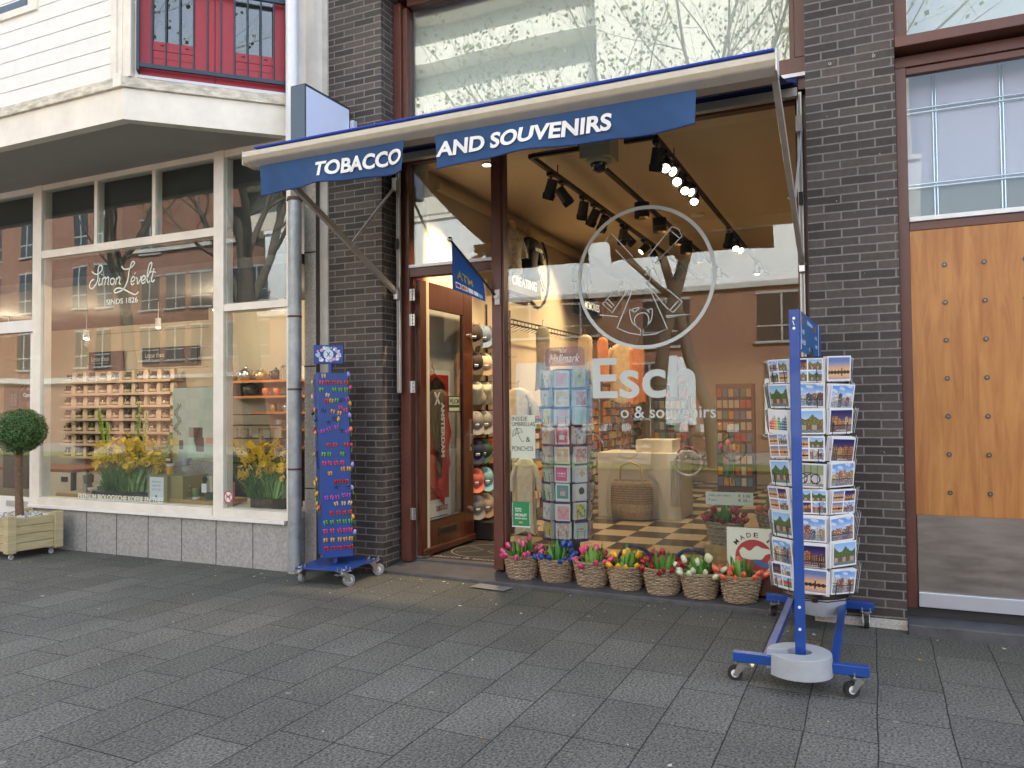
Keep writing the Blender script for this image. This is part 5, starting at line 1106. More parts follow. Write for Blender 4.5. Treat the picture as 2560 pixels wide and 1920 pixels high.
single('ceiling_track', MB().box((-1.93, .48, TZ-.02), (-1.676, .52, TZ+.02)), BLACK, 'short black cross track running left from the right track at the window', 'track')
def spot(x, y, lit, ax, k, lab, e=0, sc_=1.0):
    t = thing('track_spotlight', lab, 'spotlight', (x, y, TZ-.02), 0, 'black spotlights on the ceiling tracks')
    d = Vector(ax).normalized(); c = Vector((x, y, TZ-.15)); X = d.to_track_quat('Z', 'Y').to_matrix().to_4x4(); X.translation = c
    part('stem', MB().cyl((x, y, TZ-.02), (x, y, TZ-.12), .009, n=8).box((x-.03, y-.05, TZ-.05), (x+.03, y+.05, TZ-.02)), BLACK, t)
    part('head', MB().cyl((0, 0, -.07), (0, 0, .075), .052, .056, n=18, X=X, caps=False).cyl((0, 0, -.0701), (0, 0, -.066), .052, n=18, X=X), BLACK, t)
    if not lit:
        m = MB()
        for s in (-1, 1): m.box((-.05, s*.056-.002, .06), (.05, s*.056+.002, .12), X=X @ Matrix.Rotation(s*.25, 4, 'X')); m.box((s*.056-.002, -.05, .06), (s*.056+.002, .05, .12), X=X @ Matrix.Rotation(-s*.25, 4, 'Y'))
        part('barn_door', m, BLACK, t)
    part('lens', MB().cyl((0, 0, .060), (0, 0, .063), .041, n=20, X=X), GLOW if lit else REFL, t)
    if e: lamp(tuple(c+d*.12), e, .04, kind='SPOT', aim=tuple(c+d*3), ang=95, root=t)
for i, (y, ax) in enumerate(((1.02, (-.4, .2, -1)), (1.33, (.5, .3, -.8)), (1.96, (-.3, .3, -1)), (2.33, (-.6, .2, -1)), (2.68, (-.5, .5, -.8)), (3.46, (-.3, .4, -1)), (3.62, (.6, .3, -.7)), (4.46, (-.6, -.5, -.7)), (5.0, (.3, .5, -.8)), (6.6, (-.5, -.3, -1)))):
    spot(-2.83, y, i == 7, ax, i, f'{ordn(i)} black spotlight from the window on the left track', 120 if i in (2, 5, 7) else 0)
for i, (y, ax, lt) in enumerate(((.56, (-.2, .2, -1), 0), (.86, (.15, -.75, -.62), 1), (.99, (.75, -.55, -.6), 1), (1.33, (.1, -.75, -.62), 1), (1.68, (.1, -.75, -.62), 1), (1.76, (.85, -.4, -.6), 1), (2.11, (.1, -.7, -.75), 1), (4.3, (-.2, .1, -1), 0), (4.85, (.1, -.7, -.7), 1), (5.05, (.75, -.5, -.6), 1), (7, (0, -.2, -1), 1))):
    spot(-1.655, y, lt, ax, i, f'{ordn(i)} {"lit" if lt else "unlit"} spotlight from the window on the right track', {3: 45, 8: 90, 10: 90}.get(i, 0))
for i, y in enumerate((2.53, 3.34, 4.19, 4.85, 5.66, 7.2)):
    t = thing('downlight', f'{ordn(i)} black round downlight from the window on the middle track', 'ceiling lamp', (-2.33, y, TZ), 0, 'round downlights on the middle track')
    part('can', MB().cyl((-2.33, y, TZ-.02), (-2.33, y, TZ-.19), .085, n=24, caps=False).cyl((-2.33, y, TZ-.0201), (-2.33, y, TZ-.022), .085, n=24), BLACK, t)
    part('reflector', MB().lathe([(.084, -.19), (.06, -.15), (.03, -.12), (0, -.12)], (-2.33, y, TZ), n=24), REFL, t)
    if i in (1, 3, 5): lamp((-2.33, y, TZ-.22), 55, .05, kind='SPOT', aim=(-2.33, y, 0), ang=120, root=t)
t = thing('dome_camera', 'black dome security camera under a cream box near the shop window', 'camera', (-2.1, .45, 3.75))
part('housing', MB().box((-2.30, .36, 3.72), (-2.02, .62, 3.975)), mat('cream_box', (.55, .48, .36), .6), t, bev=.006)
part('collar', MB().lathe([(.0, 0), (.11, 0), (.105, -.025), (0, -.03)], (-2.16, .48, 3.72), n=24), MATS['cream_box'], t)
part('dome', MB().lathe([(.075, 0), (.072, -.03), (.055, -.06), (.03, -.078), (0, -.084)], (-2.16, .48, 3.692), n=24), mat('dome_black', (.01, .01, .012), .05, coat=.5), t)
single('smoke_detector', MB().cyl((-1.98, 3.9, 3.974), (-1.98, 3.9, 3.955), .08, n=24), WHITE, 'round white detector on the shop ceiling between the middle and right tracks', 'smoke detector')
t = thing('ceiling_downlight', 'small round ceiling light above the open shop door', 'ceiling lamp', (-3.45, .85, 3.96)); part('ring', MB().cyl((-3.45, .85, 3.974), (-3.45, .85, 3.96), .06, n=20), WHITE, t); part('bulb', MB().cyl((-3.45, .85, 3.959), (-3.45, .85, 3.956), .04, n=16), GLOW, t)
lamp((-3.45, .85, 3.93), 230, .04, kind='SPOT', aim=(-4.05, .95, 1.4), ang=80, root=t)
rgg = random.Random(77)
for gi, (y0, y1, z0, z1, lab) in enumerate(((2.95, 4.3, .2, 1.55, 'wall grid crowded with small souvenirs below the clothes rail'), (4.5, 6.1, .2, 1.9, 'wall grid crowded with souvenirs further back on the left wall'), (6.3, 8.6, .2, 2.3, 'wall grid crowded with souvenirs at the far end of the left wall'))):
    t = thing('goods_grid', lab, 'wall display', (-4.05, y0, z0)); part('panel', MB().box((-4.099, y0, z0), (-4.06, y1, z1)), mat('grid_brown', (.07, .05, .04), .7), t)
    m = MB(); cols_ = [mat('g_%d' % k, c, .6) for k, c in enumerate(((.55, .15, .05), (.6, .45, .2), (.1, .2, .4), (.6, .58, .5), (.12, .3, .15), (.7, .3, .05), (.3, .05, .06)))]
    for r in range(int((z1-z0)/.13)):
        y = y0+.02
        while y < y1-.1: w_ = rgg.uniform(.05, .13); m.box((-4.059, y, z0+.02+r*.13), (-4.059+rgg.uniform(.02, .09), y+w_-.012, z0+.02+r*.13+rgg.uniform(.06, .12)), rgg.randrange(7)); y += w_
    o_ = part('goods', m, cols_, t); o_['kind'] = 'stuff'
# poster, poncho, welcome sign behind the open door
t = thing('poster', 'red and white tour poster in a frame behind the glass of the open door', 'poster', (-4.07, .9, .4))
part('sheet', MB().box((-4.080, .60, .40), (-4.072, 1.185, 1.93)), WHITE, t); part('print', MB().box((-4.0719, .63, .61), (-4.070, 1.14, 1.885)), mat('poster_red', (.50, .02, .03), .4), t)
m = MB(); Yx = (0, 1, 0); text(m, 'TOURS & TICKETS', (-4.0705, .87, .485), Yx, FZ, .24, .055, depth=.001, bold=.02, mi=0); text(m, 'Amsterdam', (-4.0688, .80, 1.79), Yx, FZ, .3, .06, depth=.001, mi=1, shear=.2); text(m, 'Leave Yesterday', (-4.0688, .66, .70), Yx, FZ, .17, .03, depth=.001, mi=2); m.box((-4.0695, .7, .43), (-4.0685, 1.1, .437), 3)
part('lettering', m, [mat('poster_ink', (.35, .02, .02), .5), mat('poster_gold', (.45, .12, .03), .5), WHITE, BLACK], t)
t = thing('poncho', 'black and red poncho with white sideways lettering and a cross, hanging behind the door glass', 'poncho', (-4.04, .8, 1.9))
part('hanger', MB().tube([(-4.045, .80, 2.0), (-4.045, .77, 1.99), (-4.045, .765, 1.96), (-4.045, .80, 1.93), (-4.045, .80, 1.90)], .004, n=6).tube([(-4.045, .62, 1.83), (-4.045, .80, 1.895), (-4.045, 1.0, 1.82)], .007, n=6), [mat('hanger_wood', (.45, .10, .03), .4)], t)
def sheet(nm, poly, X0, amp, mt, root, seed):
    m = MB(); rg = random.Random(seed); n = len(poly); vs = [(X0, y, z) for y, z in poly]; c = (sum(p[0] for p in poly)/n, sum(p[1] for p in poly)/n)
    ny, nz = 14, 30; y0 = min(p[0] for p in poly); y1 = max(p[0] for p in poly); z0 = min(p[1] for p in poly); z1 = max(p[1] for p in poly)
    def inside(y, z):
        r = False
        for i in range(n):
            a, b = poly[i], poly[(i+1) % n]
            if (a[1] > z) != (b[1] > z) and y < (b[0]-a[0])*(z-a[1])/(b[1]-a[1])+a[0]: r = not r
        return r
    rowsL = []
    for j in range(nz+1):
        z = z0+(z1-z0)*j/nz*.998+.0005; ys = []
        for i in range(n):
            a, b = poly[i], poly[(i+1) % n]
            if (a[1] > z) != (b[1] > z): ys.append((b[0]-a[0])*(z-a[1])/(b[1]-a[1])+a[0])
        rowsL.append((min(ys), max(ys), z) if len(ys) > 1 else (c[0], c[0], z))
    vs = [(X0+amp*math.sin(i*1.3+z*3+seed)*(1-.5*(z-z0)/(z1-z0)), a+(b-a)*i/ny, z) for a, b, z in rowsL for i in range(ny+1)]
    m.add(vs, [(j*(ny+1)+i, j*(ny+1)+i+1, (j+1)*(ny+1)+i+1, (j+1)*(ny+1)+i) for j in range(nz) for i in range(ny)], 0, True); return part(nm, m, mt, root)
sheet('red_cloth', [(.40, .72), (.44, 1.6), (.72, 1.80), (.95, 1.78), (1.12, 1.45), (1.18, 1.28), (1.10, 1.1), (1.14, .95), (1.02, .80), (1.0, .54), (.93, .60), (.8, .72)], -4.052, .010, mat('poncho_red', (.50, .012, .035), .35), t, 1)
sheet('black_cloth', [(.66, 1.78), (.80, 1.86), (.99, 1.78), (1.0, 1.5), (.95, 1.2), (.93, .83), (.86, .83), (.80, 1.1), (.70, 1.4)], -4.028, .008, mat('poncho_black', (.012, .012, .014), .3), t, 3)
m = MB(); Zd = (0, 0, -1); text(m, 'AMSTERDAM', (-4.008, .875, 1.60), (0, 0, -1), (0, 1, 0), .56, .07, depth=.002, bold=.04)
for q in ((.745, 1.70, .84, 1.58), (.84, 1.70, .755, 1.57)): d_ = Vector((0, q[2]-q[0], q[3]-q[1])); slab(m, Vector((-4.008, q[0]-.012, q[1])), d_, Vector((0, .03, .008)), Vector((.003, 0, 0)))
part('lettering', m, WHITE, t)
t = sign('welcome_sign', 'small hanging door sign reading WELKOM in green and white', 0, 1, 0, 1, 0, WHITE); [bpy.data.objects.remove(c_) for c_ in list(t.children)]; t.location = (-3.93, 1.0, 1.5)
part('board', MB().box((-3.9375, .90, 1.50), (-3.9345, 1.135, 1.665)), mat('sign_dark_green', (.02, .05, .025), .5), t); part('panel', MB().box((-3.9344, .912, 1.575), (-3.9335, 1.125, 1.652)).box((-3.9344, .912, 1.512), (-3.9335, 1.125, 1.545)), mat('pale_green', (.50, .58, .42), .6), t)
m = MB(); text(m, 'WELKOM', (-3.9334, .92, 1.585), Yx, FZ, .195, .055, depth=.001, bold=.02); part('lettering', m, INK, t)
# caps on the left wall rack
t = thing('cap_rack', 'black wire wall rack behind the shop door holding caps and hats', 'rack', (-4.08, 1.9, .1))
m = MB(); capz = (2.33, 2.02, 1.70, 1.37, 1.05, .74, .45)
for z in capz:
    m.tube([(-4.09, 1.5, z+.14), (-4.09, 2.75, z+.14)], .006, n=5)
    for k in range(9): m.tube([(-4.09, 1.55+k*.14, z+.14), (-3.98, 1.55+k*.14, z+.14), (-3.975, 1.55+k*.14, z+.155)], .003, n=4)
for y in (1.5, 2.1, 2.75): m.box((-4.095, y-.012, .2), (-4.085, y+.012, 2.75))
m.box((-4.08, 1.5, .12), (-3.75, 2.75, .30)); part('frame', m, BLACK, t)
def cap_mesh(c1, c2, bucket=False):
    m = MB()
    if bucket: m.lathe([(0, .115), (.045, .112), (.062, .10), (.075, .03), (.082, 0), (.12, -.045), (.118, -.05)], n=18)
    else:
        m.lathe([(0, .115), (.04, .108), (.07, .085), (.088, .045), (.092, 0)], n=18, sx=1.1, sy=.9); m.lathe([(0, .122), (.008, .12), (.01, .113)], n=8)
        n = 10; vs = []
        for i in range(n+1):
            a = -1.15+2.3*i/n; x0, y0 = .098*math.cos(a), .083*math.sin(a); x1, y1 = .098*math.cos(a)+.075*math.cos(a*.7), .088*math.sin(a); vs += [(x0, y0, .002), (x1, y1, -.016-.012*math.sin(a)**2)]
        m.add(vs, [(2*i, 2*i+1, 2*i+3, 2*i+2) for i in range(n)], 1, True)
        m.box((.09, -.02, .03), (.1, .02, .055), 2)
    return m.mesh('cap', [c1, c2, WHITE])
cc_ = dict(brown=(.05, .035, .03), blue=(.16, .22, .32), olive=(.10, .10, .05), beige=(.62, .52, .34), navy=(.02, .03, .07), cream=(.55, .54, .40), grey=(.25, .25, .24), orange=(.75, .15, .02), green=(.04, .09, .06), coral=(.70, .18, .12), sky=(.22, .48, .58), black=(.015, .015, .02), sand=(.50, .42, .30), tan=(.30, .20, .12))
CM = {}
capn = 0
for r, cols in enumerate((('brown', 'blue', 'olive', 'brown'), ('brown', 'beige', 'blue', 'beige'), ('cream', 'cream', 'cream', 'green'), ('grey', 'grey', 'grey', 'orange'), ('navy', 'green', 'orange', 'orange'), ('coral', 'sky', 'black', 'navy'), ('grey', 'sand', 'cream', 'sand'))):
    for j, cn in enumerate(cols):
        bk_ = r == 2 and cn == 'cream'; key = (cn, bk_)
        if key not in CM: b2 = mat('cap_'+cn, cc_[cn], .8, var=.1, scale=30); CM[key] = cap_mesh(b2, MATS.get('cap_tan') or mat('cap_tan', cc_['tan'], .8) if cn in ('beige', 'sand') else b2, bk_)
        o = bpy.data.objects.new('sun_hat' if bk_ else 'cap', CM[key]); C.objects.link(o); o.location = (-3.99+.02*(j % 2), 1.60+j*.185, capz[r]+.01); o.rotation_euler = (0, R(50 if bk_ else 38), R(-58+rnd.uniform(-10, 10))); o.scale = (1.12,)*3
        tag(o, f'{cn} {"bucket hat" if bk_ else "cap"} on the wall rack, {ordn(r)} row from the top, {ordn(j)} from the door', 'hat' if bk_ else 'cap', 'caps and hats on the wall rack')
# left wall display: black sign boxes, mannequins, round emblem, garments
def wsign(label, y0, y1, s, z0=2.955, z1=3.214):
    t = thing('wall_sign', label, 'sign', (-4.0, (y0+y1)/2, z0)); part('box', MB().box((-4.09, y0, z0), (-3.95, y1, z1)), mat('sign_black', (.02, .018, .016), .6), t)
    m = MB(); text(m, s, (-3.949, y0+.12, z0+.085), Yx, FZ, y1-y0-.26, .115, depth=.002, bold=.01); part('lettering', m, mat('cream_letter', (.75, .66, .48), .6, emit=.25), t)
wsign('black wall sign reading CREATING above the garments', 2.40, 3.42, 'CREATING'); wsign('black wall sign reading MEMORIES further back on the left wall', 5.05, 6.0, 'MEMORIES')
def torso(y, mt, label, mark=None):
    t = thing('mannequin', label, 'mannequin', (-3.92, y, 3.215)); m = MB()
    m.lathe([(.0, -.05), (.15, -.05), (.14, .05), (.125, .16), (.15, .30), (.17, .38), (.13, .45), (.06, .48), (0, .48)], (-3.93, y, 3.215), n=20, sy=1.15, sx=.7); part('shirt', m, mt, t)
    for s in (-1, 1): part('sleeve', MB().tube([(-3.93, y+s*.14, 3.62), (-3.92, y+s*.23, 3.52), (-3.91, y+s*.25, 3.38)], [.06, .065, .07], n=10), mt, t)
    part('neck', MB().cyl((-3.93, y, 3.69), (-3.93, y, 3.80), .045, .04, n=14), mat('mannequin_skin', (.62, .45, .25), .5), t)
    if mark:
        m = MB(); text(m, mark, (-3.80, y-.12, 3.50), Yx, FZ, .24, .045, depth=.002, bold=.02); part('lettering', m, WHITE, t)
torso(2.50, mat('pattern_shirt', (.55, .50, .42), .8, var=.5, scale=22), 'mannequin torso in a pale patterned shirt nearest the door post')
torso(3.02, mat('black_shirt', (.02, .018, .016), .8), 'mannequin torso in a black shirt with white lettering beside the round wall emblem', 'AMSTERDAM')
torso(4.95, mat('black_shirt', (.02, .018, .016), .8), 'mannequin torso in black above the second wall sign')
torso(7.2, mat('pattern_shirt', (.55, .50, .42), .8), 'pale mannequin torso far back on the left wall')
t = thing('wall_emblem', 'round black ring emblem with a windmill outline on the left shop wall', 'wall decoration', (-4.08, 3.62, 3.37)); m = MB()
m.tube([(-4.08, 3.62+.42*math.cos(k*math.pi/24), 3.37+.48*math.sin(k*math.pi/24)) for k in range(49)], .016, n=6)
for a in (40, 130, 220, 310):
    c_, s_ = math.cos(R(a)), math.sin(R(a)); o_ = Vector((-4.08, 3.62, 3.40)); d_ = Vector((0, c_, s_)); q_ = Vector((0, -s_, c_))
    m.tube([o_+d_*.05, o_+d_*.12+q_*.04, o_+d_*.33+q_*.05, o_+d_*.34-q_*.03, o_+d_*.1], .006, n=4)
m.tube([(-4.08, 3.5, 3.0), (-4.08, 3.58, 3.38), (-4.08, 3.66, 3.38), (-4.08, 3.74, 3.0)], .006, n=4); part('ring', m, BLACK, t)
t = thing('clothes_rail', 'black clothes rail with hangers along the left wall of the shop', 'clothes rail', (-3.9, 2.5, 2.5)); m = MB(); m.tube([(-3.85, 1.9, 2.58), (-3.85, 6.4, 2.58)], .012, n=6)
for k in range(40): y = 2.0+k*.11; m.tube([(-3.85, y, 2.59), (-3.85, y, 2.54), (-3.97, y, 2.48), (-3.85, y, 2.53), (-3.72, y, 2.48)], .004, n=4)
part('rail', m, BLACK, t)
def garment(x, y, z, wd, h, mt, label, seed):
    m = MB(); rg = random.Random(seed); n = 24; prof = [(.0, -.05), (.22, 0), (.30, 0), (.72, -.045), (.86, -.10), (.88, -.26), (.84, -.36), (.82, -.5), (.92, -.8), (1.05, -1)]; vs = []
    for r, zz in prof:
        for k in range(n):
            t = 2*math.pi*k/n; q = 1+.10*math.sin(7*t+seed)*(-zz)**.5; vs.append((x+wd/2*r*q*math.cos(t), y+.035*q*(1+.5*math.sin(9*t+seed*2)*(-zz))*math.sin(t), z+h*zz+.02*math.sin(3*t+seed)*(-zz)))
    m.add(vs, [(i*n+k, i*n+(k+1) % n, (i+1)*n+(k+1) % n, (i+1)*n+k) for i in range(len(prof)-1) for k in range(n)], 0, True)
    for s_ in ((-1, 1) if 'orange' not in label and wd >= .22 else ()): m.tube([(x+s_*wd*.38, y, z-h*.10), (x+s_*wd*.62, y, z-h*.26), (x+s_*wd*.68, y+.01, z-h*.46)], [wd*.13, wd*.14, wd*.15], n=8)
    m.tube([(x, y, z), (x, y, z+.06), (x+.02, y, z+.08)], .004, n=4, mi=1); single('hanging_garment', m, [mt, STEEL], label, 'garment', 'garments hanging in the souvenir shop')
OR = mat('orange_cloth', (.80, .24, .06), .75, var=.12, scale=8)
for i, (x, y, z, wd, h, c_, lab) in enumerate(((-3.55, 2.5, 2.50, .2, .75, (.35, .3, .2), 'olive garment hanging below the first wall sign'), (-3.30, 3.3, 2.45, .22, .6, (.55, .42, .25), 'patterned tan garment hanging left of the orange one'), (-3.05, 3.25, 2.4, .16, .55, (.8, .24, .06), 'narrow orange garment hanging in the middle of the rail'), (-2.90, 3.6, 2.35, .34, .75, (.62, .50, .28), 'cream kimono hanging above the greeting cards'), (-2.68, 3.5, 2.30, .22, .72, (.80, .26, .08), 'wide orange shirt hanging above the letter E'),
    (-3.45, 1.55, 1.75, .3, .65, (.62, .50, .32), 'beige sweater hanging left of the greeting card rack'), (-3.35, 1.5, 1.02, .24, .8, (.60, .52, .38), 'beige skirt hanging behind the paper sign'), (-3.02, 1.6, 1.05, .22, .7, (.30, .01, .03), 'dark red shirt with sideways lettering beside the card rack'))):
    garment(x, y, z, wd, h, mat('cloth_%d' % i, c_, .8, var=.2, scale=14), lab, i)
m = MB(); text(m, 'AMSTERDAM', (-2.96, 1.53, .92), Zd, (1, 0, 0), .5, .07, depth=.002, bold=.02); o = part('shirt_lettering', m, WHITE); tag(o, 'white sideways lettering on the dark red shirt', 'lettering')
# greeting card rack
GR = thing('greeting_card_rack', 'tall black revolving rack of square greeting cards just inside the shop window', 'display rack', (-2.68, .92, .1))
gctr = Vector((-2.66, .93, 0)); gw = ['ladybird', 'star']; gcol = [((.85, .45, .5), (.8, .75, .7)), ((.1, .4, .35), (.6, .6, .2)), ((.85, .7, .15), (.4, .6, .7)), ((.9, .85, .8), (.85, .3, .3)), ((.80, .12, .28), (.15, .5, .35)), ((.55, .78, .62), (.8, .2, .15)), ((.85, .85, .82), (.1, .1, .1)), ((.65, .82, .55), (.8, .8, .4)), ((.8, .45, .5), (.9, .8, .75)), ((.75, .50, .2), (.2, .5, .7)), ((.55, .75, .65), (.1, .2, .1)), ((.80, .25, .25), (.95, .9, .9))]
def gpic(seed):
    rg = random.Random(seed*77+5); a, b_ = gcol[seed % 12]; b_ = gcol[(seed*5+3) % 12][rg.randrange(2)]; cx_, cy_, r_ = rg.uniform(.35, .65), rg.uniform(.35, .65), rg.uniform(.15, .32); kk = rg.randrange(7)
    def f(u, v):
        dd = math.hypot(u-cx_, v-cy_)
        if u < .05 or u > .95 or v < .05 or v > .95: return (.85, .85, .83)
        if kk == 0 and dd < r_: return b_
        if kk == 1 and abs(u-cx_)+abs(v-cy_) < r_*1.3: return b_ if (int(v*14) % 3) else lerp(a, b_, .5)
        if kk == 2 and abs(v-.5-.2*math.sin(u*9)) < .08: return b_
        if kk == 4 and .3 < u < .7 and .25 < v < .6+.25*(1-abs(u-.5)*4): return b_ if v < .55 else lerp(b_, (.1, .1, .1), .5)
        if kk == 5 and (.35 < v < .42 or .5 < v < .6 or .68 < v < .72) and .2 < u < .8 and int(u*30) % 4: return b_
        if kk == 6 and math.hypot((u-.5)*1.3, v-.4) < .2 or kk == 6 and math.hypot(u-.5, v-.68) < .11: return b_
        if kk == 3 and (int(u*5)+int(v*5)) % 3 == 0 and dd < .45: return b_
        return a
    return f
class GP:
    pass
gcn = ['pink', 'dark green', 'yellow', 'cream', 'crimson', 'mint', 'white', 'pale green', 'rose', 'ochre', 'sage', 'red']
gsel = {}
def gplan(f, r, g): 
    k = (r*7+(r*r)%5+{'left': 3, 'front': 0, 'right': 7, 'far right': 10, 'far left': 1}[f]*2+r) % 12; gsel[(f, r)] = k; return gpic(k+12*(r*3+len(f)))
card_rack(gctr, .20, [('front', 8, 1), ('left', -37, 1), ('right', 53, 1), ('far right', 98, 1), ('far left', -82, 1)], 9, 1.88, .176, .132, .158, gplan, 3, 0, 'greeting_cards',
 lambda f, r, k: f'{gcn[gsel[(f, r)]]} greeting cards, {ordn(r)} pocket down, {f} column of the black rack', 'greeting cards', 'greeting cards in the black rack', seed=9, root=GR)
bkm = MB(); m = MB(); violet = mat('violet_strip', (.05, .02, .14), .5)
for fi in range(8):
    an = R(8+fi*45); n = Vector((math.sin(an), -math.cos(an), 0)); ux = Vector((math.cos(an), math.sin(an), 0))
    for r in range(9): slab(m, gctr+n*.235-ux*.072+Vector((0, 0, 1.88-(r+1)*.176-.002)), ux*.144, Vector((0, 0, .02)), n*.002)
    slab(bkm, gctr+n*.168-ux*.078+Vector((0, 0, .29)), ux*.156, Vector((0, 0, 1.6)), n*.004)
part('backing', bkm, BLACK, GR); part('label_strip', m, violet, GR); part('post', MB().cyl(gctr+Vector((0, 0, .1)), gctr+Vector((0, 0, 1.9)), .12, n=8), BLACK, GR)
# display blocks, baskets and bags
single('display_block', MB().box((-3.31, 3.78, .1), (-2.22, 4.5, .938)), mat('block_white', (.70, .66, .56), .5), 'large low cream display block in the middle of the shop floor', 'display block', bev=.004)
single('display_block', MB().box((-2.84, 3.95, .939), (-2.36, 4.4, 1.10)), MATS['block_white'], 'small cream block standing on the large display block', 'display block', bev=.004)
t = thing('straw_bag', 'striped straw handbag with ribbon wrapped in clear film in front of the display block', 'bag', (-2.80, 3.62, .1)); m = MB()
m.lathe([(0, .02), (.26, .02), (.275, .2), (.27, .42), (.24, .5)], (-2.80, 3.60, .1), n=26, sy=.5); part('body', m, mat('straw', (.52, .40, .24), .7, var=.3, scale=30), t)
m = MB()
for k in range(9): z = .3+k*.03; m.tube([(-2.80+.275*math.cos(a), 3.60+.14*math.sin(a), .1+z-.1+.02) for a in [math.pi+math.pi*i/20 for i in range(21)]], .004, n=4)
part('stripe', m, mat('stripe_brown', (.25, .13, .05), .7), t)
part('handle', MB().tube([(-2.95, 3.56, .58), (-2.93, 3.56, .78), (-2.80, 3.56, .84), (-2.67, 3.56, .78), (-2.65, 3.56, .58)], .014, n=8), mat('ribbon', (.55, .38, .14), .5), t)
film = glass_mat('film', tint=(.97, .97, .97), ior=1.25, wav=.6, wsc=14)
m = MB(); rg = random.Random(4); n = 26; vs = []
for j, (r, z) in enumerate(((.33, .1), (.34, .3), (.34, .55), (.26, .8), (.12, .98), (.2, 1.13))):
    for k in range(n): a = 2*math.pi*k/n; q = r*(1+rg.uniform(-.08, .08)); vs.append((-2.80+q*math.cos(a), 3.6+q*.5*math.sin(a), z))
m.add(vs, [(i*n+k, i*n+(k+1) % n, (i+1)*n+(k+1) % n, (i+1)*n+k) for i in range(5) for k in range(n)], 0, True); part('film_wrap', m, film, t)
t = thing('tassel_bag', 'ring shaped bag with a tasselled scarf hanging at the corner of the display block', 'bag', (-2.15, 3.7, .9)); m = MB(); m.tube([(-2.1+.17*math.cos(k*math.pi/14), 3.68, .82+.15*math.sin(k*math.pi/14)) for k in range(29)], .02, n=8, mi=0)
m.tube([(-2.1+.135*math.cos(k*math.pi/14), 3.68, .90+.13*math.sin(k*math.pi/14)) for k in range(16)], .012, n=6, mi=1)
for k in range(26): x = -2.33+rnd.uniform(0, .13); m.tube([(x, 3.7, .85), (x+rnd.uniform(-.02, .02), 3.69, .55), (x+rnd.uniform(-.03, .03), 3.68, .28)], .006, n=4, mi=2)
part('body', m, [mat('grey_cord', (.4, .4, .42), .3), mat('wine_cord', (.22, .03, .05), .6), mat('fringe', (.45, .42, .38), .8)], t)
t = thing('wooden_crate_display', 'stepped light wood display box in the right corner of the shop window', 'display box', (-.8, .8, .1))
part('lower_box', MB().box((-1.29, .50, .1), (.15, 1.0, .235)), OAK, t, bev=.004); part('upper_box', MB().box((-1.36, 1.001, .1), (.15, 2.1, .42)).box((-1.0, .9, .2351), (.15, 1.0, .42)), OAK, t, bev=.004)
m = MB()
for x in (-1.92, -1.42): 
    for k in range(3): m.lathe([(.10, 0), (.125, .02), (.14, .07)], (x, .62, .1+k*.03), n=24)
    m.cyl((x, .62, .1), (x, .62, .20), .12, .135, n=24, caps=False)
o = part('floor_basket', m, mat('rope_basket', (.16, .10, .06), .8)); tag(o, 'low round brown baskets on the floor behind the red and white tulips', 'basket')
m = MB()
for x in (-1.92, -1.42): m.tube([(x+.14*math.cos(k*math.pi/14), .62, .2+.12*abs(math.sin(k*math.pi/14))) for k in range(15)], .016, n=6)
part('handle', m, mat('navy_handle', (.01, .03, .12), .5), o)
bi = dup(b0, (-1.175, .79, .36), 1.0, 'wicker basket of dark red wooden tulips on the display box inside the window', 'wicker baskets inside the window', sc_=(1.0, 1.0, .95))
single('basket_stand', MB().box((-1.33, .68, .2351), (-1.0, .9, .36)), OAK, 'small light wood block carrying the wicker basket inside the window', 'block')
fill((-1.175, .79, .36), 'darkred', 'dark red', 60, 13, 'basket inside the window')
bi2 = dup(b0, (-.78, 1.15, .42), 2.0, 'wicker basket of orange red wooden tulips in the far right corner inside the window', 'wicker baskets inside the window', sc_=(1.15, 1.15, .9))
fill((-.78, 1.15, .42), 'orange', 'orange red', 61, 14, 'far right basket inside the window')
t = thing('price_card', 'white price card for the wooden tulips standing behind the basket inside the window', 'price card', (-1.15, .93, .66)); part('card', MB().box((-1.36, .93, .672), (-.955, .936, .785)), mat('price_white', (.72, .74, .66), .6), t)
m = MB()
for s, x, z, ww, hh, mi in (('tulip, per piece', -1.335, .742, .19, .026, 1), ('9 pcs.', -1.335, .700, .075, .026, 1), ('\u20ac 3.50', -1.08, .744, .1, .026, 0), ('\u20ac 25.-', -1.08, .705, .1, .026, 0)): text(m, s, (x, .9285, z), FX, FZ, ww, hh, depth=.001, bold=.005, mi=mi)
part('lettering', m, [INK, mat('teal_ink', (.05, .25, .30), .6)], t)
# tulip bag, shelves and clutter deep in the shop
m = MB(); m.lathe([(.13, 0), (.14, .3), (.13, .52)], (-1.62, 3.72, .62), n=20, sy=.3)
t = thing('tulip_bag', 'clear bag printed with tulips hanging right of the tasselled bag', 'bag', (-1.62, 3.72, .62)); part('film_wrap', m, film, t)
m = MB()
for k, (x, z, c_) in enumerate(((-1.70, 1.0, 0), (-1.62, 1.04, 1), (-1.54, .99, 2), (-1.58, .94, 0))): m.lathe([(0, 0), (.03, .02), (.032, .05), (0, .09)], (x, 3.72, z), n=10, mi=c_); m.tube([(x, 3.72, z), (x*.5-.81+.02, 3.72, z-.35)], .01, n=5, mi=3)
part('flowers', m, [mat('f_pink', (.7, .1, .3), .5), mat('f_orange', (.8, .25, .1), .5), mat('f_yellow', (.8, .6, .1), .5), GREEN[0]], t)
m = MB(); rg = random.Random(12)
SH = thing('back_shelves', 'dark crowded shelves of souvenirs along the right wall deep in the shop', 'shelves', (-.2, 4, .1)); m = MB()
for k in range(7): m.box((-.35, 2.2, .45+k*.36), (.19, 8.5, .475+k*.36))
for y in (2.2, 3.6, 5, 6.4, 8.4): m.box((-.35, y, .1), (.19, y+.03, 2.9))
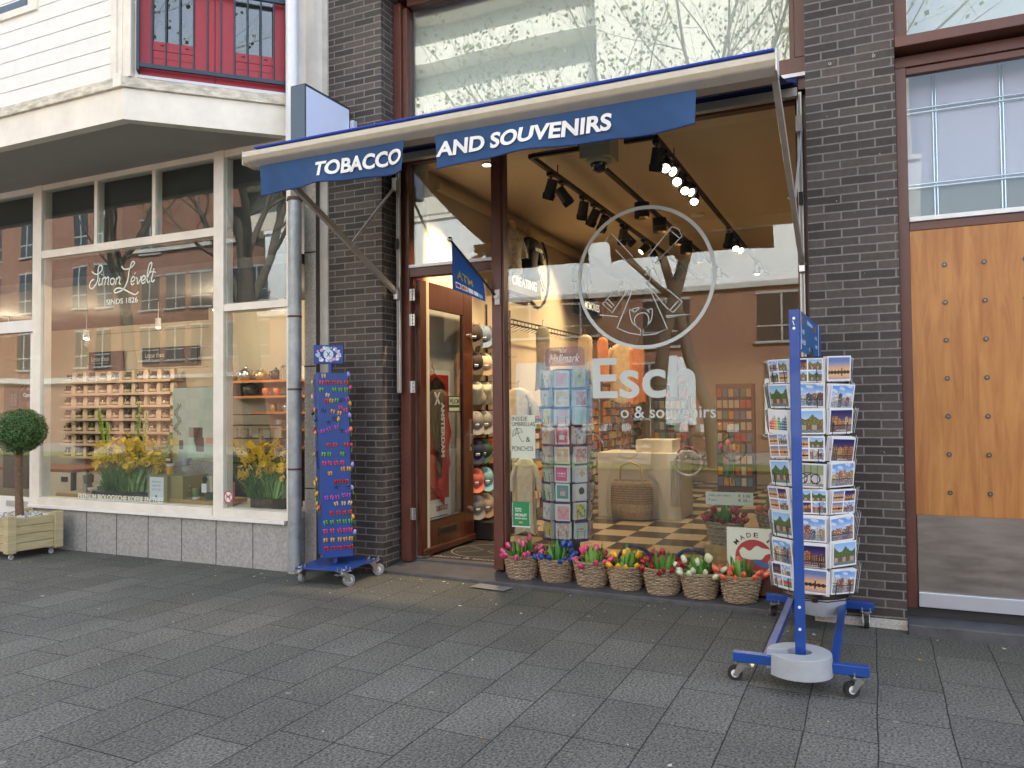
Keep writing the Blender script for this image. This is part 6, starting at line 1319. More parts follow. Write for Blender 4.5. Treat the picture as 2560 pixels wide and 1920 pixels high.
part('shelf', m, mat('dark_shelf', (.05, .038, .03), .6), SH)
cl_m = [mat('c_%d' % k, c, .6) for k, c in enumerate(((.5, .35, .15), (.5, .08, .04), (.1, .2, .35), (.55, .5, .4), (.1, .25, .12), (.65, .3, .05)))]
for k in range(60):
    y = rg.uniform(2.3, 8.2); r = rg.randrange(7); s = rg.uniform(.04, .09); z = .4751+r*.36; x = rg.uniform(-.3, .05)
    m = MB(); m.lathe([(s*.7, 0), (s, s*.6), (s*.6, s*1.6), (s*.3, s*2), (0, s*2)], (0, 0, 0), n=10); o = bpy.data.objects.new('vase', m.mesh('vase', cl_m[k % 6])) if k < 6 else vases[k % 6].copy()
    if k < 6: vases = (vases if k else [])+[o]
    C.objects.link(o); o.location = (x, y, z); tag(o, 'small '+['tan', 'red', 'blue', 'cream', 'green', 'orange'][k % 6]+' souvenir vase on the dark back shelves', 'vase', ['tan', 'red', 'blue', 'cream', 'green', 'orange'][k % 6]+' vases on the back shelves')
for i, (x, y, c_) in enumerate(((-2.1, 7.5, 0), (-1.2, 7.3, 4), (-.9, 6.2, 3), (-3.2, 7.6, 2))):
    t = thing('souvenir_rack', f'{["tan", "green", "cream", "blue"][i]} souvenir rack standing deep in the shop', 'display rack', (x, y, .1), 0, 'souvenir racks deep in the shop'); part('frame', MB().box((x-.3, y-.15, .1), (x+.3, y+.15, 1.9)), mat('rack_brown', (.12, .08, .05), .7), t)
    m = MB()
    for r in range(9):
        for q in range(6): m.box((x-.28+q*.095, y-.19, .2+r*.185), (x-.205+q*.095, y-.151, .33+r*.185), rg.randrange(6))
    part('goods', m, cl_m, t)
# door mat
t = thing('door_mat', 'dark shop mat with a round windmill emblem and pale lettering in the doorway', 'mat', (-3.5, .85, .106)); part('pile', MB().box((-4.08, .42, .102), (-3.02, 1.45, .112)), mat('mat_pile', (.035, .033, .032), .95, bump=.6, bscale=200), t)
m = MB(); mc = Vector((-3.55, .95, .1135))
def rib(pts, wd): 
    P = [Vector((p[0], p[1], .1135)) for p in pts]
    for a, b_ in zip(P[:-1], P[1:]):
        d = (b_-a); n_ = Vector((-d.y, d.x, 0)).normalized()*wd/2; m.add([a+n_, a-n_, b_-n_, b_+n_], [(0, 1, 2, 3)])
rib([(mc.x+.34*math.cos(k*math.pi/24), mc.y+.34*math.sin(k*math.pi/24)) for k in range(49)], .012)
for a in (35, 145, 215, 325):
    c_, s_ = math.cos(R(a)), math.sin(R(a)); rib([(mc.x+.03*c_, mc.y+.03*s_), (mc.x+.28*c_-.03*s_, mc.y+.28*s_+.03*c_), (mc.x+.3*c_+.02*s_, mc.y+.3*s_-.02*c_), (mc.x+.04*c_, mc.y+.04*s_)], .006)
text(m, 'tobacco & souvenirs', (-3.95, .50, .1125), FX, (0, 1, 0), .88, .07, depth=.001, bold=.01); part('print', m, mat('mat_print', (.30, .27, .23), .9), t)
# ================================================================== INSIDE THE COFFEE SHOP
def zmap(z, a=8.5, b=8.85): return 1.55+(z-1.55)*b/a
shz = [zmap(z) for z in (2.006, 1.814, 1.621, 1.418, 1.215, 1.024, .821)]
t = thing('tea_shelves', 'wall of seven light wood shelves holding bags and jars of loose tea', 'shelves', (-11.1, 2.85, .6)); 
SHW = mat('pale_shelf_wood', (.55, .42, .30), .6)
for z in shz: part('shelf', MB().box((-12.40, 2.70, z-.028), (-9.85, 2.985, z)).box((-12.40, 2.69, z-.03), (-9.85, 2.6999, z+.012)), SHW, t)
KR = mat('kraft_paper', (.60, .48, .34), .7, var=.1, scale=12)
m = MB(); m.prism([(-.045, 0), (.045, 0), (.05, .11), (.035, .165), (.02, .175), (-.03, .16), (-.05, .09)], .055, X=Matrix.Translation((0, .03, 0)) @ Matrix.Rotation(R(90), 4, 'X')); bagm = m.mesh('tea_bag', KR)
m = MB(); m.lathe([(0, 0), (.045, 0), (.048, .01), (.048, .075), (.03, .09), (.03, .10), (0, .10)], n=12); m.lathe([(.0485, .02), (.0485, .05)], n=12, mi=1); m.lathe([(.033, .10), (.033, .118), (0, .12)], n=10, mi=0); jarm = m.mesh('tea_jar', [mat('jar_dark', (.03, .028, .022), .1, coat=.6), mat('jar_label', (.55, .42, .28), .6)])
jarb = m.mesh('tea_jar', [mat('jar_blue', (.12, .13, .35), .3, coat=.4), MATS['jar_label']])
for r, z in enumerate(shz):
    n = 18; k = 0
    for i in range(n):
        x = -12.33+i*(2.42/(n-1)); isb = (i % 2 == 1); nb = rnd.random()
        o = bpy.data.objects.new('tea_bag' if isb else 'tea_jar', bagm if isb else (jarb if r == 5 and 6 < i < 10 else jarm)); C.objects.link(o); o.location = (x, 2.80+rnd.uniform(-.01, .01), z+.001); o.rotation_euler = (0, 0, rnd.uniform(-.3, .3)); o.scale = (.95, 1, rnd.uniform(.88, 1.0)) if isb else (1.35, 1.35, rnd.uniform(1.1, 1.3))
        w_ = ('kraft paper tea bag' if isb else 'blue tea jar' if o.data == jarb else 'dark tea jar')+f' on the {ordn(r)} tea shelf from the top'; tag(o, w_, 'tea bag' if isb else 'jar', w_)
def bsign(x0, x1, z0, z1, s, label):
    t = sign('menu_board', label, x0, x1, z0, z1, 2.93, mat('board_black', (.022, .021, .02), .6), .02); m = MB(); text(m, s, (x0+.07, 2.929, z1-.16), FX, FZ, .42, .085, depth=.001); text(m, 'Premium melanges om van te genieten', (x0+.07, 2.929, z1-.20), FX, FZ, .40, .02, depth=.001); part('lettering', m, mat('board_letter', (.5, .47, .4), .7), t)
bsign(-12.02, -11.2, 2.22, 2.53, 'Losse thee', 'black board reading Losse thee above the left half of the tea shelves'); bsign(-10.75, -9.55, 2.25, 2.55, 'Losse thee', 'black board reading Losse thee above the right half of the tea shelves')
for z, x0, lab in ((1.92, -7.88, 'highest'), (1.72, -7.8, 'second highest'), (1.515, -7.27, 'middle'), (1.30, -7.1, 'fourth'), (1.08, -7.1, 'lowest')):
    single('wall_shelf', MB().box((x0, 1.66, z-.03), (-5.1, 1.945, z)), mat('orange_wood', (.55, .22, .07), .5), f'{lab} orange wood shelf on the right wall of the coffee shop', 'shelf', 'orange wood shelves')
rg = random.Random(6); GM = [mat('gold_tin', (.65, .48, .25), .3, .8), mat('silver_tin', (.6, .6, .58), .25, .9), mat('orange_mug', (.7, .2, .06), .35), mat('white_cup', (.7, .68, .62), .35), mat('dark_pot', (.04, .04, .04), .3), mat('book_cream', (.6, .55, .42), .6)]
def pot(mt, s=1.0):
    m = MB(); m.lathe([(0, 0), (.05*s, 0), (.07*s, .04*s), (.066*s, .09*s), (.03*s, .12*s), (0, .13*s)], n=14); m.lathe([(.012*s, .125*s), (.012*s, .145*s), (0, .15*s)], n=8); m.tube([(.06*s, 0, .05*s), (.10*s, 0, .09*s), (.115*s, 0, .12*s)], [.012*s, .009*s, .006*s], n=6); m.tube([(-.06*s, 0, .1*s), (-.1*s, 0, .09*s), (-.1*s, 0, .05*s), (-.065*s, 0, .035*s)], .006*s, n=5); return m.mesh('teapot', mt)
def put(me, nm, loc, lab, cat, rz=0, s=1, grp=None):
    o = bpy.data.objects.new(nm, me); C.objects.link(o); o.location = loc; o.rotation_euler = (0, 0, rz); o.scale = (s,)*3; return tag(o, lab, cat, grp)
for i, (x, s, k) in enumerate(((-7.72, 1.0, 0), (-7.48, 1.35, 1), (-7.22, 1.1, 0), (-6.98, 1.1, 4))): put(pot(GM[k], s), 'teapot', (x, 1.8, 1.921), f'{["small gold", "large silver", "medium gold", "dark"][i]} teapot on the highest orange shelf', 'teapot', rz=.5*i, grp='teapots on the highest orange shelf')
def books(x0, n, z, lab, mts):
    m = MB(); x = x0
    for k in range(n): w_ = rg.uniform(.025, .04); m.box((x, 1.72, z), (x+w_-.003, 1.9, z+rg.uniform(.15, .19)), rg.randrange(len(mts))); x += w_
    single('book_row', m, mts, lab, 'books')
books(-6.85, 6, 1.921, 'row of metallic tea tins like books on the highest orange shelf', [GM[0], GM[1]]); books(-6.55, 7, 1.921, 'row of pale boxes at the right end of the highest orange shelf', [GM[3], GM[5]]); books(-7.75, 5, 1.721, 'dark books at the left of the second orange shelf', [GM[4], GM[5]])
cup = MB().lathe([(0, 0), (.035, 0), (.042, .08), (.038, .08), (.032, .01), (0, .01)], n=14).tube([(.04, 0, .065), (.065, 0, .06), (.065, 0, .03), (.038, 0, .02)], .005, n=5).mesh('mug', GM[2])
for i, x in enumerate((-7.1, -6.92)): put(cup, 'mug', (x, 1.75, 1.721), f'{["left", "right"][i]} orange mug on the second orange shelf', 'mug', s=1.2)
put(pot(GM[4], 1.5), 'teapot', (-7.4, 1.8, 1.721), 'big dark pot on the second orange shelf', 'teapot')
for i, (x, z) in enumerate(((-7.0, 1.516), (-6.8, 1.516), (-6.6, 1.516), (-6.9, 1.301), (-6.7, 1.301), (-6.9, 1.081), (-6.65, 1.081))): put(MB().lathe([(0, 0), (.04, 0), (.04, .1), (0, .1)], n=12).mesh('tin', GM[i % 6]), 'tea_tin', (x, 1.78, z), f'small round tin, number {["one", "two", "three"][i % 3]} from left on the {["middle", "fourth", "lowest"][0 if i < 3 else 1 if i < 5 else 2]} orange shelf', 'tin', s=1.1)
t = thing('glass_counter', 'dark glass display counter with packets in front of the orange shelves', 'counter', (-6.8, 1.1, .02)); part('body', MB().box((-7.9, .95, .02), (-6.1, 1.4, 1.05)).box((-7.9, .95, 1.35), (-6.3, 1.3, 1.362)).box((-7.9, .95, 1.2), (-6.25, 1.3, 1.212)).box((-7.9, .94, 1.48), (-6.6, 1.3, 1.49)), mat('counter_dark', (.045, .035, .03), .3), t)
m = MB()
for k in range(9): m.box((-7.7+k*.17, 1.05, 1.2121), (-7.6+k*.17, 1.07, 1.32), 0); 
for k in range(3): m.prism([(0, 0), (.04, 0), (.12, .26), (.08, .26)], .1, X=Matrix.Translation((-7.4+k*.08, 1.2, 1.491)) @ Matrix.Rotation(R(90), 4, 'X'), mi=0)
part('packets', m, [GM[5]], t)
t = thing('cabinet', 'cream cabinet with wooden top and dark label below the tea shelves', 'cabinet', (-11, 2.5, .02)); part('body', MB().box((-12.4, 2.3, .02), (-9.6, 2.9, .60)), mat('cabinet_cream', (.6, .54, .42), .5), t); part('top', MB().box((-12.45, 2.28, .6001), (-9.55, 2.9, .64)), mat('orange_wood', (.55, .22, .07), .5), t); part('label', MB().box((-11.8, 2.29, .42), (-11.65, 2.2999, .5)), BLACK, t)
t = thing('side_table', 'wooden side table seen behind the left edge of the coffee shop window', 'table', (-10.6, 1.3, .02)); part('top', MB().box((-11.6, 1.0, .72), (-9.75, 1.7, .76)), mat('table_wood', (.28, .11, .05), .5), t)
for x in (-11.55, -9.82): part('leg', MB().box((x, 1.02, .02), (x+.05, 1.07, .7199)), GM[4], t)
single('door_rack', MB().box((-10.9, .8, .5), (-10.4, 1.0, 1.9)).box((-10.95, .75, 1.2), (-10.35, .79, 1.23)), mat('rack_brown', (.12, .08, .05), .7), 'brown rack seen through the glass of the far left door', 'rack')
# lamps of the coffee shop
for i, (x, y, z, e) in enumerate(((-9.9, 1.3, 2.55, 170), (-8.4, 1.2, 2.62, 0), (-7.2, 1.0, 2.75, 90), (-6.1, .9, 2.75, 60), (-11.6, 1.3, 2.75, 120))):
    t = thing('pendant_spot', f'{["second", "middle", "fourth", "rightmost", "leftmost"][i]} small ceiling spot of the coffee shop', 'ceiling lamp', (x, y, z), 0, 'ceiling spots of the coffee shop'); part('tube', MB().cyl((x, y, z), (x, y, z+.12), .035, n=14).cyl((x, y, z+.12), (x, y, 2.95), .005, n=6), WHITE, t); part('bulb', MB().lathe([(0, -.02), (.022, -.012), (.03, 0)], (x, y, z), n=14), GLOW, t)
    if e: lamp((x, y, z-.06), e*.27, .05, col=(1, .78, .54), root=t)
# window display
single('display_plank', MB().box((-8.47, -.14, .575), (-6.02, .28, .62)), OAK, 'long light oak plank lying on the coffee shop window ledge', 'plank', bev=.003)
def blooms(root, cx_, cy_, z0, wx, wy, h, nst, seed, spikes=()):
    rg = random.Random(seed); st = MB(); lv = MB()
    cup_ = MB(); n = 12; vs = []
    for r, z in ((.002, 0), (.012, .002), (.026, .012), (.031, .02)):
        for k in range(n): a = 2*math.pi*k/n; q = r*(1+.12*math.cos(4*a)); vs.append((q*math.cos(a), q*math.sin(a), z+.003*math.cos(4*a+1)))
    cup_.add(vs, [(i*n+k, i*n+(k+1) % n, (i+1)*n+(k+1) % n, (i+1)*n+k) for i in range(3) for k in range(n)], 0, True); cup_.lathe([(0, .009), (.007, .007), (.009, .003)], n=8, mi=1)
    bm = cup_.mesh('bloom', [mat('poppy_yellow', (.90, .60, .03), .6), mat('poppy_eye', (.12, .05, .02), .7)])
    bp_ = MB(); bp_.add(cup_.v[:48], cup_.f[:36], 0, True); bp_.lathe([(0, .009), (.007, .007), (.009, .003)], n=8, mi=0); bplain = bp_.mesh('bloom', [MATS['poppy_yellow']])
    cl_ = MB()
    for k in range(26): a = rg.uniform(0, 6.28); zz = rg.uniform(0, .13); q = .022*(1-zz/.16); s = rg.uniform(.006, .010); cl_.lathe([(0, -s), (s, 0), (0, s)], (q*math.cos(a), q*math.sin(a), zz), n=5)
    cm_ = cl_.mesh('blossom_spray', [MATS['poppy_yellow']])
    for k in range(nst):
        a = rg.uniform(0, 6.28); q = math.sqrt(rg.random()); bx, by = cx_+q*.35*wx*math.cos(a), cy_+q*.4*wy*math.sin(a); tx, ty = cx_+q*.5*wx*math.cos(a)*1.1+rg.gauss(0, .03), cy_+q*.5*wy*math.sin(a)+rg.gauss(0, .03); hh = h*(rg.uniform(.42, 1.0)*(1-.25*q*q))
        st.tube([(bx, by, z0), ((bx+tx)/2+rg.gauss(0, .01), (by+ty)/2, z0+hh*.55), (tx, ty, z0+hh)], .0022, n=4)
        o = bpy.data.objects.new('bloom' if k % 3 else 'blossom_spray', (bm if k % 7 == 1 else bplain) if k % 3 else cm_); C.objects.link(o); o.parent = root; o.location = Vector((tx, ty, z0+hh))-Vector(root.location); o.rotation_euler = (rg.uniform(.3, 1.3), 0, rg.uniform(-1.2, 1.0)); o.scale = (rg.uniform(.95, 1.45),)*3
    for k in range(int(nst*2.6)):
        a = rg.uniform(0, 6.28); q = math.sqrt(rg.random()); bx, by = cx_+q*.42*wx*math.cos(a), cy_+q*.42*wy*math.sin(a); L_ = rg.uniform(.10, h*.62)*(1-.2*q); ln_ = rg.gauss(0, .07)+.10*math.cos(a)*q; ly = rg.gauss(0, .05); wd = rg.uniform(.003, .011) if k % 4 else .016; d_ = Vector((math.cos(a+1), math.sin(a+1), 0))*wd
        p0_ = Vector((bx, by, z0)); p1_ = p0_+Vector((ln_*.35, ly*.35, L_*.6)); p2_ = p0_+Vector((ln_, ly, L_)); lv.add([p0_-d_*.4, p0_+d_*.4, p1_+d_, p1_-d_, p2_], [(0, 1, 2, 3), (3, 2, 4)], rg.choice([0, 0, 1, 2]))
    for (x, z, lx) in spikes:
        pts = [Vector((x+lx*(1-i/12)**1.5, cy_, z0+(z-z0)*i/12)) for i in range(13)]; st.tube(pts, .003, n=4)
        for i in range(260):
            t = rg.uniform(.5, 1); p = pts[0].lerp(pts[-1], 0); idx = min(11, int(t*12)); p = pts[idx].lerp(pts[idx+1], t*12-idx); r_ = .018*math.sin(math.pi*min(1, (1-t)*1.9+.08)); a = rg.uniform(0, 6.28); s = .007; c_ = p+Vector((r_*math.cos(a), r_*math.sin(a), 0)); lv.add([c_+Vector((s, 0, -s)), c_+Vector((0, s, 0)), c_+Vector((-s, 0, s)), c_+Vector((0, -s, 0))], [(0, 1, 2, 3)], 3)
    part('stems', st, mat('stem_green', (.10, .22, .04), .6), root); part('foliage', lv, [mat('fol_dark', (.14, .28, .06), .6), mat('fol_mid', (.24, .42, .09), .6), mat('fol_grey', (.30, .44, .20), .6), mat('spike_green', (.40, .55, .06), .6)], root)
BK = mat('bark_box', (.10, .075, .05), .9, var=.5, scale=25, bump=.6, bscale=50)
t = thing('flower_arrangement', 'large arrangement of yellow flowers with tall lime green spikes in the coffee shop window', 'flower arrangement', (-7.55, .0, .57)); part('box', MB().box((-7.90, -.12, .575), (-6.95, .22, .66)), mat('dark_box', (.03, .035, .035), .7), t, bev=.003); blooms(t, -7.48, .05, .655, .95, .4, .60, 150, 21, ((-8.0, 1.58, .28), (-7.36, 1.64, -.1), (-7.25, 1.53, -.15), (-7.88, 1.42, .2), (-6.9, 1.30, -.3)))
t = thing('flower_arrangement', 'yellow poppies with blue grape flowers in a bark box beside the drain pipe', 'flower arrangement', (-5.45, -.05, .57)); part('box', MB().prism([(-5.62, -.11), (-5.30, -.16), (-5.22, .20), (-5.52, .24)], .105, X=T(.565)), BK, t, bev=.006); blooms(t, -5.50, .03, .66, .62, .35, .58, 85, 33, ())
m = MB(); rg = random.Random(8)
for x, z, lx in ((-5.56, 1.24, .0), (-5.28, 1.19, -.15), (-5.22, 1.12, -.2), (-6.0, 1.13, .2), (-5.9, 1.1, .15)):
    m.tube([(x+lx, .0, .7), (x+lx*.3, .0, (z+.7)/2), (x, 0, z)], .0025, n=4, mi=1)
    for k in range(30): a = rg.uniform(0, 6.28); zz = rg.uniform(-.03, .035); q = .014*(1-abs(zz)/.05); s = .006; m.lathe([(0, -s), (s, 0), (0, s)], (x+q*math.cos(a), q*math.sin(a), z+zz), n=5)
part('grape_flowers', m, [mat('grape_blue', (.16, .17, .45), .6), MATS['stem_green']], t)
t = thing('gift_box', 'olive cube with a white notice in Dutch standing in front of the yellow flowers', 'box', (-6.85, -.1, .57)); part('body', MB().box((-6.98, -.16, .575), (-6.70, .10, .862)).box((-6.70, -.12, .575), (-6.52, .22, .86)), mat('olive_box', (.28, .24, .10), .6), t, bev=.003)
m = MB(); m.box((-6.945, -.165, .60), (-6.745, -.161, .845), 0)
for s, z in (('SMAKEN', .785), ('VAN HET', .745), ('SEIZOEN', .705)): text(m, s, (-6.915, -.166, z), FX, FZ, .135, .022, depth=.001, mi=1)
m.cyl((-6.85, -.165, .645), (-6.85, -.167, .645), .012, n=12, mi=2); part('notice', m, [mat('notice_white', (.72, .76, .8), .5), mat('notice_grey', (.45, .47, .47), .6), mat('notice_dot', (.1, .08, .2), .6)], t)
t = thing('coffee_dripper', 'lilac ceramic dripper on a glass jug beside a mustard storage jar on the olive cube', 'coffee maker', (-6.72, .05, .862)); m = MB(); m.lathe([(.05, 0), (.055, .01), (.05, .06), (.03, .09), (.035, .10)], (-6.66, .05, .863), n=18); part('jug', m, glass_mat('jug_glass', ior=1.5), t)
m = MB(); m.lathe([(.035, .10), (.06, .105), (.03, .115), (.065, .17), (.06, .17), (0, .12)], (-6.66, .05, .863), n=18); m.tube([(-6.60, .05, 1.02), (-6.57, .05, 1.0), (-6.605, .05, .985)], .006, n=5); part('dripper', m, mat('lilac_ceramic', (.30, .29, .36), .35), t)
m = MB(); m.cyl((-6.83, .0, .863), (-6.83, .0, .95), .04, n=18); m.cyl((-6.83, 0, .9501), (-6.83, 0, .975), .04, n=18, mi=1); single('storage_jar', m, [mat('mustard', (.50, .28, .04), .5), mat('jar_lid', (.6, .56, .5), .5)], 'mustard storage jar with cream lid on the olive cube', 'jar')
t = thing('moka_pot', 'grey stovetop espresso pot on the left end of the oak plank', 'coffee pot', (-8.28, .15, .62)); m = MB(); n = 8
m.lathe([(0, 0), (.055, 0), (.05, .07), (.042, .085), (.05, .10), (.06, .19), (.03, .205), (0, .21)], (-8.28, .12, .621), n=8, sm=False); m.lathe([(.008, .21), (.012, .235), (0, .24)], (-8.28, .12, .621), n=8, mi=1); m.tube([(-8.225, .12, .81), (-8.19, .12, .80), (-8.20, .12, .72)], .009, n=6, mi=1); part('body', m, [mat('moka_grey', (.33, .35, .34), .3, .7), BLACK], t)
m = MB(); m.lathe([(0, 0), (.03, 0), (.045, .04), (.045, .05), (.03, .01), (0, .012)], (-8.12, .05, .622), n=16); single('cup', m, WHITE, 'white cup beside the espresso pot on the oak plank', 'cup')
m = MB(); m.prism([(0, 0), (.07, 0), (.065, .19), (.005, .19)], .05, X=Matrix.Translation((-8.03, .1, .622)) @ Matrix.Rotation(R(90), 4, 'X')); m.prism([(-.001, 0), (.071, 0), (.069, .07), (.001, .07)], .052, X=Matrix.Translation((-8.03, .101, .622)) @ Matrix.Rotation(R(90), 4, 'X'), mi=1); single('coffee_pack', m, [mat('pack_cream', (.62, .56, .42), .6), mat('pack_green', (.03, .10, .08), .5)], 'cream and green coffee pack beside the espresso pot', 'coffee pack')
m = MB(); m.prism([(0, 0), (.10, 0), (.09, .24), (.01, .24)], .06, X=Matrix.Translation((-6.27, .0, .622)) @ Matrix.Rotation(R(90), 4, 'X')); m.prism([(-.001, 0), (.101, 0), (.098, .08), (.003, .08)], .062, X=Matrix.Translation((-6.27, .001, .622)) @ Matrix.Rotation(R(90), 4, 'X'), mi=1); single('coffee_pack', m, [MATS['pack_cream'], MATS['pack_green']], 'tall cream and green coffee pack at the right end of the oak plank', 'coffee pack')
m = MB(); m.cyl((-6.43, -.02, .621), (-6.43, -.02, .73), .04, n=18); single('tea_caddy', m, mat('caddy_green', (.12, .17, .05), .5), 'round moss green tea caddy right of the stacked cups', 'tin', bev=.004)
m = MB(); m.lathe([(0, 0), (.06, 0), (.065, .008), (0, .010)], (-6.56, -.03, .621), n=18); m.lathe([(.03, .01), (.042, .08), (.036, .08)], (-6.56, -.03, .621), n=18); m.lathe([(.03, .08), (.05, .086), (.03, .09), (.044, .14), (.038, .14)], (-6.56, -.03, .621), n=18); single('stacked_cups', m, mat('cup_grey', (.52, .52, .48), .4), 'two stacked pale cups on a saucer left of the moss green caddy', 'cups')
m = MB(); m.lathe([(0, 0), (.03, 0), (.045, .025), (.04, .025), (0, .01)], (-6.36, -.09, .621), n=16); single('small_bowl', m, GM[3], 'small white bowl on the oak plank in front of the moss green caddy', 'bowl')
t = thing('name_stand', 'round black disc and white card on a stick on the oak plank', 'card stand', (-6.24, -.1, .62)); m = MB(); m.tube([(-6.24, -.1, .625), (-6.24, -.1, .72)], .003, n=5); m.box((-6.265, -.11, .621), (-6.215, -.085, .628)); part('stick', m, OAK, t); part('card', MB().box((-6.275, -.104, .70), (-6.205, -.101, .79)), MATS['notice_white'], t); m = MB(); m.cyl((-6.24, -.09, .835), (-6.24, -.094, .835), .034, n=20); m.box((-6.26, -.094, .79), (-6.22, -.091, .81)); part('disc', m, BLACK, t)
m = MB(); m.box((-6.05, -.12, .575), (-5.96, .08, .60)); m.box((-6.04, -.06, .6001), (-5.98, .06, .80)); single('pink_machine', m, mat('pink_enamel', (.70, .25, .30), .35), 'pink enamel coffee machine partly hidden by the white mullion', 'coffee machine', bev=.005)
# coffee poster
def cposter(u, v):
    if v < .30: 
        j = random.Random(int(u*97)*131+int(v*211)).uniform(.6, 1.2); return (.42*j, .38*j, .34*j) if v < .24+.08*u else (.5, .45, .38)
    if .38 < u < .72 and .50 < v < .60: return (.02, .02, .02) if u > .5 else (.25, .28, .26)
    if .37 < u < .49 and .32 < v < .52: return (.48, .62, .50)
    if .36 < u < .75 and .30 < v < .345: return (.5, .66, .54)
    if .52 < u < .74 and .36 < v < .50 and (u-.5) > (.5-v)*.5: return (.03, .03, .03)
    if u > .78 and .44 < v < .50: return (.55, .3, .2)
    if abs(u-.12-.05*math.sin(v*40)) < .05 and .52 < v < .84 and (int(u*60)+int(v*80)) % 3: return (.10, .13, .08)
    if u < .11 and .30 < v < .50: return (.55, .5, .1)
    if .16 < u < .26 and .38 < v < .47: return (.03, .03, .03)
    if .48 < u < .58 and .24 < v < .32: return (.05, .03, .02)
    k = (int(u*3.2)+int(v*9)) % 2; return (.40, .50, .42) if k else (.44, .54, .46)
t = thing('coffee_poster', 'large pale green hanging poster showing a hand pouring coffee at a mint coffee machine', 'poster', (-6.78, .25, .7)); part('sheet', MB().box((-7.08, .252, .70), (-6.45, .256, 1.79)), WHITE, t); m = MB(); m.grid(lambda u, v: (-7.08+.63*u, .2505, .70+1.09*v), 70, 100, cposter); part('print', m, PRINT, t)
# decals of the coffee shop window (plane y=-.252)
YC = -.2515
dec = thing('window_decal', 'white script shop name and small capitals on the coffee shop window', 'window lettering', (-7.3, YC, 2.8)); m = MB()
def sk(pts, wd=.012, k=7): 
    P = bez([((x-670)/495*1.011-7.779, 2.883+.00165*(665-y)) for x, y in pts], k)
    n = len(P); ww = [wd*(.55+.75*abs(math.sin(1.5+4*math.pi*i/n))) for i in range(n)]; ribbon(m, P, wd, YC)
def q(x, y): return (x, y+ (x-670)*.0)
# strokes traced in a sheared frame: y already corrected for the slope of the pane
slope = lambda x, y: (x, y+(x-670)*.12)
for pts, wd in (([(690, 548), (705, 562), (735, 566), (765, 540), (766, 512), (748, 510), (737, 540), (735, 600), (712, 645), (685, 664), (671, 645), (682, 615), (705, 600)], .018),
    ([(752, 590), (743, 625), (745, 640), (760, 628)], .016), ([(764, 565), (766, 570)], .018), ([(772, 590), (766, 638)], .016), ([(772, 600), (790, 585), (795, 595), (788, 635)], .015), ([(794, 600), (812, 583), (818, 592), (812, 628), (822, 632)], .015),
    ([(850, 590), (835, 596), (832, 620), (845, 632), (858, 620), (862, 600), (850, 588)], .016), ([(878, 585), (870, 632)], .016), ([(878, 600), (895, 580), (903, 590), (897, 622), (910, 626)], .015),
    ([(915, 510), (930, 528), (960, 528), (988, 515), (1010, 490), (1000, 478), (985, 495), (970, 545), (960, 600), (935, 650), (905, 672), (870, 684), (860, 672), (880, 655), (920, 655), (980, 680), (1015, 690), (1040, 672)], .018),
    ([(985, 610), (1008, 600), (1012, 582), (998, 578), (985, 600), (990, 628), (1010, 618)], .015), ([(1010, 560), (1018, 548)], .013), ([(1022, 580), (1030, 590), (1032, 622), (1055, 590), (1056, 572)], .016), ([(1062, 602), (1085, 590), (1086, 572), (1072, 570), (1062, 592), (1068, 618), (1090, 605)], .015),
    ([(1095, 600), (1125, 530), (1135, 492), (1126, 485), (1112, 510), (1102, 575), (1108, 612), (1122, 598)], .016), ([(1150, 520), (1133, 590), (1142, 605), (1155, 590)], .016), ([(1118, 548), (1140, 540), (1163, 545)], .013)):
    P = [slope(*p) for p in pts]; sk(P, wd*.8)
part('script', m, DECALW, dec)
m = MB(); text(m, 'SINDS 1826', (-7.512, YC, 2.690), FX, FZ, .475, .058, depth=.001, bold=.004); part('lettering', m, DECALW, dec)
m = MB(); text(m, 'PREMIUM BIOLOGISCHE KOFFIE EN THEE', (-7.938, YC, .605), FX, FZ, 1.285, .056, depth=.001, bold=.006); part('lettering', m, DECALW, dec); dec.location += Vector((.055, -.042, -.009))
t = thing('no_dogs_sticker', 'round white sticker with red ring and crossed out dog on the coffee shop window', 'sticker', (-5.774, YC, .63)); m = MB(); n = 28
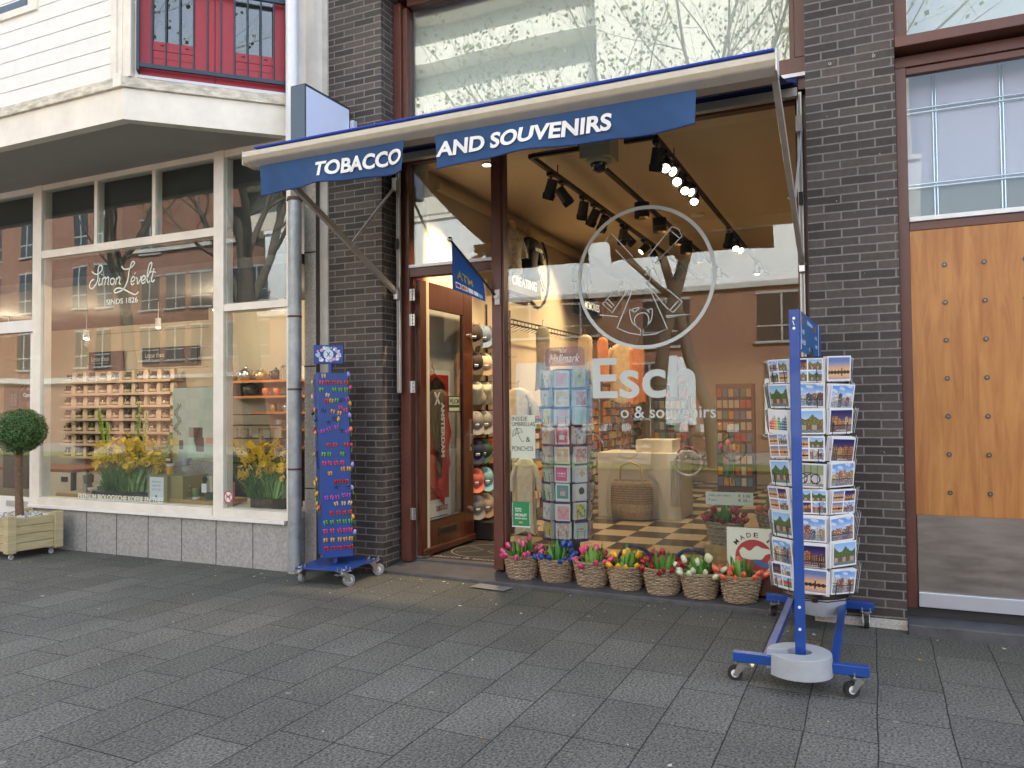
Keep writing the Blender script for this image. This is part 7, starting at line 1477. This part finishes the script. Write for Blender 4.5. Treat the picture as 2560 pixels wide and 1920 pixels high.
m.cyl((-5.765, YC, .69), (-5.765, YC-.001, .69), .058, n=n); ribbon(m, [(-5.765+.052*math.cos(k*math.pi/14), .69+.056*math.sin(k*math.pi/14)) for k in range(28)], .011, YC-.001, mi=1, closed=True); ribbon(m, [(-5.80, .725), (-5.73, .655)], .009, YC-.002, mi=1)
m.add([(x, YC-.0015, z) for x, z in ((-5.795, .665), (-5.785, .665), (-5.782, .685), (-5.755, .685), (-5.752, .665), (-5.742, .665), (-5.742, .70), (-5.73, .705), (-5.733, .715), (-5.75, .718), (-5.756, .703), (-5.79, .703))], [tuple(range(12))], 2); part('print', m, [WHITE, mat('ring_red', (.5, .03, .05), .5), mat('dog_grey', (.2, .2, .2), .6)], t); t.location += Vector((.043, -.042, .006))
t = thing('open_sign', 'dark hanging sign reading Open inside the far left glass door', 'sign', (-8.86, -.2, 1.7)); part('board', MB().box((-8.99, -.215, 1.665), (-8.745, -.21, 1.79)), mat('board_green_black', (.02, .03, .03), .5), t); m = MB(); text(m, 'Open', (-8.94, -.216, 1.70), FX, FZ, .14, .062, depth=.001, bold=.015); m.tube([(-8.98, -.212, 1.79), (-8.865, -.212, 1.88), (-8.75, -.212, 1.79)], .0015, n=4); part('lettering', m, WHITE, t)
t = thing('hours_sign', 'narrow dark card of opening hours left of the Open sign', 'sign', (-9.1, -.2, 1.6)); part('board', MB().box((-9.185, -.215, 1.59), (-9.035, -.21, 1.80)), MATS['board_green_black'], t); m = MB()
for k in range(9): m.box((-9.165, -.2165, 1.61+k*.017), (-9.125, -.2155, 1.615+k*.017)); m.box((-9.105, -.2165, 1.61+k*.017), (-9.06, -.2155, 1.615+k*.017))
part('lines', m, mat('faint_letter', (.35, .36, .35), .6), t)
t = thing('leaning_sign', 'narrow leaning card with lettering at the window foot beside the drain pipe', 'sign', (-5.06, -.1, .57)); part('card', MB().box((-5.13, -.13, .565), (-5.05, -.125, .78)), WHITE, t); m = MB(); text(m, 'OPRUIMING', (-5.115, -.131, .75), Zd, (1, 0, 0), .16, .02, depth=.001, mi=0, bold=.01); m.box((-5.085, -.132, .60), (-5.065, -.1305, .64), 1); part('lettering', m, [INK, MATS['ring_red']], t)
